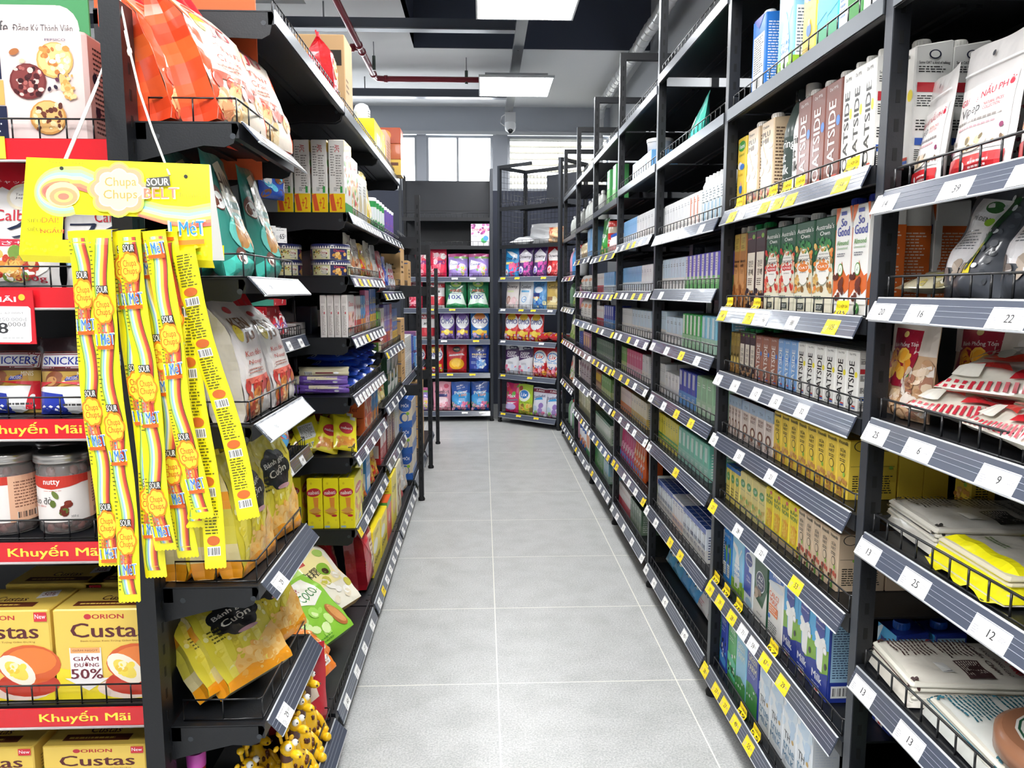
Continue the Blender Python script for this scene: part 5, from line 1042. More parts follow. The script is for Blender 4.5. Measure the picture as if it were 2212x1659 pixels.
# ------------------------------------------------------------------ promotion shelving stock
PY = 1.662
mb = MB(); w, d, h = .30, .09, .225; cbox(mb, w, d, h, mat('#dcc9c4', 'g'), .008)
art(mb, facing('front', w, d, h), w, h, [('r', '#1f2440', 0, .56, .42, 1), ('e', '#e8d8c8', .3, .80, .05, .07), ('p', '#e8e0d4', [(.27, .74), (.33, .74), (.4, .67), (.3, .69)]), ('T', '#f0ece8', 'QUAKER', .24, .66, .3, .07), ('l', '#c8c4cc', .12, .6, .38, .63, 1), ('r', '#c9a45c', 0, .33, .43, .55), ('t', '#f4ecd8', "WORLD'S", .24, .52, .22, .035), ('T', '#f8f0dc', 'No.1', .26, .455, .22, .07), ('T', '#f4e8cc', 'OATS BRAND', .25, .4, .28, .03), ('l', '#3c2c1c', .1, .345, .4, .38, 2), ('r', '#1f2440', 0, 0, .44, .32), ('e', '#e8ecf0', .33, .24, .03, .02), ('e', '#e8ecf0', .2, .24, .03, .02), ('l', '#e8ecf0', .12, .08, .4, .18, 3),
    ('t', '#3c3460', 'PEPSICO', .80, .91, .14, .022), ('e', '#d8a45c', .79, .73, .125, .16), ('e', '#e6bf80', .79, .735, .112, .145), ('x', ['#f6e6c4', '#c88c48', '#f0d8a4', '#b8743c'], .70, .62, .88, .86, 40, .0065, 3), ('e', '#6a2c2c', .60, .54, .125, .16), ('e', '#7c3a38', .60, .545, .11, .145), ('x', ['#4a1c20', '#a8605a', '#381418', '#d8b8b0'], .51, .42, .69, .66, 38, .006, 8), ('e', '#c08a48', .72, .22, .125, .155), ('e', '#dcae6c', .72, .225, .11, .14), ('x', ['#5a2c24', '#f0d8a4', '#6a3828'], .63, .12, .81, .34, 30, .0055, 5), ('e', '#a8683c', .52, .8, .035, .028, 20), ('e', '#e0c8a0', .57, .72, .02, .02), ('x', ['#2c1c30', '#5a2c44'], .74, .47, .82, .6, 5, .006, 2), ('e', '#d8b070', .86, .5, .03, .12, 25), ('x', ['#e8c48c', '#c89850'], .83, .38, .91, .62, 20, .005, 9)])
art(mb, facing('right', w, d, h), d, h, [('l', '#4a4448', .3, .1, .9, .9, 18), ('e', '#2a2c44', .35, .6, .12, .05), ('e', '#2a2c44', .4, .3, .12, .05)])
reg('oatbox', 'biscuit_box', 'box', [(None, mb.mesh('biscuit_box'))], w, d, h)
put('oatbox', -.969, PY + .052, PZ[5], 0, 'cream and navy oat biscuit box with three cookies, beside the black upright')
put('oatbox', -1.285, PY + .052, PZ[5], 0, 'second oat biscuit box along the promotion shelf, mostly outside the photo')
pouch('calbee', .23, .27, .07, '#e4e0de', [('p', '#cc2230', [(0, .55), (.5, .8), (1, .6), (1, 1), (0, 1)]), ('t', '#f6e8e8', 'に便利なチャック付き', .5, .84, .8, .03), ('e', '#e8dcc0', .7, .72, .15, .11), ('e', '#f6f2ea', .7, .72, .12, .085), ('t', '#444', 'Taste of', .7, .74, .14, .02), ('t', '#444', 'Japan', .7, .71, .14, .02), ('t', '#c01c30', 'Calbee', .66, .57, .44, .09), ('T', '#16203c', 'フク', .52, .46, .8, .15), ('p', '#b81c38', [(0, .32), (1, .3), (1, .37), (0, .39)]), ('t', '#f4f0f0', 'おいしさザク', .5, .345, .8, .035), ('e', '#f2ede6', .55, .18, .4, .14), ('x', ['#c8843c', '#e0a858', '#b03a28', '#8a5c2c', '#d8c088', '#6c8a3c'], .28, .07, .82, .29, 60, .014, 3), ('T', '#a81c34', '600g', .78, .06, .26, .06), ('e', '#a8c8e4', .08, .22, .07, .06)], seed=5)
for i, x in enumerate((-1.28, -1.04, -.845)):
    put('calbee', x, PY + .055 + .03 * (i == 2), PZ[4], 0, ('white and red cereal bag at the shelf edge, mostly outside the photo', 'white and red cereal bag behind the hanging yellow candy box', 'white and red cereal bag seen through the candy box window')[i], 'cereal bags', rx=-.06, s=(1 if i < 2 else .8, 1, 1))
SN = [('p', '#2c2226', [(0, .8), (1, .8), (1, 1), (0, 1)]), ('r', '#5c2a24', 0, .56, 1, .82), ('p', '#f0ecec', [(.04, .6), (.98, .6), (1, .79), (.08, .79)]), ('p', '#8a1c30', [(.05, .608), (.97, .608), (.99, .782), (.085, .782)]), ('p', '#f0f0f4', [(.06, .62), (.96, .62), (.98, .77), (.09, .77)]), ('T', '#2436a0', 'SNICKERS', .52, .695, .86, .1), ('e', '#8a5034', .3, .46, .16, .1, 20), ('e', '#c8945c', .26, .43, .1, .06, 20), ('p', '#c09038', [(.45, .36), (.85, .42), (.82, .54), (.44, .48)]), ('p', '#2c3ca0', [(.5, .43), (.75, .45), (.74, .51), (.5, .48)]), ('t', '#f8f4f0', 'SNICKERS', .62, .47, .2, .04), ('t', '#f6ecd0', 'MINIS', .82, .52, .2, .06), ('p', '#f4f4f4', [(0, .1), (.7, 0), (1, .1), (1, .36), (0, .36)]), ('p', '#d42434', [(0, .34), (.3, .42), (1, .36), (1, .42), (0, .42)]), ('p', '#d42434', [(.8, .05), (1, .05), (1, .4), (.9, .4)]), ('p', '#2438a4', [(0, 0), (.6, 0), (.5, .26), (0, .3)]), ('l', '#444', .5, .1, .95, .16, 1)]
pouch('snick', .125, .17, .05, '#c9a552', SN, seed=2)
for i, x in enumerate((-1.19, -1.055, -.922, -.80)):
    put('snick', x, PY + .04 + .02 * (i % 2), PZ[3], 0, ('chocolate bar bag outside the photo, first on its shelf', 'chocolate bar bag with a torn-off look at the photo edge', 'chocolate bar bag with its full lettering showing', 'chocolate bar bag partly behind the yellow candy strips')[i], 'chocolate bar bags', rx=-.1)
def jar(key):
    r_, h = .056, .185; ps = []
    m_ = MB(); m_.lathe([(.05, .001), (r_, .008), (r_, h - .03), (.05, h - .018), (.05, h - .012)], mat('#e8e4e0', 'c'), 32); ps.append((None, m_.mesh('nut_jar')))
    c = MB(); rr = random.Random(4)
    c.lathe([(.047, .004), (.05, .02), (.05, h - .04), (.045, h - .03)], mat('#43201c', 'f'), 20)
    for q in range(120):
        a = rr.uniform(0, 6.28); c.ball((.045 * math.cos(a), .045 * math.sin(a), rr.uniform(.014, h - .035)), (.011, .011, .013), mat(('#5a2420', '#3c1614', '#6e3028')[q % 3], 'g'), 8)
    ps.append(('dried_fruit', c.mesh('dried_fruit')))
    l = MB(); l.lathe([(r_ + .0006, .03), (r_ + .0006, .03 + .105)], mat('#ece6e2', 'm'), 40, cap=False); Wc = 2 * math.pi * r_
    S = lambda x, y, o: ((r_ + .0008 + o) * math.sin((x / Wc - .5) * 2 * math.pi), -(r_ + .0008 + o) * math.cos((x / Wc - .5) * 2 * math.pi), .03 + y)
    art(l, S, Wc, .105, [('p', '#c8392c', [(.32, 1), (.32, .82), (.4, .76), (.5, .72), (.6, .76), (.68, .82), (.68, 1)]), ('r', '#c8392c', 0, .82, 1, 1), ('T', '#f6f0ec', 'nutty', .5, .86, .1, .14), ('l', '#c86858', .45, .68, .56, .7, 1), ('t', '#4a4a48', 'Táo đỏ', .42, .48, .16, .16), ('t', '#c86858', 'sấy dẻo', .41, .36, .1, .07), ('x', ['#7a2c20', '#8a3828', '#5c6c2c', '#6a2418'], .46, .12, .62, .48, 8, .0085, 6), ('e', '#6c7c3c', .52, .6, .015, .1, 30), ('t', '#555', '350 g', .62, .1, .04, .06), ('r', '#e8b898', .72, 0, .98, 1), ('l', '#8a5c48', .75, .3, .95, .9, 9), ('b', .76, .06, .88, .22)], 'm', True)
    ps.append(('jar_label', l.mesh('jar_label')))
    d = MB(); d.lathe([(.058, h - .022), (.06, h - .02), (.06, h - .014), (.0585, h - .012), (.06, h - .01), (.06, h - .004), (.058, h), (.05, h)], mat('#b8b4b0', 's'), 40); d.lathe([(.049, h + .0002), (.049, h + .0006)], mat('#2c2a2c', 'g'), 32); ps.append(('lid', d.mesh('lid')))
    reg(key, 'nut_jar', 'jar', ps, .116, .116, h)
jar('nutjar')
for i, (x, y, a) in enumerate(((-1.085, .07, -.9), (-.962, .072, 0), (-.845, .115, -.1), (-1.21, .07, 0), (-1.03, .2, .3), (-.9, .25, 0))):
    put('nutjar', x, PY + y, PZ[2], a, ('jar of dried red jujubes turned sideways at the photo edge', 'jar of dried red jujubes facing out, in the middle', 'jar of dried red jujubes behind the yellow candy strips', 'jar of dried red jujubes outside the photo', 'jar of dried jujubes in the second row, behind the sideways jar', 'jar of dried jujubes in the second row, close to the strips')[i], 'jars of dried jujubes')
CU = [('e', '#c8303c', .33, .92, .035, .03), ('T', '#c02434', 'ORION', .52, .92, .3, .05), ('T', '#5a1c24', 'Custas', .52, .77, .72, .16), ('t', '#a06a30', 'Bánh Custas Kem Trứng Giảm Đường', .55, .65, .6, .025), ('p', '#f2dc30', [(0, 0), (1, 0), (1, .1), (.6, .06), (.3, .3), (0, .36)]), ('e', '#f2dccc', .68, .12, .3, .12), ('e', '#c8402c', .76, .18, .3, .14), ('e', '#d8602c', .78, .40, .30, .22), ('e', '#e88038', .80, .44, .24, .15), ('e', '#f6ecd8', .66, .34, .2, .13, -40), ('e', '#f2d858', .655, .335, .13, .075, -40), ('x', ['#f6dc50', '#f8ecc0', '#eec83c'], .58, .28, .73, .4, 12, .008, 4), ('p', '#f4f0ee', [(.14, .2), (.44, .2), (.44, .58), (.14, .58)]), ('p', '#f4f0ee', [(.08, .24), (.5, .24), (.3, .1)]), ('r', '#e8a868', .15, .52, .43, .58), ('t', '#8a2c2c', 'GIẢM NGỌT', .29, .55, .24, .03), ('T', '#7a2430', 'GIẢM', .29, .465, .24, .06), ('T', '#7a2430', 'ĐƯỜNG', .29, .395, .24, .055), ('T', '#6a1c2c', '50%', .29, .29, .3, .11)]
CUL = [('r', '#d8303c', .86, .88, .98, .98), ('t', '#fff', 'New', .92, .935, .1, .05), ('e', '#6cb83c', .8, .5, .13, .14), ('T', '#fff', 'Sữa', .8, .56, .14, .05), ('T', '#fff', 'đậu', .8, .5, .14, .05), ('T', '#fff', 'nành', .8, .44, .16, .05)]
mb = MB(); w, d, h = .235, .13, .215; cbox(mb, w, d, h, mat('#ecc95c', 'g'), .003)
art(mb, facing('front', w, d, h), w, h, CU + CUL[:2]); art(mb, facing('top', w, d, h), w, d, [('T', '#5a2420', 'Custas', .5, .5, .3, .2), ('r', '#6a3420', .15, .15, .8, .35), ('l', '#ecc95c', .2, .19, .75, .31, 1), ('p', '#f4f0ee', [(.72, .5), (.9, .6), (.86, .9), (.7, .8)]), ('T', '#7a2430', '50%', .8, .7, .12, .16)]); art(mb, facing('right', w, d, h), d, h, [('l', '#a8843c', .2, .1, .9, .8, 14), ('e', '#6cb83c', .5, .5, .3, .12)])
reg('custas', 'cake_box', 'box', [(None, mb.mesh('cake_box'))], w, d, h)
for z, yy, sets in ((1, 0, ((-1.10, 'yellow cake box at the photo edge, with the green round badge'), (-.858, 'yellow cake box with its large price badge, beside the upright'))), (0, 0, ((-1.16, 'yellow cake box on the lowest red-railed shelf, at the photo edge'), (-.905, 'yellow cake box on the lowest red-railed shelf, beside the upright')))):
    for x, l in sets: put('custas', x, PY + .07, PZ[z] + .001, 0, l, 'yellow cake boxes', s=(1, 1, 1 if z else .75))
for x, l in ((-1.05, 'yellow cake box in the second row, further along the shelf'), (-.86, 'yellow cake box in the second row, close to the upright')): put('custas', x, PY + .215, PZ[1] + .001, 0, l, 'yellow cake boxes', s=(1, 1, 1.02))
def board(name, lab, x0, x1, y, z0, z1, c, els, cat='sign', fin='m'):
    b = MB(); b.box(x0, x1, y, y + .006, z0, z1, mat(c, fin)); art(b, lambda x, yy, o: (x0 + x, y - o, z0 + yy), x1 - x0, z1 - z0, els, fin, False, .0006, .0003)
    tag(b.obj(name), lab, cat)
board('membership_sign', 'green membership sign with a white pill-shaped panel, above the oat boxes', -1.6, -.96, 1.982, 1.60, 2.25, '#4f9a63', [('T', '#f4f6f2', 'Mua Sắm', .86, .64, .25, .04), ('r', '#f3dedb', .1, .43, .88, .60), ('e', '#f3dedb', .88, .515, .083, .085), ('T', '#5c5a5c', 'Life', .665, .52, .06, .045), ('t', '#5c5a5c', 'Đăng Ký Thành Viên', .825, .513, .225, .04), ('T', '#5cb84c', 'Mới Ngay!', .77, .445, .2, .045)])
board('orange_sign', 'orange sign board behind the red-sided cracker bags', -.952, -.56, 1.996, 1.58, 2.35, '#f2693a', [('e', '#f5821c', .55, .86, .42, .28), ('t', '#fff', 'OD', .25, .57, .05, .022), ('t', '#8a3c1c', 'MART', .36, .57, .12, .022)])
r_ = MB(); S = lambda x, y, o: (-1.16 + x, 1.618 - o, 1.188 + y)
r_.box(-1.16, -.935, 1.618, 1.6205, 1.188, 1.300, mat('#c8242e', 'p')); art(r_, S, .225, .112, [('T', '#f8f4f4', 'KHUYẾN MÃI', .42, .86, .84, .15), ('p', '#f8f4f4', [(0, .05), (.94, .03), (.96, .06), (.97, .66), (.95, .7), (0, .72)]), ('t', '#777', 'Tiết kiệm: 62.000đ', .7, .58, .4, .06), ('t', '#999', '250.000đ', .8, .46, .26, .07), ('T', '#3a3a3c', '188', .62, .3, .26, .2), ('t', '#777', '.000đ', .83, .37, .18, .08), ('l', '#bbb', .7, .1, .9, .14, 1), ('e', '#f2b83c', .9, .87, .03, .06)], 'p')
tag(r_.obj('promotion_card'), 'red and white promotion price card reading 188, on the second red rail', 'sign')
b = MB(); b.box(-1.02, -.972, 1.6255, 1.627, 1.567, 1.611, mat('#ffd93c', 'm')); art(b, lambda x, y, o: (-1.02 + x, 1.6255 - o, 1.567 + y), .048, .044, [('T', '#4a4420', '119', .55, .45, .4, .24), ('l', '#a8902c', .2, .7, .9, .85, 2), ('l', '#a8902c', .3, .15, .9, .25, 1)], 'm')
tag(b.obj('price_tag'), 'yellow price tag reading 119 on the uppermost red rail', 'price tag')

# ------------------------------------------------------------------ hanging candy box and its long strips
r = empty('candy_box', (-.66, 1.44, 1.36)); r.rotation_euler = (rad(2), rad(1.6), rad(2)); tag(r, 'yellow hanging candy display box with a window, strung before the black upright', 'display box')
w, h = .318, .172; ym = mat('#f7ec1e', 'g'); mb = MB(); u0, u1, v0, v1 = .215, .77, .165, .43
tilt = .03
def CP(x, y, o=0): v = y / h; return ((x - w / 2) * (1.06 - .06 * v), -.035 + tilt * v * .9 - o, y)
def crect(x0, x1, y0, y1, m, o=0, n=6):
    vs = [CP(x0 + (x1 - x0) * a / n, yy, o) for yy in (y0, y1) for a in range(n + 1)]; mb.add(vs, [(a, a + 1, n + 2 + a, n + 1 + a) for a in range(n)], m)
for q, o in ((ym, 0), (mat('#f2f0e8', 'm'), -.0008)):
    for a in ((0, w, v1 * h, h), (0, w, 0, v0 * h), (0, u0 * w, v0 * h, v1 * h), (u1 * w, w, v0 * h, v1 * h)): crect(*a, q, o)
RB_ = ['#8ec8e8', '#f8f0a0', '#f6c860', '#ee8a5c', '#d85c58']
ELS = []
for q, c in enumerate(['#b8e070', '#a8dc90', '#9cd0ee', '#f6f0a4', '#f4c264', '#e88868', '#dc6c64']):
    rx, ry = .15 - q * .008, .26 - q * .03
    ELS.append(('p', c, [(.2 - rx * math.cos(t), .64 + ry * math.sin(t) + .02) for t in [math.pi * i / 12 * 1.0 - .9 for i in range(0, 17)]] + [(.42, .90 - q * .034), (.42, .60)] if False else [(.205 + rx * math.cos(math.radians(a)), .66 + ry * math.sin(math.radians(a))) for a in range(60, 301, 12)] + [(.26, .52), (.2, .6), (.24, .76)]))
    ELS.append(('p', c, [(.2, .92 - q * .035), (.3, .93 - q * .036), (.42, .84 - q * .036), (.42, .62), (.3, .68), (.2, .70)]))
    ELS.append(('p', c, [(.6, .62 - q * .03), (.75, .56 - q * .032), (.88, .55 - q * .034), (1, .6 - q * .034), (1, .36), (.88, .33), (.75, .36), (.62, .45)]))
ELS += [('e', '#f6ee9a', .21, .63, .09, .13), ('e', '#ee9a70', .215, .61, .075, .095), ('e', '#f4cc74', .215, .61, .05, .06), ('e', '#e07c68', .215, .61, .03, .035)]
ELS += [('r', '#3c3c20', .13 + i * .018, .945, .132 + i * .018, .965 + .015 * (i % 5 == 0)) for i in range(14)] + [('r', '#3c3c20', .84 + i * .013, .645, .842 + i * .013, .68 + .015 * (i % 5 == 0)) for i in range(12)]
ELS += [('f', '#c8e860', .51, .7, .17, .29, 8), ('f', '#f0a07c', .51, .7, .155, .27, 8), ('f', '#fdfbe8', .51, .7, .13, .22, 8), ('f', '#fbf8a8', .51, .7, .125, .21, 8), ('t', '#ee9450', 'Chupa', .52, .77, .17, .12, 3), ('t', '#ee9450', 'Chups', .52, .64, .18, .12, 3), ('p', '#4c4c48', [(.655, .73), (.79, .76), (.785, .86), (.66, .83)]), ('T', '#f6f4ec', 'SOUR', .72, .795, .12, .075, 4), ('T', '#f4f0ec', 'BELT', .735, .68, .2, .12, 2), ('T', '#ee8068', 'BELT', .735, .68, .18, .1, 2),
        ('t', '#6a6420', 'SIÊU', .075, .355, .07, .045, 2), ('T', '#ec7a2c', 'DÀI!', .155, .37, .085, .07, 2), ('t', '#6a6420', 'SIÊU', .075, .265, .07, .045, 2), ('T', '#d83c2c', 'NGẦU!', .17, .26, .12, .06, 2), ('t', '#d8a020', 'KẸO DẺO', .09, .11, .1, .03), ('t', '#c8a83c', 'HƯƠNG TRÁI CÂY', .115, .065, .15, .028),
        ('T', '#f4f8fc', '1 MéT', .875, .325, .2, .17, 4), ('T', '#2f86dc', '1 MéT', .875, .325, .18, .14, 4), ('p', '#f08030', [(.79, .14), (.965, .17), (.965, .22), (.795, .19)]), ('x', ['#c8dc30', '#b8d828'], .02, .04, .2, .16, 10, .003, 3), ('x', ['#c8dc30', '#b8d828'], .82, .05, .98, .16, 10, .003, 5)]
art(mb, CP, w, h, ELS, 'g', True, .0006, .00008)
# sides, base and back
for sx in (0, w):
    a = [CP(sx, 0), CP(sx, h), (CP(sx, h)[0], .0, h), (CP(sx, 0)[0], .035, 0)]; mb.add(a, [(0, 1, 2, 3)], mat('#e9e8e2', 'm'))
mb.add([CP(0, 0), CP(w, 0), (CP(w, 0)[0], .035, 0), (CP(0, 0)[0], .035, 0)], [(0, 1, 2, 3)], ym)
mb.add([(CP(0, 0)[0], .035, 0), (CP(w, 0)[0], .035, 0), (CP(w, 0)[0], .035, v0 * h), (CP(0, 0)[0], .035, v0 * h)], [(0, 1, 2, 3)], ym)
# front lip folds down under the panel
mb.add([CP(0, 0), CP(w, 0), (CP(w, 0)[0] + .002, -.03, -.014), (CP(0, 0)[0] + .004, -.03, -.012)], [(0, 1, 2, 3)], mat('#e8dc20', 'g'))
mb.obj('box_panel', r)
for ux in (.195, .87):
    e = MB(); c = CP(ux * w, .9 * h if ux < .5 else .865 * h, .001); e.lathe([(.0035, 0), (.0035, .0006)], mat('#3a3a3a', 'g'), 10)
    e.xf(Matrix.Translation(c) @ Matrix.Rotation(math.pi / 2, 4, 'X')); e.obj('eyelet', r)
s = MB(); wm = mat('#ebe6de', 'm')
s.tube([(-.757, 1.425, 1.517), (-.750, 1.49, 1.61), (-.742, 1.55, 1.70), (-.737, 1.61, 1.79), (-.726, 1.60, 1.855), (-.712, 1.57, 1.864), (-.695, 1.56, 1.855), (-.684, 1.55, 1.81), (-.668, 1.53, 1.75), (-.64, 1.495, 1.67), (-.605, 1.46, 1.59), (-.565, 1.425, 1.507)], .0022, wm, 7)
s.tube([(-.753, 1.424, 1.517), (-.746, 1.488, 1.61), (-.739, 1.548, 1.70)], .0022, wm, 7); s.ball((-.668, 1.528, 1.75), (.005, .005, .009), wm, 8); s.tube([(-.668, 1.525, 1.75), (-.678, 1.535, 1.79)], .0016, wm, 6)
tag(s.obj('hanging_string'), 'white string tying the yellow candy box to the black upright', 'string')
def strip(i, x_top, x_bot, z_top, z_bot, y, phase, lab, back=False, w=.040, curl=0):
    mb = MB(); n = 90; L_ = z_top - z_bot
    def path(t): return (x_top + (x_bot - x_top) * (t ** 1.15) + .004 * math.sin(t * 9 + i), y - .010 * math.sin(t * 7 + i) * .5 - curl * max(0, t - .85) * 3, z_top - L_ * t)
    def S(u, yy, o):
        t = 1 - min(1, max(0, yy / L_)); p = path(t); c = (u / w - .5); th = .0035 * max(0, 1 - (2 * c) ** 2) ** .5 * (1 if .03 < t < .97 else .15) + .0004 * math.sin(t * 45)
        dx = (x_bot - x_top) / L_
        return (p[0] + c * w, p[1] - th - o, p[2] + c * w * dx * .9)
    m = mat('#f2e81a', 'f'); NU = 10
    vs = [S(w * a / NU, L_ * b / n, 0) for b in range(n + 1) for a in range(NU + 1)]
    mb.add(vs, [(b * (NU + 1) + a, b * (NU + 1) + a + 1, (b + 1) * (NU + 1) + a + 1, (b + 1) * (NU + 1) + a) for b in range(n) for a in range(NU)], m, True)
    vs = [(x, yv + .006, z) if a in range(1, NU) else (x, yv + .001, z) for b in range(n + 1) for a in range(NU + 1) for x, yv, z in (S(w * a / NU, L_ * b / n, 0),)]
    mb.add(vs, [(b * (NU + 1) + a, (b + 1) * (NU + 1) + a, (b + 1) * (NU + 1) + a + 1, b * (NU + 1) + a + 1) for b in range(n) for a in range(NU)], m, True)
    if not back:
        els = []
        for (cs, cx, wd) in ((['#5c8c30'], .25, .03), (['#b4e07c', '#8fc0ee', '#f8f4dc', '#f6e24c', '#f2b44c', '#d8503c', '#b03a34'], .52, .50), (['#3c5c20'], .79, .03)):
            els.append(('w', cs, cx, wd, 0.02, .98, .10, .17, phase))
        els += [('r', '#6a7020', .06, t / 90, .06 + (.16 if t % 5 == 0 else .1), t / 90 + .0035) for t in range(3, 88, 1) if (t + i * 7) % 28 < 15]
        k = 0; zz = phase * .04
        while zz < 1.05:
            H_ = .104 / L_
            b0 = zz
            els += [('f', '#ee8a20', .5, b0 + H_ * .6, .47, H_ * .28, 7), ('f', '#f8e43c', .5, b0 + H_ * .6, .4, H_ * .235, 7), ('T', '#dc5a20', 'Chupa', .5, b0 + H_ * .66, .56, H_ * .15, 3), ('T', '#dc5a20', 'Chups', .5, b0 + H_ * .53, .6, H_ * .15, 3),
                    ('r', '#2c2c28', .26, b0 + H_ * .86, .76, b0 + H_ * .99), ('T', '#f4f2e8', 'SOUR', .51, b0 + H_ * .925, .46, H_ * .11), ('T', '#e05a3c', 'BELT', .5, b0 + H_ * .27, .56, H_ * .17, 2), ('T', '#f0f4f8', '1 MéT', .52, b0 + H_ * .08, .82, H_ * .21, 3), ('T', '#2f7ad0', '1 MéT', .52, b0 + H_ * .08, .76, H_ * .18, 3), ('r', '#e06420', .16, b0 - H_ * .09, .86, b0 - H_ * .03)]
            zz += .212 / L_
        els = [e for e in els if not (e[0] in 'ftT' and (e[3 if e[0] in 'tT' else 3] < 0 or False))]
        ok = []
        for e in els:
            ys = [e[3], e[5]] if e[0] == 'r' else [e[4] + e[6] / 2, e[4] - e[6] / 2] if e[0] in 'tT' else [e[3] + e[5], e[3] - e[5]] if e[0] == 'f' else [.5]
            if min(ys) > .005 and max(ys) < .995: ok.append(e)
        art(mb, S, w, L_, ok, 'f', True, .0007, .00005)
    else:
        els = []
        for q in range(5):
            b0 = .06 + q * .19; els += [('l', '#5c5818', .15, b0 + .05, .85, b0 + .17, 12), ('e', '#c86428', .5, b0 + .03, .3, .016), ('b', .2, b0 - .02, .8, b0 + .01)]
        art(mb, S, w, L_, els, 'f', True, .0008, .00006)
    # serrated end
    pts = [S(w * a / 12, 0, 0) for a in range(13)]; vs = pts + [(p[0], p[1], p[2] - (.003 if a % 2 else .0005)) for a, p in enumerate(pts)]
    mb.add(vs, [(a, a + 1, 14 + a, 13 + a) for a in range(12)], m)
    # fold over the window edge
    a0 = S(0, L_, 0); a1 = S(w, L_, 0); mb.add([a0, a1, (a1[0], a1[1] + .03, a1[2] + .004), (a0[0], a0[1] + .03, a0[2] + .004)], [(0, 1, 2, 3)], m)
    tag(mb.obj('candy_strip'), lab, 'candy strip', 'long candy strips hanging from the yellow box')
F_ = 1.395
for i, (xa, xb, zb, y, ph, lab, bk, cl) in enumerate((
    (-.712, -.698, .792, 1.385, .6, 'long rainbow candy strip at the outer edge, hanging straight', False, 0),
    (-.672, -.655, .727, 1.372, 2.0, 'longest rainbow candy strip, its lower end swinging aside', False, 0),
    (-.640, -.612, .765, 1.392, 3.4, 'rainbow candy strip peeking out between two longer ones', False, 0),
    (-.618, -.585, .825, 1.368, 1.2, 'rainbow candy strip in the middle with two round logos', False, 0),
    (-.598, -.560, .80, 1.394, 4.4, 'rainbow candy strip mostly hidden behind the middle one', False, 0),
    (-.572, -.520, .885, 1.366, 2.7, 'rainbow candy strip with its end above the rice rolls', False, 0),
    (-.565, -.540, .86, 1.396, 5.2, 'rainbow candy strip tucked behind its neighbour over the rice rolls', False, 0),
    (-.545, -.505, .78, 1.398, 0, 'candy strip turned to its plain yellow back, hanging straight', True, 0),
    (-.535, -.43, .882, 1.39, 0, 'candy strip turned to its plain yellow back, slanting over the crackers', True, .03))):
    strip(i, xa, xb, 1.404 if not bk else 1.37, zb, y, ph, lab, bk, curl=cl)

# ------------------------------------------------------------------ snack shelving stock
def LL(b, i, key, a, c, n, desc, **k): k.setdefault('xf', .51); a = max(a, LB[b][0] + .008); c = min(c, LB[b][1] - .008); row('L', key, c, a, n, LB[b][2][i] + k.pop('dz', 0), desc, lpl(b, i), frm='near end', **k)
# (row() counts from the near end: ya is far, yb near)
AF = [('l', '#8a8680', .12, .5, .4, .92, 12), ('T', '#c03c3c', 'AFC', .55, .88, .3, .1, -90), ('l', '#8a8680', .45, .32, .85, .8, 14), ('b', .3, .28, .5, .36), ('r', '#3c9c4c', .7, .27, .85, .36), ('r', '#f4cc1c', 0, 0, 1, .26), ('p', '#dc5a30', [(0, .24), (.25, .26), (.45, .02), (.15, .02)]), ('T', '#e0582c', '+2', .62, .13, .34, .16)]
carton('afc', .15, .056, .255, '#e6e3dd', [('r', '#f4cc3c', 0, .84, 1, 1), ('x', ['#e88a3c', '#6cb04c', '#f4d880', '#d8503c'], .05, .3, .95, .75, 24, .014, 3), ('T', '#c8343c', 'AFC', .5, .78, .6, .1), ('r', '#3c9c4c', 0, 0, 1, .14)], name='cracker_box', cat='box', side=AF)
for j, x in enumerate((-.521, -.583, -.645, -.707)):
    put('afc', x, 2.80 + .078, LB['N'][2][6], LZ, ('cracker box with plus-two corner, closest to the price rail', 'cracker box with plus-two corner, second from the price rail', 'cracker box with plus-two corner, third from the price rail', 'cracker box with plus-two corner, behind the blue bag')[j], 'cracker boxes standing side-on')
pouch('bluebag', .12, .14, .05, '#2452b8', [('e', '#e8ecf0', .5, .75, .2, .12), ('x', ['#5ac0e0', '#88542c', '#f0f0f0'], .1, .1, .9, .5, 12, .016, 3)])
put('bluebag', -.70, 2.60, 1.60, LZ - .5, 'small blue snack bag hung in front of the cracker boxes')
hk = MB(); hk.tube([(-.90, 2.60, 1.735), (-.70, 2.60, 1.735), (-.68, 2.60, 1.75)], .003, mat('#2a2c30', 'g')); tag(hk.obj('display_hook'), 'thin black display hook holding the small blue bag', 'hook')
hk = MB(); hk.tube([(-.90, 2.56, 1.512), (-.70, 2.56, 1.512)], .003, mat('#2a2c30', 'g')); hk.tube([(-.90, 2.66, 1.512), (-.69, 2.66, 1.512)], .003, mat('#2a2c30', 'g')); tag(hk.obj('display_hooks'), 'pair of black display hooks ending in small white tags', 'hooks')
carton('crk_col', .13, .05, .24, '#f0e8d8', [('x', ['#e8a83c', '#68ac48', '#d84a3c', '#f4e4b0'], .05, .1, .95, .7, 26, .016, 5), ('T', '#c8343c', 'AFC', .5, .85, .6, .1)], name='cracker_box', cat='box')
carton('crk_white', .12, .05, .2, '#e8e6e0', [('e', '#d8c89c', .5, .4, .3, .2), ('l', '#98948c', .2, .6, .8, .85, 4)], name='cracker_box', cat='box')
LL('N', 6, 'crk_col', 2.965, 3.21, 2, 'colourful cracker box facing out'); LL('N', 6, 'crk_white', 3.22, 3.44, 2, 'white-beige cracker box')
pouch('chips', .19, .25, .07, '#f0d42c', [('e', '#f4dc70', .5, .4, .4, .2), ('e', '#e8a848', .5, .35, .25, .14), ('p', '#2c8c48', [(.3, 0), (1, 0), (1, .3), (.5, .2)]), ('T', '#6a3c1c', 'Chips', .5, .72, .7, .12), ('x', ['#e8c050', '#f8ec9c'], .1, .5, .9, .9, 14, .014, 2)])
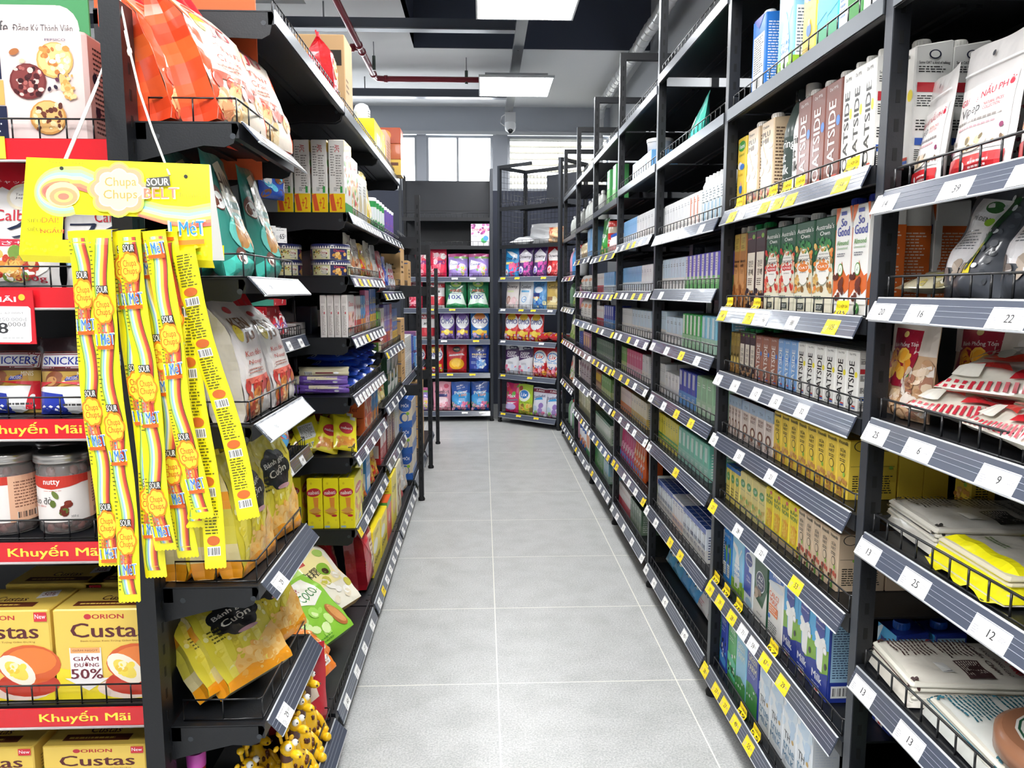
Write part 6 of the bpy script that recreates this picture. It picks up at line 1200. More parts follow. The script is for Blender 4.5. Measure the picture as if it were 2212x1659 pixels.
LL('N', 6, 'chips', 3.455, 3.665, 1, 'yellow potato chip bag with a green corner')
cyl('cansnack', 'snack_can', 'can', [(None, [(.036, 0), (.037, .004), (.037, .15)], '#3a9c54', 'g', [('x', ['#f0f0e0', '#f0d850', '#e8e8f0'], .1, .1, .9, .9, 50, .004, 3), ('r', '#e8ecf0', .3, .4, .55, .8)]), ('lid', [(.038, .148), (.038, .162), (.035, .165)], '#e8eaec', 'g', None)], .038, .165)
cyl('canpurple', 'snack_can', 'can', [(None, [(.036, 0), (.037, .004), (.037, .15)], '#7a5cb0', 'g', [('x', ['#f0f0e0', '#e8602c', '#e8e8f0'], .1, .1, .9, .6, 40, .005, 3)]), ('lid', [(.038, .148), (.038, .162), (.035, .165)], '#e8eaec', 'g', None)], .038, .165)
LL('O', 5, 'cansnack', 3.72, 4.1, 4, 'green snack can with clear lid', fit=False); LL('O', 5, 'canpurple', 4.13, 4.5, 4, 'purple snack can with clear lid', fit=False)
# cookie tins
def tin(key):
    ps = []; m_ = MB(); m_.lathe([(.068, 0), (.07, .003), (.07, .04)], mat('#f0ecd8', 'g'), 36); Wc = 2 * math.pi * .07
    S = lambda x, y, o: ((.07 + o) * math.sin((x / Wc - .5) * 2 * math.pi), -(.07 + o) * math.cos((x / Wc - .5) * 2 * math.pi), y)
    els = []
    for q in range(3):
        b0 = q / 3; els += [('r', '#e8e4b0', b0, .05, b0 + .16, .98), ('x', ['#8aa040', '#c8a848', '#7a3c30', '#4a6a3c'], b0 + .01, .1, b0 + .15, .85, 26, .004, q), ('r', '#2c3060', b0 + .17, .04, b0 + .33, .98), ('x', ['#e8b460', '#f0c880', '#d89840'], b0 + .19, .15, b0 + .31, .55, 10, .007, q + 4), ('T', '#d84a54', 'Danisa', b0 + .25, .8, .1, .22), ('e', '#f4f0e0', b0 + .12, .5, .035, .38), ('T', '#a82c34', 'Danisa', b0 + .12, .62, .055, .2), ('t', '#444', 'BUTTER', b0 + .12, .38, .045, .12), ('t', '#444', 'COOKIES', b0 + .12, .22, .045, .12)]
    art(m_, S, Wc, .04, els, 'g', True); ps.append((None, m_.mesh('cookie_tin')))
    l = MB(); l.lathe([(.0715, .038), (.072, .040), (.072, .054), (.068, .057)], mat('#2a2e5c', 'g'), 36)
    S2 = lambda x, y, o: ((.0722 + o) * math.sin((x / Wc - .5) * 2 * math.pi), -(.0722 + o) * math.cos((x / Wc - .5) * 2 * math.pi), .0385 + y)
    for q in range(48): art(l, S2, Wc, .015, [('p', '#f0ece0', [(q / 48, .05), ((q + 1) / 48, .05), ((q + .5) / 48, .75)])], 'g')
    ps.append(('lid', l.mesh('lid'))); reg(key, 'cookie_tin', 'tin', ps, .144, .144, .057)
tin('tin')
for j, (x, nm) in enumerate(((-.565, 'closer to the price rail'), (-.745, 'further back'))):
    for l in range(2): put('tin', x, 2.875, LB['N'][2][5] + l * .0585, LZ + j - .9 + 1.57, ('lower', 'upper')[l] + ' round butter cookie tin of the stack ' + nm, 'butter cookie tins')
def simplebag(key, w, h, t, c, cs, txt, tc, kind='stand', **k): pouch(key, w, h, t, c, [('x', cs, .08, .08, .92, .55, 22, .016, len(key)), ('T', tc, txt, .5, .74, .72, .13), ('l', tc, .25, .6, .75, .66, 2)], kind=kind, **k)
simplebag('bagbeige', .14, .17, .06, '#d8cbb4', ['#e09850', '#f0e4cc', '#c87840'], 'Oat', '#6a4c34'); simplebag('bagyellowred', .14, .15, .06, '#f2c42c', ['#e0402c', '#f4dc70', '#b8301c'], 'Mix', '#b8242c')
simplebag('bagcookie', .14, .16, .06, '#e0d4c8', ['#b0602c', '#7a3c24', '#e8c8a0'], 'Soft', '#7a3028'); simplebag('baggrey', .18, .23, .07, '#cfcdca', ['#b8b4ac', '#d8a060', '#e8e4dc'], 'ORGANIC', '#3c3c3c')
simplebag('bagred', .18, .21, .07, '#b8242c', ['#e8e4e0', '#d84a3c', '#f0ece8'], 'Nut', '#f0e0d8'); simplebag('bagblue', .15, .19, .06, '#2c54c0', ['#3c6cd8', '#e8ecf4', '#2444a0'], 'ADI', '#f0f4fc'); simplebag('bagclear', .14, .16, .05, '#b4b8bc', ['#e4e6e8', '#c83c44', '#dcdfe2'], 'me', '#b02c34')
LL('N', 5, 'bagbeige', 3.0, 3.16, 1, 'beige oat snack bag'); LL('N', 5, 'bagcookie', 3.16, 3.32, 1, 'brown and cream cookie bag'); LL('N', 5, 'bagyellowred', 3.32, 3.48, 1, 'yellow and red snack bag'); LL('N', 5, 'bagbeige', 3.5, 3.66, 1, 'beige snack bag at the far end')
LL('O', 4, 'baggrey', 3.70, 3.9, 1, 'tall grey-white organic snack bag'); LL('O', 4, 'bagred', 3.9, 4.1, 1, 'red and white snack bag'); LL('O', 4, 'bagblue', 4.1, 4.26, 1, 'blue snack bag'); LL('O', 4, 'bagclear', 4.27, 4.56, 2, 'pale clear-plastic snack pack')
# slim white boxes and sticks
carton('slimwhite', .15, .0235, .155, '#dbd6d2', [('r', '#e8c4c0', .1, .1, .9, .6), ('x', ['#e0584c', '#f0d0a0', '#8a4c34'], .15, .15, .85, .55, 12, .012, 2), ('T', '#c83c44', 'Choco', .5, .78, .7, .12)], name='biscuit_box', cat='box', side=[('l', '#8c8680', .2, .05, .8, .75, 20), ('r', '#c83c44', .6, .55, .75, .6), ('r', '#c8c2be', .2, .8, .85, .96)])
for j in range(4): put('slimwhite', -.507 - j * .0255, 2.875, LB['N'][2][4], LZ, 'slim white biscuit box standing side-on, ' + ORD[j] + ' from the price rail', 'slim white biscuit boxes')
for j in range(2): put('slimwhite', -.685, 2.875, LB['N'][2][4] + .0125 + j * .0255, LZ, 'slim white biscuit box lying flat, ' + ('lower', 'upper')[j] + ' of two', 'lying white biscuit boxes', rx=-math.pi / 2, s=(1, 1, .9)) 
carton('darkbox', .12, .06, .11, '#1c2232', [('t', '#5a6478', 'Luxury', .5, .5, .7, .15), ('r', '#2a3148', .1, .1, .9, .3)], name='biscuit_box', cat='box')
put('darkbox', -.70, 3.05, LB['N'][2][4], LZ, 'dark navy biscuit box in the shadow behind the lying boxes')
def stick(key, c, c2, txt, tc): carton(key, .055, .025, .15, c, [('r', c2, 0, .0, 1, .35), ('T', tc, txt, .5, .7, .8, .16), ('x', ['#c88848', '#f0dcb0', '#7a4424'], .1, .05, .9, .5, 10, .008, len(txt))], name='biscuit_box', cat='box', side=[('l', '#888', .2, .1, .8, .9, 12)])
stick('stk_pink', '#e8bcc0', '#d84a5c', 'Pocky', '#b02c44'); stick('stk_white', '#e4dcd8', '#c83c34', 'Pejoy', '#b8302c'); stick('stk_blue', '#3f94d4', '#e8943c', 'Toppo', '#f8f0d8'); stick('stk_pk2', '#e880ac', '#f4d0dc', 'Yan', '#fff'); stick('stk_bl2', '#3c6cb8', '#f0c83c', 'Cat', '#f0d44c'); stick('stk_green', '#78b84c', '#e8e4c0', 'Mat', '#2c5c2c'); stick('stk_purple', '#7a68b8', '#c83c34', 'Lot', '#f4e8f4'); stick('stk_red', '#b8384c', '#e4d0d4', 'Kit', '#fff')
LL('N', 4, 'stk_pink', 2.97, 3.09, 2, 'pink and white biscuit stick box', nd=1); LL('N', 4, 'stk_white', 3.09, 3.21, 2, 'white and red biscuit stick box'); LL('N', 4, 'stk_blue', 3.215, 3.33, 2, 'sky blue biscuit box with brown lettering'); LL('N', 4, 'stk_pk2', 3.33, 3.45, 2, 'bright pink biscuit stick box', hs=1.15); LL('N', 4, 'stk_bl2', 3.455, 3.665, 3, 'royal blue biscuit stick box', hs=1.2)
LL('O', 3, 'stk_green', 3.71, 3.83, 2, 'green biscuit stick box', hs=1.3); LL('O', 3, 'stk_white', 3.83, 3.95, 2, 'white and red biscuit stick box', hs=1.4); LL('O', 3, 'stk_purple', 3.95, 4.19, 4, 'violet biscuit stick box', hs=1.5); LL('O', 3, 'stk_red', 4.19, 4.31, 2, 'dark red biscuit stick box', hs=1.5); LL('O', 3, 'stk_bl2', 4.31, 4.56, 4, 'blue biscuit stick box', hs=1.3)
# wafer rolls lying down
pouch('rollpurple', .19, .085, .034, '#7a58b4', [('r', '#e8dcc0', .2, .6, .8, .95), ('b', .12, .1, .28, .5), ('l', '#5a2c84', .35, .3, .7, .45, 1), ('e', '#f0f0f4', .76, .35, .05, .12)], kind='pillow', seed=1, name='wafer_pack', cat='pack', squash=.02)
pouch('rollcream', .19, .085, .034, '#e2d8b4', [('b', .12, .1, .28, .5), ('r', '#7a2c34', .35, .3, .7, .45), ('e', '#f0f0f4', .76, .35, .05, .12)], kind='pillow', seed=2, name='wafer_pack', cat='pack', squash=.02)
z0 = LB['N'][2][3]
for j, (k2, x, dz, l) in enumerate((('rollpurple', -.60, .0, 'purple wafer pack lying at the bottom of the pile'), ('rollpurple', -.605, .034, 'purple wafer pack lying second from the bottom'), ('rollcream', -.60, .068, 'cream wafer pack lying on top of the purple ones'), ('rollcream', -.78, .034, 'cream wafer pack lying further back on the shelf'), ('rollpurple', -.79, .0, 'purple wafer pack lying further back on the shelf'))):
    put(k2, x, 2.86, z0 + dz + .003, 0, l, 'wafer packs lying in a pile', s=(1, 1, .4))
pouch('bluewrap', .2, .1, .03, '#2450c0', [('x', ['#3c78e0', '#e8ecf8', '#1c3898'], .1, .1, .9, .9, 12, .012, 3)], kind='pillow', seed=6, name='wafer_pack', cat='pack', wrk=2.5, crimp='#3468d8')
for j in range(9): put('bluewrap', -.60 - .004 * (j % 3), 2.96 + .075 * j, z0 + .02 + .034 * (j % 3), 0, 'blue foil wafer pack, ' + ORD[j] + ' along the pile from the cream packs', 'blue foil wafer packs', rx=-1.45, ry=0)
for j in range(6): put('bluewrap', -.60, 3.0 + .1 * j, z0 + .125, 0, 'blue foil wafer pack on the upper layer, ' + ORD[j] + ' from near end', 'blue foil wafer packs, upper layer', rx=-1.5)
pouch('redwrap', .16, .08, .025, '#a8242c', [('x', ['#d84a44', '#e8e0e0'], .1, .1, .9, .9, 8, .01, 3)], kind='pillow', seed=6, name='wafer_pack', cat='pack', wrk=2)
put('redwrap', -.56, 3.62, z0 + .15, 0, 'dark red foil pack at the far end of the blue pile', rx=-1.45)
# yellow sachets and the orange box
pouch('sachet', .10, .145, .022, '#efe02c', [('e', '#c8303c', .5, .62, .3, .17), ('T', '#f6e8e4', 'nabati', .5, .62, .46, .08), ('p', '#e89c3c', [(.1, .1), (.8, .14), (.9, .34), (.3, .38)]), ('x', ['#f4c860', '#d8842c'], .15, .1, .85, .36, 10, .009, 3), ('r', '#e8e8e0', .7, .88, .92, .98)], kind='pillow', seed=3, name='wafer_sachet', cat='sachet', back=[('r', '#d8d8d4', .2, .35, .8, .8), ('l', '#5c5c40', .24, .4, .76, .76, 8), ('b', .3, .1, .7, .25)], crimp='#e0d020', wrk=1.6)
z0 = LB['N'][2][2]
for j, (x, y, zz, rz, rx, ry, l) in enumerate(((-.525, 2.845, .012, .55, -.55, .25, 'yellow wafer sachet at the front with its red logo showing'), (-.56, 2.93, .02, .5, -.6, .3, 'yellow wafer sachet leaning behind the first red logo'), (-.60, 2.83, .01, .3, -.6, .35, 'yellow wafer sachet second in the leaning line'), (-.64, 2.835, .012, math.pi + .3, .6, .3, 'yellow wafer sachet showing its printed back'), (-.69, 2.85, .012, .25, -.7, .4, 'yellow wafer sachet fourth in the leaning line'), (-.76, 2.86, .015, .1, -1.45, 0, 'yellow wafer sachet lying flat at the back'), (-.75, 2.86, .04, .3, -1.4, .1, 'yellow wafer sachet lying on another at the back'), (-.60, 2.99, .06, .2, -1.2, .2, 'yellow wafer sachet on the heap before the orange boxes'))):
    put('sachet', x, y, z0 + zz, rz, l, 'yellow wafer sachets', rx=rx, ry=ry)
pouch('orangesachet', .09, .12, .025, '#d8582c', [('e', '#f0e0d0', .5, .4, .25, .15), ('e', '#8a2420', .5, .7, .3, .12)], kind='pillow', seed=3, name='wafer_sachet', cat='sachet')
put('orangesachet', -.54, 3.03, z0 + .012, LZ, 'orange wafer sachet squeezed between the yellow ones and the box', rx=-.5); put('orangesachet', -.53, 3.12, z0 + .012, LZ, 'orange wafer sachet right before the orange boxes', rx=-.5)
carton('orangebx', .2, .26, .075, '#dc6a34', [('x', ['#f0c8a0', '#b8402c', '#f4e0c8'], .05, .1, .95, .9, 16, .014, 3)], name='wafer_box', cat='box', side=[('t', '#7a2c1c', 'Richeese Wafer', .5, .5, .8, .3)])
for l in range(2): put('orangebx', -.635, 3.30, z0 + l * .077, LZ, ('lower', 'upper')[l] + ' orange wafer box behind the yellow sachets', 'orange wafer boxes')
LL('N', 2, 'stk_blue', 3.44, 3.66, 4, 'tan and blue biscuit box', hs=1.2)
# nabati boxes
NB = [('e', '#c4303a', .45, .72, .46, .085, 8), ('T', '#f8eee8', 'nabati', .45, .72, .7, .075, 4), ('p', '#e8943c', [(.4, .62), (.75, .62), (.72, .4), (.48, .4)]), ('p', '#dca050', [(.08, .36), (.5, .3), (.92, .36), (.6, .44)]), ('p', '#c87830', [(.08, .33), (.5, .27), (.92, .33), (.5, .31)]), ('e', '#c4303a', .7, .26, .18, .025), ('e', '#e0cc24', .3, .12, .1, .03), ('e', '#e0cc24', .3, .9, .08, .025), ('e', '#e0cc24', .8, .17, .05, .015), ('r', '#9cb8d0', .08, .02, .4, .06)]
carton('nabati', .17, .0575, .195, '#f2e420', [('e', '#c4303a', .5, .72, .4, .1), ('T', '#f8eee8', 'nabati', .5, .72, .6, .08), ('x', ['#e8943c', '#f0b860', '#c87830'], .1, .2, .9, .55, 14, .016, 3), ('b', .5, .05, .8, .15)], name='wafer_box', cat='box', side=NB, top='#f2e420')
for j in range(3): put('nabati', -.515 - j * .0605, 2.88, LB['N'][2][1], LZ, 'yellow wafer box with red logo, ' + ORD[j] + ' from the price rail', 'yellow wafer boxes side-on')
put('nabati', -.72, 2.9, LB['N'][2][1], LZ, 'yellow wafer box deep in the shelf, behind the three in front')
LL('N', 1, 'nabati', 2.975, 3.16, 1, 'yellow wafer box facing the aisle'); 
carton('bluebox2', .1, .1, .2, '#3c8ccc', [('r', '#e8ecf0', .1, .1, .9, .4), ('T', '#fff', 'Nestle', .5, .7, .8, .1)], name='biscuit_box', cat='box', side=[('r', '#dfe6ec', .05, .05, .95, .5), ('l', '#678', .1, .1, .9, .45, 6)])
LL('N', 1, 'bluebox2', 3.24, 3.36, 1, 'blue biscuit box with white base'); LL('N', 1, 'bagyellowred', 3.16, 3.25, 1, 'small red and yellow bag', hs=.8, fit=True); LL('N', 1, 'bagyellowred', 3.37, 3.66, 2, 'yellow candy bag', hs=.9)
carton('redbox', .12, .09, .16, '#b8242c', [('r', '#e8d8d4', .1, .5, .9, .9), ('l', '#f0d0cc', .1, .1, .9, .4, 5)], name='biscuit_box', cat='box', side=[('r', '#8a1c24', 0, .3, 1, 1), ('r', '#e8e0dc', .6, .2, .9, .6), ('l', '#f0d0cc', .1, .05, .9, .3, 4)])
carton('brownbox', .12, .09, .2, '#6a2c2c', [('T', '#e8d8c8', 'MOCHA', .3, .5, .3, .8, 90), ('r', '#c8a888', .5, .1, .9, .9)], name='biscuit_box', cat='box')
LL('O', 1, 'redbox', 3.70, 3.95, 2, 'glossy red biscuit box'); LL('O', 1, 'brownbox', 3.96, 4.34, 3, 'dark brown biscuit box'); LL('O', 1, 'crk_white', 4.35, 4.56, 2, 'white biscuit box')
pouch('noodlebag', .15, .2, .07, '#d8c884', [('x', ['#e8c468', '#f4e8a8', '#6c9c4c', '#c85c34', '#f0e0c0'], .05, .05, .95, .8, 60, .012, 3), ('T', '#3c5c34', 'Organic', .5, .88, .7, .07)])
LL('O', 2, 'noodlebag', 3.70, 4.0, 2, 'yellow-green vegetable noodle bag', lean=-.1)
carton('greenwhite', .16, .12, .13, '#e4e4dc', [('r', '#1c4c34', 0, .5, .6, 1), ('e', '#c8a850', .3, .75, .12, .12), ('p', '#2c6c44', [(.4, 0), (1, 0), (1, .4)]), ('T', '#444', 'Y', .85, .5, .1, .3)], name='tea_box', cat='box', side=[('r', '#1c4c34', 0, 0, 1, 1), ('e', '#c8a850', .5, .5, .25, .25), ('e', '#1c4c34', .5, .5, .2, .2), ('e', '#c8a850', .5, .48, .08, .12)])
LL('O', 2, 'greenwhite', 4.04, 4.56, 3, 'dark green and white tea box', ns=2)
# base shelf
def B0(key, x, y, z, rz, lab, grp=None, **k): return put(key, x, y, LB['N'][2][0] + z, rz, lab, grp, **k)
gbag('redbag', .2, .26, .08, '#b41c2c', '#8a1622', [('r', '#e8d0b0', .38, .3, .8, .75), ('l', '#8a4c34', .42, .4, .76, .7, 4), ('T', '#a82c34', 'Bánh', .6, .68, .3, .08), ('x', ['#d8a060', '#e8c890', '#b87040'], .5, .05, .98, .35, 14, .016, 4), ('p', '#d0303c', [(0, .8), (.5, .9), (.3, .5)])], '#c8202c', roll=.02, sealh=.03)
B0('redbag', -.50, 3.0, .012, LZ, 'dark red biscuit bag standing closest to the price rail', 'dark red biscuit bags', rx=-.08); B0('redbag', -.62, 2.93, .012, LZ + .2, 'dark red biscuit bag behind the rice cake packs', 'dark red biscuit bags', rx=-.2); B0('redbag', -.74, 3.0, .012, LZ + .15, 'dark red biscuit bag deep on the base shelf', 'dark red biscuit bags', rx=-.25); B0('redbag', -.76, 2.75, .012, LZ, 'dark red biscuit bag deepest in the corner', 'dark red biscuit bags', rx=-.1)
gbag('ricecake', .24, .30, .05, '#ece6d4', '#f2b83c', [('r', '#f4e6a4', .1, .3, .9, .8), ('T', '#4a4430', '私房', .5, .78, .34, .12, 8), ('T', '#4a4430', '麻糬', .45, .5, .34, .12, 8), ('r', '#c8504c', .2, .64, .5, .69), ('t', '#fff', 'Mochi', .35, .665, .2, .03), ('e', '#8cb83c', .72, .5, .12, .09), ('e', '#4a3424', .72, .47, .06, .045), ('e', '#a8c860', .85, .72, .08, .06), ('x', ['#f6f2e8', '#e8dcc0', '#c8c04c'], .55, .1, .95, .4, 14, .016, 3)], '#f0b43c', roll=.01, sealh=.03)
B0('ricecake', -.53, 2.60, .05, LZ - .45, 'cream mochi bag with black characters, leaning over the rail', 'cream mochi bags', rx=-.85, s=(1.15, 1, 1.05)); B0('ricecake', -.66, 2.82, .045, LZ + .15, 'cream mochi bag lying behind, beside the dark red bags', 'cream mochi bags', rx=-.85); B0('ricecake', -.53, 2.50, .03, LZ - .1, 'cream mochi bag half under the green packs', 'cream mochi bags', rx=-1.0, s=(.6, 1, .8))
gbag('coco', .19, .24, .05, '#8cc83c', '#6ca82c', [('p', '#f2f0e4', [(.2, .9), (.85, .95), (.9, .62), (.55, .5), (.25, .62)]), ('T', '#a8342c', 'TOP', .42, .8, .26, .1, 10), ('T', '#2c7c34', 'COCO', .6, .68, .44, .13, 10), ('x', ['#d8eca8', '#a8dc60', '#c4e488'], .05, .1, .6, .45, 14, .018, 3), ('e', '#b06a34', .8, .25, .12, .2, 20), ('e', '#d89858', .82, .26, .08, .17, 20), ('l', '#5c9c2c', .05, .02, .5, .1, 2)], '#b8e070', roll=.01, sealh=.02)
B0('coco', -.50, 2.38, .05, LZ - .4, 'lime green coconut cracker bag leaning in front', 'lime green coconut cracker bags', rx=-.85, s=(1.15, 1, 1.05)); B0('coco', -.63, 2.50, .06, LZ + .1, 'lime green coconut cracker bag lying behind the leaning one', 'lime green coconut cracker bags', rx=-.8)
gbag('orangepk', .09, .12, .035, '#ee8226', '#d8641c', [('x', ['#d8a850', '#e8c47c', '#b8743c'], .1, .45, .9, .8, 12, .01, 3), ('r', '#f0f0ea', .3, .2, .85, .42), ('T', '#2c2c2c', 'LANCER', .57, .34, .4, .07), ('t', '#2c2c2c', 'Wafer', .57, .26, .3, .05), ('e', '#f0e4dc', .2, .6, .14, .08)], '#f09438', sealh=.015)
for j, (x, y, a) in enumerate(((-.475, 2.16, -.7), (-.50, 2.26, -.8), (-.57, 2.2, -.9))): B0('orangepk', x, y, .05, LZ + .3 * (j - 1), 'small orange wafer pack in the corner, ' + ('touching the wire guard', 'behind the front one', 'deepest of three')[j], 'small orange wafer packs', rx=a)
pouch('redcard', .17, .2, .05, '#c82434', [('e', '#e8e4e0', .4, .68, .3, .16), ('x', ['#8a5c3c', '#4c6c3c', '#c87c3c'], .2, .6, .6, .78, 14, .01, 3), ('p', '#f0e0d0', [(.7, .3), (.85, .35), (.8, .5), (.68, .46)]), ('x', ['#4c8c3c', '#d8d0c0'], .3, .8, .7, .95, 6, .012, 5)])
put('redcard', -.515, 1.985, wz[0], .5, 'glossy red snack pack standing behind the toy giraffes', rx=-.1, s=(1, 1, 1.1))
carton('goute', .22, .07, .2, '#f4dc28', [('T', '#3c2c14', 'Goute', .5, .3, .7, .16), ('e', '#f0ecd8', .3, .6, .3, .15), ('l', '#8a7420', .2, .8, .8, .9, 2)], name='biscuit_box', cat='box', side=[('T', '#2c2414', 'Go', .6, .3, .6, .16), ('T', '#f4f0d8', 'YES', .6, .6, .4, .1)])
B0('goute', -.495, 3.17, 0, LZ, 'yellow cracker box with dark script, nearer the dark red bags', 'yellow cracker boxes'); B0('goute', -.495, 3.41, 0, LZ, 'yellow cracker box with dark script, second along', 'yellow cracker boxes', s=(1, 1, .9))
carton('four', .16, .08, .19, '#e2552c', [('T', '#f4ece0', '4', .4, .5, .3, .3), ('r', '#4c9c4c', .0, .85, 1, 1)], name='biscuit_box', cat='box', side=[('T', '#f4ece0', '4', .5, .5, .5, .3), ('r', '#4c9c4c', 0, .85, 1, 1)])
B0('four', -.50, 3.61, 0, LZ, 'orange-red biscuit box with a large white four')
carton('cozyyellow', .2, .08, .27, '#f2dc3c', [('T', '#4a3c1c', 'Cosy', .5, .7, .7, .14), ('e', '#e8c078', .5, .35, .3, .15)], name='biscuit_box', cat='box', side=[('l', '#8a7420', .1, .5, .9, .9, 8)]); carton('creambox', .2, .08, .27, '#ece4c4', [('T', '#4a3c3c', 'Cookie', .5, .75, .7, .12), ('x', ['#c87838', '#8a4c2c'], .2, .1, .9, .6, 12, .02, 3)], name='biscuit_box', cat='box')
put('cozyyellow', -.50, 3.81, LB['O'][2][0], LZ, 'tall yellow biscuit box on the base of the napkin bay'); put('creambox', -.50, 4.04, LB['O'][2][0], LZ, 'tall cream biscuit box beside the tall yellow one'); put('bagred', -.50, 4.26, LB['O'][2][0], LZ, 'red nut snack bag on the base of the napkin bay', rx=-.1); put('baggrey', -.50, 4.47, LB['O'][2][0], LZ, 'grey snack bag on the base of the napkin bay')
# narrow shelves behind the wing
simplebag('smallcandy', .08, .1, .03, '#c8303c', ['#e8e4f0', '#7a5cb0', '#f4f0f0'], 'Kit', '#f8e8e8', kind='pillow', name='candy_bag')
simplebag('bluecandy', .12, .15, .05, '#58a8dc', ['#e04c5c', '#f4e8f0', '#f0b83c', '#7a4cb0'], 'Jelly', '#f4f8fc', kind='pillow', name='candy_bag')
for j, (x, y) in enumerate(((-.70, 2.52), (-.70, 2.62), (-.70, 2.71))): put('smallcandy', x, y, LB['M'][2][2] + .005, LZ, 'small red and violet candy bag, ' + ORD[j] + ' along the narrow shelf', 'small candy bags', rx=-.4)
carton('giftred', .16, .1, .06, '#b82430', [('x', ['#f4e8e8', '#e8c8c8'], .05, .1, .95, .9, 14, .004, 3)], name='gift_box', cat='box', side=[('x', ['#f4e8e8', '#e8c8c8'], .05, .4, .95, .9, 8, .004, 3), ('r', '#5cc0a8', 0, 0, 1, .35)])
put('giftred', -.735, 2.60, LB['M'][2][2] + .108, LZ, 'red gift box with a teal base, on top of the candy bags'); put('giftred', -.76, 2.60, LB['M'][2][2], LZ, 'red gift box hidden under its twin on the narrow shelf', s=(1, 1, 1.75))
for j, (x, y) in enumerate(((-.70, 2.42), (-.70, 2.55), (-.70, 2.68))): put('bluecandy', x, y, LB['M'][2][1] + .02, LZ + .2, 'blue jelly candy bag, ' + ORD[j] + ' along the lower narrow shelf', 'blue jelly bags', rx=-.5)
# on the high shelf
zt = LB['N'][2][-1]
gbag('crisps', .2, .26, .09, '#d8202c', '#e8303c', [('e', '#f4c824', .5, .42, .4, .22), ('T', '#c8342c', 'Snack', .5, .45, .6, .1, 10), ('x', ['#f0e4e4', '#d8c0c0'], .2, .65, .8, .85, 14, .01, 3)], '#e83040', sealh=.03)
put('crisps', -.53, 2.70, LB['M'][2][-1] + .01, LZ + .1, 'red crisp bag standing on the high shelf', rx=-.1, s=(.7, .8, .66)); put('crisps', -.55, 2.50, LB['M'][2][-1] + .045, LZ - .2, 'red crisp bag slumped over the wire guard of the high shelf', rx=-.9, s=(.8, .7, .6))
carton('cardboard', .16, .30, .29, '#c4a274', [('l', '#6a5434', .1, .3, .5, .5, 3)], name='cardboard_box', cat='box', fin='m', side=[('r', '#2a2620', .66, .62, .96, .63), ('r', '#2a2620', .66, .80, .96, .81), ('r', '#2a2620', .66, .71, .96, .72), ('r', '#2a2620', .81, .62, .96, .81), ('r', '#2a2620', .66, .62, .665, .81), ('T', '#2a2620', '663', .81, .765, .22, .07), ('T', '#2a2620', '1496', .81, .675, .26, .07), ('T', '#2a2620', '2', .82, .5, .08, .06), ('r', '#2a2620', .62, .44, .82, .445), ('r', '#2a2620', .62, .55, .82, .555)])
put('cardboard', -.655, 3.02, zt, LZ, 'brown cardboard box with printed numbers on the high shelf')
carton('yellowctn', .40, .24, .165, '#f6d81c', [('r', '#e8e4d4', .2, .3, .5, .7), ('x', ['#c8d4e8', '#e8b84c'], .5, .1, .95, .9, 10, .02, 3)], name='carton_box', cat='box', side=[('r', '#d8cc94', .3, .62, .75, .85), ('l', '#8a7c3c', .33, .65, .7, .8, 2)])
put('yellowctn', -.63, 3.93, LB['O'][2][-1], LZ, 'bright yellow carton box on the high shelf')
carton('peachctn', .22, .12, .20, '#d8b8a0', [('l', '#8a5c4c', .2, .2, .8, .8, 8)], name='carton_box', cat='box', side=[('r', '#f0c83c', 0, .1, 1, .6)])
put('peachctn', -.57, 4.27, LB['O'][2][-1], LZ, 'peach and yellow box on the high shelf, beside the yellow carton')
for l, c in enumerate(('#ecc95c', '#c8642c', '#b8502c')):
    carton('cust%d' % l, .14, .15, .085, c, [('T', '#5a2420', 'Custas', .5, .5, .6, .4)] if l == 0 else [('e', '#f0d8a0', .4, .5, .2, .3)], name='cake_box', cat='box', side=[('r', '#6a3420', .1, .6, .9, .8), ('T', '#5a2420', 'Custas', .5, .3, .5, .3)] if l == 0 else [('e', '#e8a050', .4, .5, .25, .35), ('e', '#f0dcb0', .4, .5, .12, .2)])
    put('cust%d' % l, -.53, 4.46, LB['O'][2][-1] + l * .0865, LZ, ('yellow cake box at the bottom of the stack against the window', 'orange cake box in the middle of the stack against the window', 'orange cake box at the top of the stack against the window')[l], 'cake boxes stacked on the high shelf')
cyl('capsule', 'clear_cup', 'cup', [(None, [(.035, 0), (.04, .01), (.04, .05), (.03, .075), (.012, .085)], '#dfe4e8', 'g', [('l', '#8a9098', .4, .2, .6, .6, 3)])], .04, .085)
for j, (x, y) in enumerate(((-.66, 3.82), (-.58, 3.82), (-.60, 3.95))): put('capsule', x, y, LB['O'][2][-1] + .1665, LZ, 'clear domed cup on the bright yellow carton, ' + ORD[j] + ' of three', 'clear domed cups')
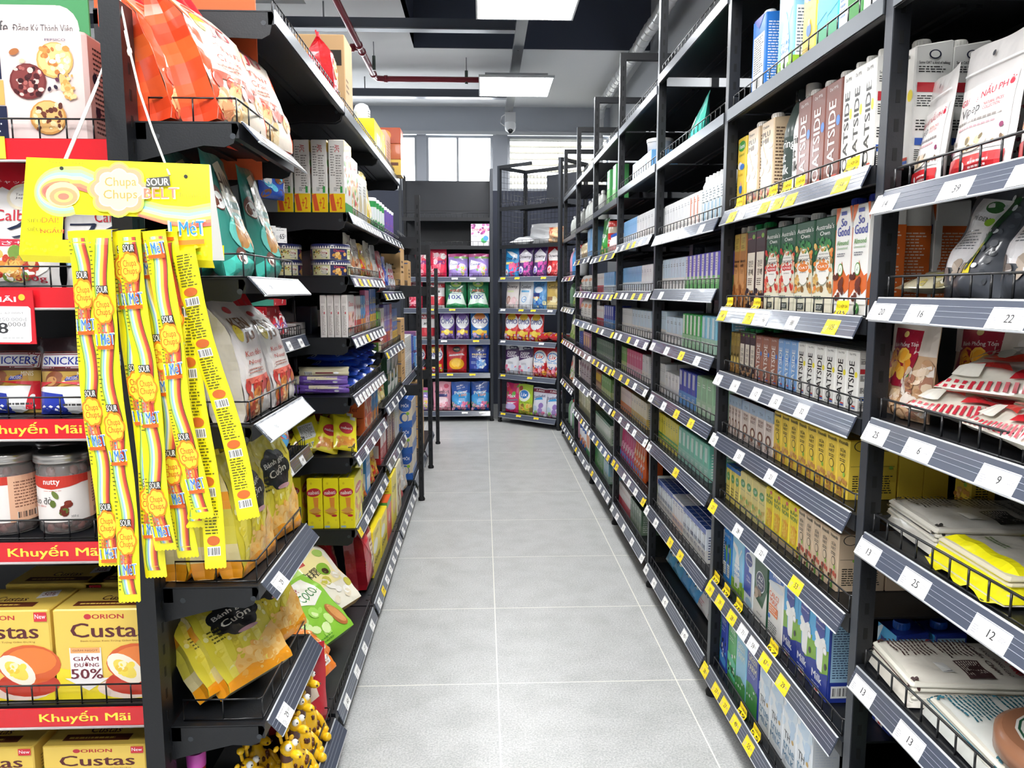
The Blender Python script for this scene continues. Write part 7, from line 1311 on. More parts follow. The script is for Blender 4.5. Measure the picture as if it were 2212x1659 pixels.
# posted bays: cartons and napkin packs
carton('moi', .28, .09, .165, '#d8cbb4', [('r', '#3a68b0', 0, 0, 1, .4), ('T', '#f4f4f0', 'MÔI', .5, .8, .4, .12)], name='napkin_box', cat='box', side=[('e', '#2c5cac', .5, .84, .46, .26), ('r', '#2c5cac', .04, .86, .96, 1), ('T', '#f4f6fa', 'MÔI', .5, .83, .5, .14), ('e', '#2c5cac', .45, .36, .3, .2), ('e', '#d8cbb4', .5, .36, .2, .14), ('e', '#8cb83c', .7, .52, .12, .06, 30), ('p', '#2f64b4', [(0, 0), (1, 0), (1, .28), (.5, .2), (0, .1)])], top='#2c5cac')
for l in range(3): put('moi', -.485, 4.78, .12 + l * .167, LZ, ('lowest', 'middle', 'topmost')[l] + ' blue and beige napkin box of the stack past the snack shelving', 'napkin boxes')
carton('kraft', .22, .12, .13, '#c8a06c', [('l', '#5a4428', .2, .3, .8, .7, 3)], name='cardboard_box', cat='box', fin='m', side=[('r', '#3a5488', .0, .86, 1, .9), ('l', '#5a4428', .2, .3, .8, .6, 3)]); carton('whitetea', .1, .09, .13, '#e0e0dc', [('l', '#7a7c78', .2, .2, .8, .8, 6)], name='tea_box', cat='box', side=[('T', '#555', 'Y', .5, .6, .4, .4)])
zP = LF['P'][2]
for l in range(3): put('kraft', -.565, 4.80, zP[1] + l * .132, LZ, ('lower', 'middle', 'upper')[l] + ' brown cardboard box on the middle shelf past the snack bays', 'brown cardboard boxes')
for j in range(4):
    for l in range(2): put('whitetea', -.55, 4.98 + .11 * j, zP[1] + l * .132, LZ, 'white tea box, ' + ORD[j] + ' in line behind the cardboard boxes, ' + ('lower', 'upper')[l] + ' layer', 'white tea boxes')
put('kraft', -.565, 4.85, zP[2], LZ, 'tall brown cardboard box on the upper posted shelf', s=(1, 1, 1.8)); put('bagclear', -.56, 5.1, zP[2], LZ, 'clear snack pack on the upper posted shelf'); put('kraft', -.565, 5.3, zP[2], LZ, 'brown cardboard box at the end of the upper posted shelf', s=(1, 1, 1.3))
zQ = LF['Q'][2]
for l in range(3): put('kraft', -.52, 5.7, zQ[0] + l * .17, LZ, ('lowest', 'middle', 'topmost')[l] + ' cardboard box of the stack in the furthermost posted bay', 'cardboard boxes in the last bay', s=(1, 1, 1.28))
for j, k2 in enumerate(('bluebox', 'bluetub_box', 'purplebox', 'bluebox')):
    for l in range(2): put(k2, -.56, 5.56 + .14 * j, zQ[1] + l * .125, LZ, ('blue box', 'light blue box', 'violet box', 'deep blue box')[j] + ' of wet wipes, ' + ('lower', 'upper')[l] + ' layer, last posted bay', 'boxes in the last posted bay')

# ------------------------------------------------------------------ detergent bags across the aisle end
def det(key, c, els, w=.2, h=.29, t=.08, **k): pouch(key, w, h, t, c, els, name='detergent_bag', cat='bag', **k)
det('power', '#2456b0', [('p', '#3c9cdc', [(0, .2), (1, .1), (1, .6), (.4, .7), (0, .5)]), ('T', '#f0f4fa', 'NƯỚC', .45, .86, .36, .07, 12), ('T', '#f0f4fa', 'GIẶT XẢ', .5, .78, .44, .06, 12), ('T', '#f6f8fa', 'Power', .5, .64, .7, .11, 8), ('T', '#f0903c', '100', .6, .54, .4, .08, 8), ('x', ['#ec8cac', '#f4b8cc', '#e0608c', '#6ab06c'], .02, .06, .98, .26, 26, .022, 3), ('l', '#e8f0f8', .4, .3, .85, .44, 3)])
det('comfort_pink', '#e89cb0', [('T', '#3c3048', 'Comfort', .5, .66, .8, .13), ('r', '#3c3c78', .2, .48, .8, .58), ('e', '#f4d8e0', .5, .36, .36, .12), ('x', ['#f4c8d4', '#e07090', '#f0b0b8'], .05, .04, .95, .3, 20, .024, 5), ('e', '#d84c6c', .75, .85, .14, .08)])
det('omo_red', '#c8242c', [('e', '#e8a81c', .5, .3, .38, .2), ('e', '#f4c43c', .5, .32, .26, .14), ('e', '#2a2a34', .5, .8, .2, .1), ('T', '#e8d8a0', 'MATIC', .5, .8, .26, .05), ('p', '#e8e0e0', [(.1, .56), (.9, .6), (.8, .66), (.15, .62)]), ('T', '#c8242c', 'Nước Giặt', .5, .61, .6, .05)])
det('blue_prem', '#1f3c9c', [('e', '#1c2448', .5, .84, .2, .09), ('T', '#f0d880', 'PREMIUM', .5, .62, .7, .07), ('T', '#f0f0f4', 'MAX CLEAN', .5, .54, .7, .05), ('e', '#88b4e8', .6, .3, .24, .16), ('x', ['#f0f4fa', '#5c8cd8'], .4, .16, .82, .42, 20, .012, 3), ('l', '#b8ccf0', .1, .3, .4, .4, 3)])
def omo(key, c, bc, tx): det(key, c, [('e', '#f0f0f4', .5, .62, .46, .26), ('e', bc, .5, .78, .3, .12), ('T', '#26348c', 'OMO', .5, .62, .8, .16), ('t', '#f4f4f8', 'MATIC', .5, .48, .6, .06), ('r', '#e8c43c', .1, .2, .9, .3), ('e', '#f4d860', .5, .25, .2, .1), ('x', [bc, '#c8b0e0'], .1, .03, .9, .18, 12, .018, 3)])
omo('omo_purple', '#6a4a9c', '#8a6cc0', 0); omo('omo_blue', '#2c6cb8', '#e0843c', 0); omo('omo_rw', '#d0252c', '#f0c43c', 0)
det('ariel', '#1f7a4c', [('p', '#dff0e4', [(0, .1), (1, .1), (.8, .5), (.5, .56), (.2, .5)]), ('e', '#b8dc6c', .5, .84, .25, .12), ('e', '#f4f8e8', .5, .84, .1, .05), ('p', '#5cb46c', [(.3, .8), (.5, .96), (.7, .8), (.5, .86)]), ('T', '#d03c34', 'ARIEL', .5, .6, .6, .09), ('T', '#2c3c9c', '10X', .45, .38, .6, .14), ('l', '#2c5c9c', .2, .48, .8, .52, 1), ('p', '#2c9c5c', [(0, 0), (1, 0), (1, .1), (.5, .18), (0, .1)])], w=.21)
det('whitered', '#e6e2e2', [('r', '#c83440', 0, .7, 1, .84), ('T', '#fff', 'ARIEL', .5, .77, .7, .09), ('r', '#c83440', 0, .1, 1, .4), ('T', '#333', 'gl', .5, .55, .4, .1)])
det('omo_pink', '#d8284c', [('T', '#26348c', 'OMO', .6, .5, .6, .14), ('e', '#f4ece8', .8, .7, .16, .1), ('x', ['#f0a0b0', '#f4c8d0', '#e85c74'], .05, .1, .95, .8, 20, .025, 4)])
det('lilac', '#9c84cc', [('r', '#c83c8c', 0, .86, 1, 1), ('r', '#7cb84c', .3, .8, 1, .88), ('p', '#f0ecf4', [(.02, .3), (.5, .4), (.45, .66), (.1, .74)]), ('T', '#3c3c8c', 'Comfort', .34, .55, .5, .1), ('e', '#f0c8e0', .68, .42, .22, .16), ('x', ['#f0d04c', '#8cd0e8', '#e86c9c', '#8cc84c'], .3, .14, .95, .5, 14, .02, 6)], h=.23, w=.22)
det('downy_blue', '#2f94d4', [('p', '#f0f4f8', [(.1, .86), (.5, .7), (.9, .6), (.9, .74), (.5, .84)]), ('T', '#2c2c4c', 'Downy', .5, .6, .7, .13), ('r', '#e8dc8c', .1, .42, .7, .5), ('x', ['#e8407c', '#f06c9c', '#c8285c'], .45, .06, .95, .42, 14, .03, 2), ('e', '#f0f4f8', .25, .16, .16, .1), ('e', '#d83c5c', .25, .16, .06, .04)])
det('downy_purple', '#4a2c6c', [('p', '#e8e4ec', [(.05, .7), (.5, .9), (.95, .72), (.9, .5), (.2, .5)]), ('T', '#2c2034', 'Downy', .5, .64, .8, .13), ('r', '#e8d8c0', .2, .46, .8, .52), ('e', '#d8d0e8', .3, .22, .17, .13), ('e', '#6c4cc0', .3, .2, .1, .08), ('x', ['#c83ca0', '#e060b8', '#8c2c7c'], .5, .05, .97, .46, 20, .022, 2)])
det('downy_red', '#b8202c', [('p', '#f0e8e8', [(.05, .7), (.5, .9), (.95, .72), (.9, .5), (.2, .5)]), ('T', '#2c2034', 'Downy', .5, .64, .8, .13), ('e', '#f0e0e0', .3, .22, .17, .13), ('e', '#d8303c', .3, .2, .1, .08), ('x', ['#f05c5c', '#e83c3c', '#f0a0a0'], .5, .05, .97, .46, 20, .022, 2)])
det('downy_white', '#e4dcd8', [('T', '#2c2c34', 'Downy', .5, .72, .8, .13), ('r', '#d8e0b0', .2, .54, .7, .6), ('e', '#b88c78', .35, .28, .2, .14), ('x', ['#ecc8cc', '#f4e0e0'], .4, .05, .95, .3, 14, .03, 3)])
det('comfort_white', '#e6e9ee', [('T', '#3c3c48', 'Comfort', .5, .72, .7, .12), ('r', '#68b4e4', .2, .54, .8, .6), ('e', '#4c9cd8', .5, .3, .18, .1), ('e', '#e6e9ee', .5, .3, .14, .08), ('T', '#4c9cd8', '100', .5, .3, .2, .06)])
det('comfort_blue', '#5c9cd8', [('T', '#2c3c5c', 'Comfort', .5, .78, .7, .12), ('e', '#e8f0f8', .5, .62, .3, .1), ('r', '#2c3c84', .1, .4, .6, .52), ('r', '#e8a86c', .1, .34, .6, .4), ('x', ['#2c68c0', '#88c0f0', '#f4f0c0'], .3, .04, .95, .38, 20, .02, 3)])
det('comfort_gold', '#d0b060', [('T', '#3c2c1c', 'Comfort', .5, .72, .7, .12), ('e', '#f0e4b8', .6, .3, .24, .12), ('r', '#8a5c2c', .15, .28, .5, .4), ('p', '#e8d498', [(0, 0), (1, 0), (1, .2), (.4, .24), (0, .14)])])
det('deepclean', '#dcdce2', [('p', '#4a2c5c', [(0, .45), (1, .62), (1, .9), (0, .8)]), ('e', '#3c3c5c', .6, .9, .3, .07), ('T', '#f4f4f8', 'Blue', .6, .9, .4, .07), ('T', '#f4f0f4', 'DEEP', .5, .72, .6, .09), ('T', '#f4f0f4', 'CLEAN', .52, .62, .66, .09), ('l', '#8a8c9c', .3, .34, .8, .42, 2), ('x', ['#c8d4e8', '#d86c8c'], .1, .08, .9, .28, 12, .018, 3)])
det('lix_red', '#c4202c', [('e', '#f0ecec', .5, .56, .48, .3), ('e', '#3c8cd8', .46, .66, .36, .14), ('e', '#f4f4f4', .48, .66, .3, .11), ('T', '#d83c34', 'Lix', .5, .66, .44, .13), ('T', '#3c9cd8', 'đậm đặc', .5, .48, .7, .09), ('T', '#26348c', '24H', .5, .3, .5, .11), ('x', ['#f08ca0', '#f4c0c8', '#f0b43c'], .1, .04, .9, .24, 16, .024, 3)], w=.22)
det('maxqueen', '#d8286c', [('x', ['#e04c5c', '#6cb04c', '#f07c9c'], .05, .6, .95, .95, 10, .03, 3), ('T', '#f4f4f8', 'Max', .5, .56, .6, .12, 6), ('T', '#2c8c9c', 'Queen', .5, .42, .84, .13, 6), ('e', '#c8b8e8', .5, .2, .4, .12), ('p', '#f4f4f4', [(.05, .32), (.9, .36), (.6, .28)])])
det('lixlime', '#b4d434', [('e', '#f0f4e4', .45, .62, .42, .2), ('e', '#2c78c8', .45, .66, .3, .14), ('T', '#f4f4f4', 'Lix', .45, .66, .4, .12), ('T', '#2c5c2c', 'NƯỚC LAU SÀN', .5, .4, .7, .05), ('x', ['#e8b43c', '#f0d070', '#8a6c2c'], .3, .04, .98, .3, 18, .024, 3), ('e', '#a8442c', .2, .86, .14, .08)], w=.22)
det('sunlight', '#dcdce8', [('r', '#8a1c3c', 0, .84, 1, .96), ('T', '#f4f0f0', '3,800', .5, .9, .6, .07), ('T', '#26346c', 'Sunlight', .5, .68, .84, .13, 8), ('p', '#3c9cd8', [(.1, .54), (.8, .6), (.7, .68), (.3, .62)]), ('e', '#8a6cb0', .7, .38, .16, .1), ('e', '#9c80bc', .7, .2, .16, .1), ('e', '#b8cce0', .3, .26, .16, .1), ('x', ['#e0709c', '#8cc06c', '#c8a0d8'], .05, .03, .95, .14, 12, .016, 4)], h=.27)
E1N = lambda px: (px - 1042) * .004635
def e1(sh, lst):
    for j, (key, a, b, l) in enumerate(lst):
        w = (E1N(b) - E1N(a)); put(key, (E1N(a) + E1N(b)) / 2, E1Y + .075, EZ[sh], rnd.uniform(-.06, .06), l, 'detergent bags on the straight display', rx=rnd.uniform(-.08, 0), s=(w / PR[key]['w'] * 1.0, 1, 1))
XS = 'straight display'
e1(0, (('comfort_pink', 934, 973, 'pink softener bag, bottom shelf of the straight display'), ('power', 974, 1015, 'blue laundry liquid bag beside the pink one, bottom shelf'), ('power', 1016, 1056, 'blue laundry liquid bag at the post, bottom shelf'), ('lilac', 892, 930, 'lilac bag on the bottom shelf, half hidden by the posts')))
e1(1, (('omo_rw', 885, 920, 'red powder bag behind the posts, second shelf of the straight display'), ('omo_rw', 922, 958, 'red powder bag with yellow flower between the posts'), ('omo_red', 964, 1008, 'dark red bag with a golden swirl'), ('blue_prem', 1012, 1056, 'royal blue bag with a white pattern')))
e1(2, (('whitered', 905, 940, 'white and red bag behind the posts, third shelf'), ('omo_purple', 950, 983, 'purple washing powder bag, first of two'), ('omo_purple', 984, 1014, 'purple washing powder bag, second of two'), ('omo_blue', 1016, 1056, 'blue and orange washing powder bag')))
e1(3, (('omo_pink', 885, 915, 'pink bag low behind the posts, fourth shelf'), ('whitered', 925, 962, 'white and red bag partly behind a post, fourth shelf'), ('ariel', 963, 1009, 'green detergent bag, first of two'), ('ariel', 1010, 1056, 'green detergent bag at the display post')))
e1(4, (('omo_pink', 900, 930, 'pink-red bag behind the posts, fifth shelf'), ('omo_pink', 932, 967, 'pink-red bag with a white badge, fifth shelf'), ('lilac', 970, 1012, 'lilac and pink bag with a rainbow top, first of two'), ('lilac', 1013, 1056, 'lilac and pink bag with a rainbow top, second of two')))
carton('dynamo', .18, .08, .21, '#ece8ec', [('x', ['#b84c9c', '#d07cb8', '#8c3c7c'], .02, .55, .98, .98, 24, .014, 3), ('e', '#f0eef4', .4, .72, .22, .19), ('T', '#c82c5c', 'DYNAMO', .5, .72, .84, .12), ('e', '#4cb86c', .7, .25, .16, .13), ('e', '#4c9cd8', .8, .34, .14, .12), ('l', '#5c5c6c', .1, .4, .4, .46, 2)], name='detergent_box', cat='box')
put('dynamo', E1N(1038), E1Y + .06, EZ[5], 0, 'white and magenta detergent box alone on the upper display shelf')
put('dynamo', E1N(1038), E1Y + .15, EZ[5], 0, 'white detergent box tucked behind its twin')
def e2(sh, lst, grp='detergent bags on the angled display'):
    n = len(lst); ca, sa = math.cos(E2A), math.sin(E2A)
    for j, (key, u, l) in enumerate(lst):
        v = .075; x = E2X + u * ca - v * sa; y = E2Y + u * sa + v * ca
        put(key, x, y, EZ[sh] if sh < 6 else 2.09, E2A + rnd.uniform(-.08, .08), l, grp, rx=rnd.uniform(-.1, -.02), s=(.172 / PR[key]['w'], 1, 1))
US = (.125, .295, .47, .64)
e2(0, (('maxqueen', US[0], 'pink bag with green fruit, bottom of the angled display'), ('lixlime', US[1], 'lime green floor cleaner bag, bottom of the angled display'), ('sunlight', US[2], 'white and violet bag beside the lime green one'), ('sunlight', US[3], 'white and violet bag at the corner post')))
e2(1, (('deepclean', US[0], 'white and purple bag at the display post, second shelf'), ('deepclean', US[1], 'white and purple bag beside the red ones, second shelf'), ('lix_red', US[2], 'red and white bag beside the purple ones, second shelf'), ('lix_red', US[3], 'red and white bag at the corner post, second shelf')))
e2(2, (('omo_rw', US[0] - .01, 'red powder bag at the display post, third shelf'), ('omo_rw', US[1] - .02, 'red powder bag in the middle of three, third shelf'), ('omo_rw', US[2] - .04, 'red powder bag beside the lying ones, third shelf')))
for j in range(2):
    u = .55 + .13 * j; put('omo_rw', E2X + u * math.cos(E2A) - .03 * math.sin(E2A), E2Y + u * math.sin(E2A) + .03 * math.cos(E2A), EZ[2] + .045, E2A, ('red powder bag lying flat beside the standing ones', 'red powder bag lying flat at the corner post')[j], 'lying red powder bags', rx=-1.5, s=(.6, 1, 1))
e2(3, (('downy_white', US[0], 'white softener bag with black lettering, fourth shelf'), ('comfort_white', US[1], 'plain white softener bag, fourth shelf'), ('comfort_blue', US[2], 'light blue flowered softener bag, fourth shelf'), ('comfort_gold', US[3], 'golden softener bag at the corner post')))
e2(4, (('downy_blue', US[0], 'blue softener bag with a pink orchid, fifth shelf'), ('downy_purple', US[1], 'purple softener bag beside the blue one'), ('downy_purple', US[2], 'purple softener bag beside the red one'), ('downy_red', US[3], 'red softener bag at the corner post')))
pouch('capbag', .34, .2, .12, '#dfe0e2', [('l', '#b8bcc0', .1, .2, .9, .8, 16)], kind='pillow', fin='f', name='plastic_cup_bag', cat='bag', wrk=2)
pouch('onions', .2, .15, .1, '#e0b488', [('x', ['#e8c49c', '#d89868', '#f0d8b8', '#c8503c'], .1, .1, .9, .9, 18, .03, 3)], kind='pillow', name='produce_bag', cat='bag', wrk=2)
def at2(u, v): return E2X + u * math.cos(E2A) - v * math.sin(E2A), E2Y + u * math.sin(E2A) + v * math.cos(E2A)
x, y = at2(.42, .18); put('capbag', x, y, EZ[5], E2A, 'clear bag of white plastic lids, upper shelf of the angled display', rx=-.15)
x, y = at2(.2, .1); put('capbag', x, y, EZ[5] + .03, E2A, 'flat bag of white plastic lids lying beside the heap', rx=-1.4, s=(.8, .6, .8))
x, y = at2(.64, .12); put('onions', x, y, EZ[5] + .002, E2A, 'bag of pinkish dried food at the corner post')

# ------------------------------------------------------------------ rice paper and prawn cracker bay (nearest bay)
zA = RB['A'][2]; RZ = -math.pi / 2
VP = [('r', '#ece8e6', .06, .2, .94, .70), ('T', '#d02840', 'GIA VỊ NẤU PHỞ', .5, .62, .84, .09, 3), ('t', '#1c1c20', 'Vipep', .3, .51, .34, .09, 6), ('t', '#d02840', 'NATURAL SPICES', .68, .535, .3, .022), ('t', '#d02840', 'COLLECTION', .66, .505, .26, .022), ('l', '#98908c', .1, .42, .9, .46, 1), ('l', '#e0a0a8', .15, .38, .8, .41, 1), ('e', '#e0d4c0', .5, .26, .22, .06), ('x', ['#7a6a4c', '#c0a878', '#e8c8a0'], .38, .22, .62, .3, 10, .006, 2), ('x', ['#5c5450', '#8c3c64', '#7a6448'], .08, .22, .2, .36, 5, .004, 3), ('x', ['#8c3c64', '#6a5440', '#a89474'], .78, .24, .92, .38, 6, .004, 5), ('r', '#c8242c', .04, .04, .96, .17), ('l', '#f0d8d8', .5, .07, .85, .14, 2), ('e', '#f0e8e8', .4, .105, .035, .028), ('r', '#f2f2f2', .05, .80, .95, .815), ('e', '#4a4c50', .5, .9, .025, .022)]
pouch('vipep', .165, .215, .035, '#d9d6d4', VP, fin='f', name='spice_pouch', cat='pouch', seed=11)
put('vipep', .795, 1.352, zA[6], RZ - .25, 'pho spice pouch closest to the upright', 'pho spice pouches', rx=-.10, s=(.85, 1, .95))
put('vipep', .86, 1.27, zA[6], RZ + .1, 'pho spice pouch half hidden between two others', 'pho spice pouches', rx=-.12, s=(.9, 1, .9))
put('vipep', .79, 1.205, zA[6], RZ - .05, 'pho spice pouch in the middle, fully visible', 'pho spice pouches', rx=-.10, s=(1, 1, 1.02))
pouch('seasoning', .19, .235, .07, '#dedbd9', [('T', '#d02840', 'GIA VỊ', .4, .72, .5, .06, 8), ('T', '#d02840', 'COLLECTION', .4, .66, .4, .03, 8), ('l', '#5c5478', .2, .58, .8, .62, 1), ('e', '#5a3a28', .33, .34, .17, .13), ('x', ['#c8b04c', '#d8843c', '#6c8c3c', '#8a3c2c', '#f0e0c0'], .2, .26, .46, .44, 26, .008, 3), ('r', '#c8242c', .04, .06, .96, .16), ('l', '#f0d8d8', .5, .09, .85, .14, 2)], name='spice_pouch', cat='pouch', seed=4)
put('seasoning', .81, 1.045, zA[6], RZ, 'plump white seasoning pouch with a bowl picture, at the photo edge', rx=-.1); put('seasoning', .81, .84, zA[6], RZ, 'plump white seasoning pouch beyond the photo edge', rx=-.1)
# noodles and flat pack
pouch('noodle_dark', .17, .215, .07, '#50545c', [('p', '#e8e6e8', [(.1, .22), (.62, .2), (.8, .72), (.28, .78)]), ('e', '#3c6c3c', .6, .68, .12, .045, -15), ('T', '#4a4c48', 'MÌ ĐEN', .5, .6, .24, .04, -10), ('e', '#98c83c', .64, .56, .07, .03), ('l', '#7a7c80', .24, .36, .62, .52, 7), ('p', '#2c5c34', [(.62, .2), (.72, .2), (.92, .74), (.8, .74)]), ('r', '#f0dc30', .66, .14, .76, .4), ('x', ['#b8a898', '#8a7c74'], .1, .14, .6, .24, 14, .01, 3), ('x', ['#44484e', '#5c6068', '#d4d8dc'], .7, .1, .98, .9, 34, .005, 6), ('x', ['#c8ccd0', '#50545c'], .05, .8, .95, .98, 26, .005, 7)], fin='f', name='noodle_bag', cat='bag', seed=3, wrk=2)
put('noodle_dark', .80, 1.215, zA[5], RZ - .1, 'clear bag of dark noodles with a white label, nearer the upright', 'dark noodle bags', rx=-.25)
put('noodle_dark', .80, 1.06, zA[5], RZ, 'clear bag of dark noodles with a white label, at the photo edge', 'dark noodle bags', rx=-.2, s=(1, 1, 1.05))
pouch('flatpack', .15, .15, .035, '#c8c2a4', [('x', ['#e4dcb8', '#a89c70', '#f0ecdc', '#d0c44c'], .05, .05, .95, .95, 26, .014, 5)], kind='pillow', name='noodle_bag', cat='bag', wrk=2)
put('flatpack', .775, 1.33, zA[5] + .018, RZ, 'small pale noodle pack lying flat beside the upright', rx=-1.35)
# prawn cracker bags
pouch('prawn_clear', .15, .20, .05, '#c8a480', [('r', '#d4c8bc', 0, .62, 1, 1), ('p', '#a01c34', [(.14, .3), (.72, .3), (.72, .86), (.14, .86)]), ('e', '#d8c070', .42, .81, .05, .03), ('T', '#f4f0ec', 'Bánh Phồng Tôm', .43, .71, .5, .06, 4), ('x', ['#f0a830', '#f4c050', '#e08c24'], .24, .42, .56, .62, 12, .014, 3), ('x', ['#e8682c', '#f0e0d0', '#4c9c4c'], .5, .36, .68, .48, 6, .008, 2), ('e', '#c83c44', .2, .39, .045, .03), ('x', ['#dcc4a8', '#b88c64', '#e8dcd0', '#a8745c'], .6, .05, .98, .55, 26, .014, 5), ('x', ['#d8b890', '#c49468'], .05, .03, .6, .28, 16, .014, 6)], fin='f', name='prawn_cracker_bag', cat='bag', seed=9, wrk=2)
put('prawn_clear', .785, 1.352, zA[4], RZ, 'clear prawn cracker bag with a dark red card, beside the upright', 'prawn cracker bags with red card', rx=-.06, s=(1, 1, .95)); put('prawn_clear', .87, 1.27, zA[4], RZ + .1, 'clear prawn cracker bag with a dark red card, one row back', 'prawn cracker bags with red card', rx=-.06, s=(1.1, 1, 1)); put('prawn_clear', .96, 1.22, zA[4], RZ, 'clear prawn cracker bag deepest in the shelf', 'prawn cracker bags with red card', rx=-.06)
PSt = []
for q in range(14): PSt += [('r', '#c8283c', q / 14 + .01, .9, q / 14 + .045, .995), ('r', '#c8283c', q / 14 + .01, .005, q / 14 + .045, .1)]
pouch('prawn_stripe', .2, .14, .045, '#e2ddcf', PSt + [('e', '#d8402c', .5, .55, .26, .08, 20), ('e', '#e8684c', .34, .6, .1, .05, 40), ('p', '#d03c34', [(.2, .3), (.6, .2), (.5, .36)]), ('p', '#c8202c', [(.6, .12), (.95, .15), (.95, .5), (.7, .4)]), ('T', '#fff', 'Tôm', .8, .3, .2, .12, 10), ('r', '#f4f0e4', .1, .14, .34, .3), ('l', '#333', .12, .16, .32, .28, 2), ('x', ['#f0ead8', '#d8ceb4'], .1, .6, .5, .86, 8, .014, 3)], kind='pillow', name='prawn_cracker_bag', cat='bag', seed=6, wrk=2.4)
for j, (x, y, zz, rz, rx, l) in enumerate(((.83, 1.20, .03, .2, -1.35, 'red-striped prawn cracker bag lying in the middle of the shelf'), (.80, 1.04, .03, -.15, -1.4, 'red-striped prawn cracker bag lying at the photo edge'), (.86, 1.13, .075, .4, -1.2, 'red-striped prawn cracker bag on top of the heap'), (.9, .97, .08, .1, -1.0, 'red-striped prawn cracker bag leaning against the heap'))):
    put('prawn_stripe', x - .07, y, zA[4] + zz, RZ + rz, l, 'red-striped prawn cracker bags', rx=rx)
# rice paper packs
def slab(key, w, l_, t, c, els, edge, band=None):
    # a stack of rice paper sheets in film, lying flat; art is read from the aisle side
    mb = MB(); n = 6
    for q in range(n): cb = MB(); cbox(cb, w - .004 * (q % 2), l_ - .006 * ((q + 1) % 2), t / n - .0015, mat(edge, 'm'), .004); cb.xf(Matrix.Translation((.001 * (q % 3), .001 * (q % 2), q * t / n))); mb.v, off = mb.v, len(mb.v); mb.add(cb.v, cb.f, mat(edge, 'm'))
    ps = [('paper_stack', mb.mesh('paper_stack'))]
    sk = MB(); NU, NV = 12, 14
    def P(u, v, o=0): e = min(u, 1 - u, v, 1 - v); rz_ = min(1, e * 9); return ((u - .5) * (w + .012), (v - .5) * (l_ + .012), .003 + (t + .002) * rz_ ** .35 + .0022 * math.sin(u * 17 + v * 9) * math.sin(v * 13) * rz_ + o)
    vs = [P(a / NU, b / NV) for b in range(NV + 1) for a in range(NU + 1)]
    f1 = [(b * (NU + 1) + a, b * (NU + 1) + a + 1, (b + 1) * (NU + 1) + a + 1, (b + 1) * (NU + 1) + a) for b in range(NV) for a in range(NU)]
    sk.add(vs, f1, mat(c, 'f'), True)
    art(sk, lambda x, y, o: P(min(1, max(0, x / w)), min(1, max(0, y / l_)), o), w, l_, els, 'f', True, .0012, .00016)
    if band:
        for vv in (0, 1): sk.add([P(a / NU, vv) for a in range(NU + 1)] + [((a / NU - .5) * (w + .02), (l_ / 2 + .02) * (1 if vv else -1), .004 + .006 * math.sin(a * 1.7)) for a in range(NU + 1)], [(a, a + 1, NU + 2 + a, NU + 1 + a) for a in range(NU)], mat(band, 'f'), True)
    ps.insert(0, (None, sk.mesh('rice_paper_pack')))
    reg(key, 'rice_paper_pack', 'pack', ps, w, l_, t)
def mik(c1, c2, tt): return [('T', '#d0283c', 'Mikiri', .72, .88, .3, .09), ('T', c1, tt[0], .56, .78, .56, .045), ('T', c1, tt[1], .52, .72, .6, .05), ('l', c1, .12, .44, .5, .72, 9), ('r', c1, .56, .46, .9, .64), ('l', '#ece8dc', .58, .47, .88, .63, 9), ('b', .6, .3, .82, .38), ('l', c1, .1, .1, .5, .4, 10), ('p', c2, [(.06, .44), (.14, .42), (.1, .5)]), ('x', [c1], .03, .03, .12, .09, 10, .003, 2), ('x', [c1], .86, .03, .97, .09, 10, .003, 4), ('x', [c1], .03, .92, .12, .98, 10, .003, 5), ('r', c1, .04, .02, .96, .024), ('r', c1, .02, .04, .024, .96)]
slab('mik_brown', .17, .23, .045, '#ddd8cc', mik('#4a3434', '#c8242c', ('BÁNH TRÁNG GẠO', 'Cuốn Chiên')), '#e8e4d6')
slab('mik_teal', .2, .23, .04, '#d4d6d0', mik('#2c6c7c', '#2c7c94', ('Bánh Tráng', 'KHÔNG NHÚNG NƯỚC')), '#e0ddd0')
slab('mik_black', .2, .25, .05, '#c6c3ba', mik('#3a3834', '#2c2c2c', ('Bánh Tráng', 'KHÔNG NHÚNG NƯỚC')), '#dcd8cc')
slab('yellow_rice', .19, .25, .045, '#cfccc0', [('r', '#f2e81c', 0, .52, 1, 1), ('T', '#2c6c3c', 'BÁNH TRÁNG', .6, .92, .5, .06), ('T', '#c8242c', 'KHÔNG NHÚNG', .5, .8, .84, .1), ('T', '#c8242c', 'NƯỚC', .5, .68, .5, .1), ('t', '#5c5c20', 'RICE PAPER NO DIPPING INTO WATER', .5, .58, .84, .025), ('e', '#e8ecd8', .84, .56, .13, .07), ('e', '#2c7c44', .84, .56, .1, .05), ('T', '#f4f4e0', 'PILA', .84, .56, .15, .03), ('l', '#6c8c4c', .2, .24, .5, .3, 2), ('r', '#f4ec1c', 0, 0, 1, .16)], '#dcd4b8', band='#f0e41c')
put('mik_black', .905, 1.30, zA[3], RZ - .12, 'grey rice paper pack with black print beside the upright'); put('yellow_rice', .875, 1.09, zA[3] + .003, RZ - .06, 'bright yellow rice paper pack, upper of two', 'yellow rice paper packs'); put('yellow_rice', .90, .88, zA[3], RZ, 'bright yellow rice paper pack beyond the photo edge', 'yellow rice paper packs')
put('mik_brown', .86, 1.275, zA[2], RZ - .1, 'cream rice paper pack with brown and red print'); put('mik_teal', .86, 1.07, zA[2], RZ - .06, 'pale rice paper pack with teal print, in glossy film')
mb = MB(); mb.lathe([(.09, 0), (.105, .004), (.105, .03), (.095, .036)], mat('#9c6c50', 'g'), 40); ps = [(None, mb.mesh('rice_paper_pack'))]
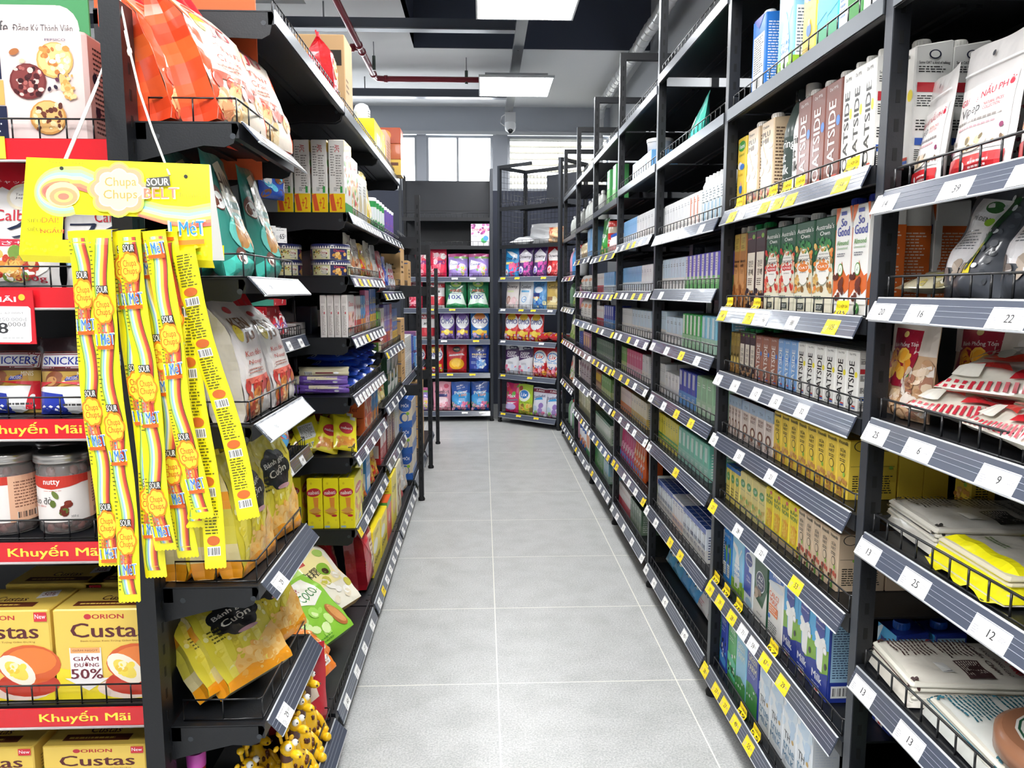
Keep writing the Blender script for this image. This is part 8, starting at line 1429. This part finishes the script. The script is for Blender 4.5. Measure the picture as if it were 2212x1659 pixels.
sk = MB(); art(sk, lambda x, y, o: (x - .09, y - .09, .0362 + o), .18, .18, [('e', '#e8e4dc', .5, .5, .44, .44), ('e', '#2c5c44', .5, .5, .42, .42), ('e', '#e8e4dc', .5, .5, .4, .4), ('e', '#7a4c38', .5, .5, .37, .37), ('e', '#e8dc5c', .3, .64, .04, .12, -30), ('e', '#d8c850', .38, .68, .04, .12, -10), ('e', '#c8302c', .62, .7, .09, .09), ('T', '#f4f0e8', 'BROWN RICE', .5, .48, .6, .08), ('T', '#f4f0e8', 'Khối lượng tịnh', .5, .36, .44, .05), ('T', '#f4f0e8', 'NW: 200g', .5, .27, .3, .05)], 'g', False, .0004, .0002); ps.append(('round_label', sk.mesh('round_label')))
reg('brownrice', 'rice_paper_pack', 'pack', ps, .21, .21, .036)
put('brownrice', .845, .965, zA[2] + .046, RZ, 'round brown rice paper pack with a ringed label, lying on top')
pouch('bunpack', .16, .2, .05, '#2c6c34', [('l', '#b8d850', .05, .1, .95, .95, 12), ('e', '#f0e42c', .5, .5, .26, .14), ('T', '#2c5c2c', 'BÚN', .5, .53, .3, .08), ('T', '#2c5c2c', 'GẠO', .5, .45, .24, .05)], kind='pillow', name='noodle_bag', cat='bag')
put('bunpack', .80, 1.22, zA[1] + .03, RZ, 'green striped rice noodle bag on the low shelf', rx=-1.2); put('bunpack', .80, 1.03, zA[1] + .03, RZ, 'green striped rice noodle bag nearer the camera, low shelf', rx=-1.2)

# ------------------------------------------------------------------ price tags
def tagmesh(key, c, price, small='.000đ', w=.076, h=.036, flap=False):
    mb = MB(); mb.box(-w / 2, w / 2, -.0004, .0004, 0, h, mat(c, 'm')); tc = '#3a3a3c'
    els = [('l', '#8a8c90' if c[1] == 'f' and c[3] == 'f' else '#8a7c28', .08, .82, .8, .9, 1), ('l', '#a0a2a6', .06, .12, .3, .5, 4), ('T', tc, price, .55, .44, 0, .34), ('t', '#9a9ca0', small, .82, .48, .2, .2), ('t', '#66686c', 'ĐVT: GÓI', .82, .12, .2, .1)]
    art(mb, lambda x, y, o: (x - w / 2, -.0004 - o, y), w, h, els, 'm', False, .0002, .00006)
    if flap:
        vs = [(-w / 2 * .9, 0, h), (w / 2 * .9, 0, h), (w / 2 * .9, .004, h + .02), (-w / 2 * .9, .004, h + .02), (w / 2 * .95, -.004, h + .037), (-w / 2 * .85, -.002, h + .037)]
        fm = mat('#ffe01c', 'm'); mb.add(vs, [(0, 1, 2, 3), (3, 2, 4, 5)], fm); mb.add([(x, y + .0005, z) for x, y, z in vs], [(3, 2, 1, 0), (5, 4, 2, 3)], fm)
        art(mb, lambda x, y, o: (x - w / 2, (.004 * min(1, y / .02) - max(0, y - .02) / .017 * .007) - .0006 - o, h + y), w, .037, [('T', '#3c3814', 'TỪ 2 HỘP GIÁ', .5, .72, .8, .24), ('T', '#3c3814', price, .5, .36, .8, .24)], 'm', False, .0004, .0002)
    reg(key, 'price_tag', 'price tag', [(None, mb.mesh('price_tag'))], w, .001, h)
TG = {}
def ptag(col, price, flap=False, w=.076):
    k = (col, price, flap, w)
    if k not in TG: TG[k] = 'tag%d' % len(TG); tagmesh(TG[k], {'w': '#f6f6f4', 'y': '#fbdc2a'}[col], price, flap=flap, w=w)
    return TG[k]
CN = {'w': 'white', 'y': 'yellow'}
def rtags(bay, sh, lst, w=.060):
    z = RB[bay][2][sh]
    for j, e in enumerate(lst):
        y, col, price = e[:3]; flap = len(e) > 3
        put(ptag(col, price, flap, w), .6985, y, z - .0375, RZ, CN[col] + (' flagged' if flap else '') + ' price tag' + (' reading ' + price if bay == 'A' else '') + ', ' + ORD[j] + ' from far post, ' + pl(bay, sh), 'price tags, ' + pl(bay, sh), rx=-.44)
rtags('A', 6, ((1.325, 'w', '14'), (1.125, 'w', '39'), (.97, 'w', '45')), .076); rtags('A', 5, ((1.315, 'w', '20'), (1.195, 'w', '16'), (.99, 'w', '22')), .076)
rtags('A', 4, ((1.31, 'w', '25'), (1.175, 'w', '6'), (.985, 'w', '9')), .076); rtags('A', 3, ((1.31, 'w', '13'), (1.16, 'w', '25'), (.975, 'w', '12')), .076); rtags('A', 2, ((1.30, 'w', '13'), (1.145, 'w', '13'), (.98, 'w', '18')), .076); rtags('A', 1, ((1.29, 'w', '21'), (1.12, 'w', '17')), .076)
Y7 = lambda *a: a
rtags('B', 6, ((2.150, 'y', '30', 1), (2.070, 'w', '35'), (1.901, 'y', '33', 1), (1.814, 'y', '39', 1), (1.740, 'y', '54', 1), (1.493, 'y', '54', 1)))
rtags('B', 5, ((2.201, 'y', '68', 1), (1.982, 'y', '73', 1), (1.875, 'w', '96'), (1.700, 'w', '88'), (1.504, 'y', '105', 1)))
rtags('B', 4, ((2.223, 'w', '15'), (2.070, 'w', '14'), (1.907, 'w', '12'), (1.773, 'w', '32'), (1.625, 'w', '32')))
rtags('B', 3, ((2.245, 'w', '53'), (2.014, 'w', '53'), (1.785, 'w', '21')))
rtags('B', 2, ((2.232, 'y', '27'), (2.003, 'w', '28'), (1.826, 'w', '22'), (1.611, 'y', '53')))
rtags('B', 1, ((2.232, 'y', '39', 1), (2.134, 'y', '39', 1), (2.025, 'y', '28', 1), (1.934, 'w', '71'), (1.856, 'w', '59'), (1.768, 'y', '67', 1), (1.657, 'y', '29')))
rtags('B', 0, ((2.259, 'y', '38'), (2.138, 'y', '27'), (2.055, 'y', '27'), (1.961, 'y', '49', 1), (1.856, 'y', '55', 1)))
rtags('C', 6, ((3.0, 'w', '33'), (2.75, 'w', '30'), (2.45, 'w', '31'))); rtags('C', 5, ((2.98, 'w', '30'), (2.6, 'w', '32')))
rtags('C', 4, ((3.103, 'w', '29'), (2.865, 'w', '29'), (2.649, 'y', '30'), (2.452, 'w', '32')))
rtags('C', 3, ((3.103, 'w', '29'), (2.888, 'w', '36'), (2.694, 'y', '33'), (2.501, 'y', '35'))); rtags('C', 2, ((3.129, 'w', '28'), (2.681, 'y', '31')))
rtags('C', 1, ((3.146, 'w', '30'), (2.972, 'w', '30'), (2.733, 'y', '32'), (2.588, 'y', '34'))); rtags('C', 0, ((3.129, 'w', '40'), (2.979, 'w', '41'), (2.787, 'w', '42'), (2.501, 'w', '42')))
for bay in 'DEFG':
    y0, y1, zs, _ = RB[bay]
    for sh in range(0, 7 if bay != 'G' else 5):
        n = rnd.choice((4, 5, 6)); 
        rtags(bay, sh, tuple((y1 - .06 - (y1 - y0 - .12) * (q + rnd.uniform(-.2, .2)) / (n - 1), rnd.choice('wwwwy') if not (bay == 'D' and sh == 3 and q < 3) else 'y', str(rnd.choice((12, 18, 25, 32, 49)))) for q in range(n)))
def ltags(b, sh, lst, w=.055):
    z = LB[b][2][sh]; xf = .425 if sh == 0 else .648 if b == 'M' else .485
    for j, (y, col, price) in enumerate(lst):
        put(ptag(col, price, False, w), -(xf - .0215), y, z - .0375, LZ, CN[col] + ' price tag, ' + ORD[j] + ' from near end, ' + lpl(b, sh), 'price tags, ' + lpl(b, sh), rx=-.44)
ltags('M', 2, ((2.50, 'w', '69'), (2.66, 'w', '89'))); ltags('M', 1, ((2.45, 'w', '63'), (2.62, 'w', '49'))); ltags('M', 0, ((2.14, 'w', '60'), (2.32, 'w', '11'), (2.48, 'w', '27'), (2.66, 'w', '35')))
ltags('N', 6, tuple((2.84 + q * .085, 'w', '42') for q in range(10))); ltags('N', 5, tuple((2.86 + q * .11, 'y' if q in (1, 3) else 'w', '35') for q in range(8))); ltags('N', 4, tuple((2.83 + q * .1, 'y' if q == 3 else 'w', '13') for q in range(9))); ltags('N', 3, tuple((2.83 + q * .085, 'w', '21') for q in range(10)))
ltags('N', 2, tuple((2.83 + q * .19, 'w', '20') for q in range(5))); ltags('N', 1, ((2.82, 'y', '12'),) + tuple((2.98 + q * .15, 'w', '20') for q in range(5))); ltags('N', 0, tuple((2.86 + q * .12, 'w' if q != 1 else 'y', '29') for q in range(7)))
for sh, n in ((5, 6), (4, 6), (3, 6), (2, 5), (1, 5), (0, 6)): ltags('O', sh, tuple((3.76 + q * .78 / (n - 1), 'y' if q == 0 and sh in (3, 4) else 'w', '24') for q in range(n)))
for sh, ys in ((2, (1.66,)), (1, (1.66,))): put(ptag('w', '29', False, .07), -.4487, ys[0], wz[sh] - .0355, LZ, 'white price tag reading 29 on the ' + ('upper', 'lower')[sh == 1] + ' rice roll rail', 'price tags on the rice roll rails', rx=-.757)
for sh, l in ((5, 'uppermost'), (4, 'second highest'), (3, 'middle')):
    mb = MB(); w_ = .40; mb.box(-w_ / 2, w_ / 2, -.0005, .0005, 0, .046, mat('#f4f4f2', 'p')); art(mb, lambda x, y, o: (x - w_ / 2, -.0005 - o, y), w_, .046, [('l', '#b4b8bc', .05, .15, .3, .6, 4), ('l', '#c0c4c8', .35, .2, .95, .5, 3), ('T', '#8a8e94', ('46', '38', '29')[sh - 3], .2, .5, 0, .3)], 'p', False, .0002, .00006)
    reg('lstrip%d' % sh, 'label_strip', 'label strip', [(None, mb.mesh('label_strip'))], w_, .001, .046)
    put('lstrip%d' % sh, -.4487, 1.807, wz[sh] - .0355, LZ, 'long white label strip along the ' + l + ' rail of the wing rack', rx=-.757)
def dtags(ang, fx, lst):
    for sh, us in lst:
        for j, (u, col) in enumerate(us):
            x, y = fx(u); put(ptag(col, '165', False, .06), x, y, EZ[sh] - .038, ang, CN[col] + ' price tag, ' + ORD[j] + ' from outer post, ' + ('bottom' if sh == 0 else ORD[sh]) + ' shelf, ' + ('angled' if ang else 'straight') + ' detergent display', 'price tags of the detergent displays', rx=-.44)
dtags(0, lambda u: (E1N(u), E1Y - .0235), ((0, ((1003, 'w'), (1040, 'w'))), (1, ((937, 'y'), (972, 'y'), (1020, 'y'))), (2, ((960, 'w'), (1028, 'y'))), (3, ((933, 'y'), (978, 'y'))), (4, ((984, 'w'), (1022, 'w')))))
dtags(E2A, lambda u: at2(u, -.0235), ((0, ((.08, 'y'), (.28, 'y'), (.5, 'y'))), (1, ((.08, 'y'), (.42, 'y'))), (2, ((.08, 'w'), (.56, 'w'))), (3, ((.08, 'w'), (.31, 'y'), (.46, 'y'), (.66, 'w'))), (4, ((.08, 'y'), (.26, 'y'), (.58, 'y')))))
for j, (y, dz) in enumerate(((2.56, 0), (2.66, 0))):
    put(ptag('w', ('57', '65')[j], False, .04), -.699 + .01 * j, y, 1.46, LZ - .9, 'small white tag hanging from a display hook, ' + ('nearer', 'further')[j] + ' one', 'hook tags', s=(1, 1, 1.4))
print('PLACED', NPUT, 'BACK', len(BACK), 'OBJ', len(bpy.data.objects))
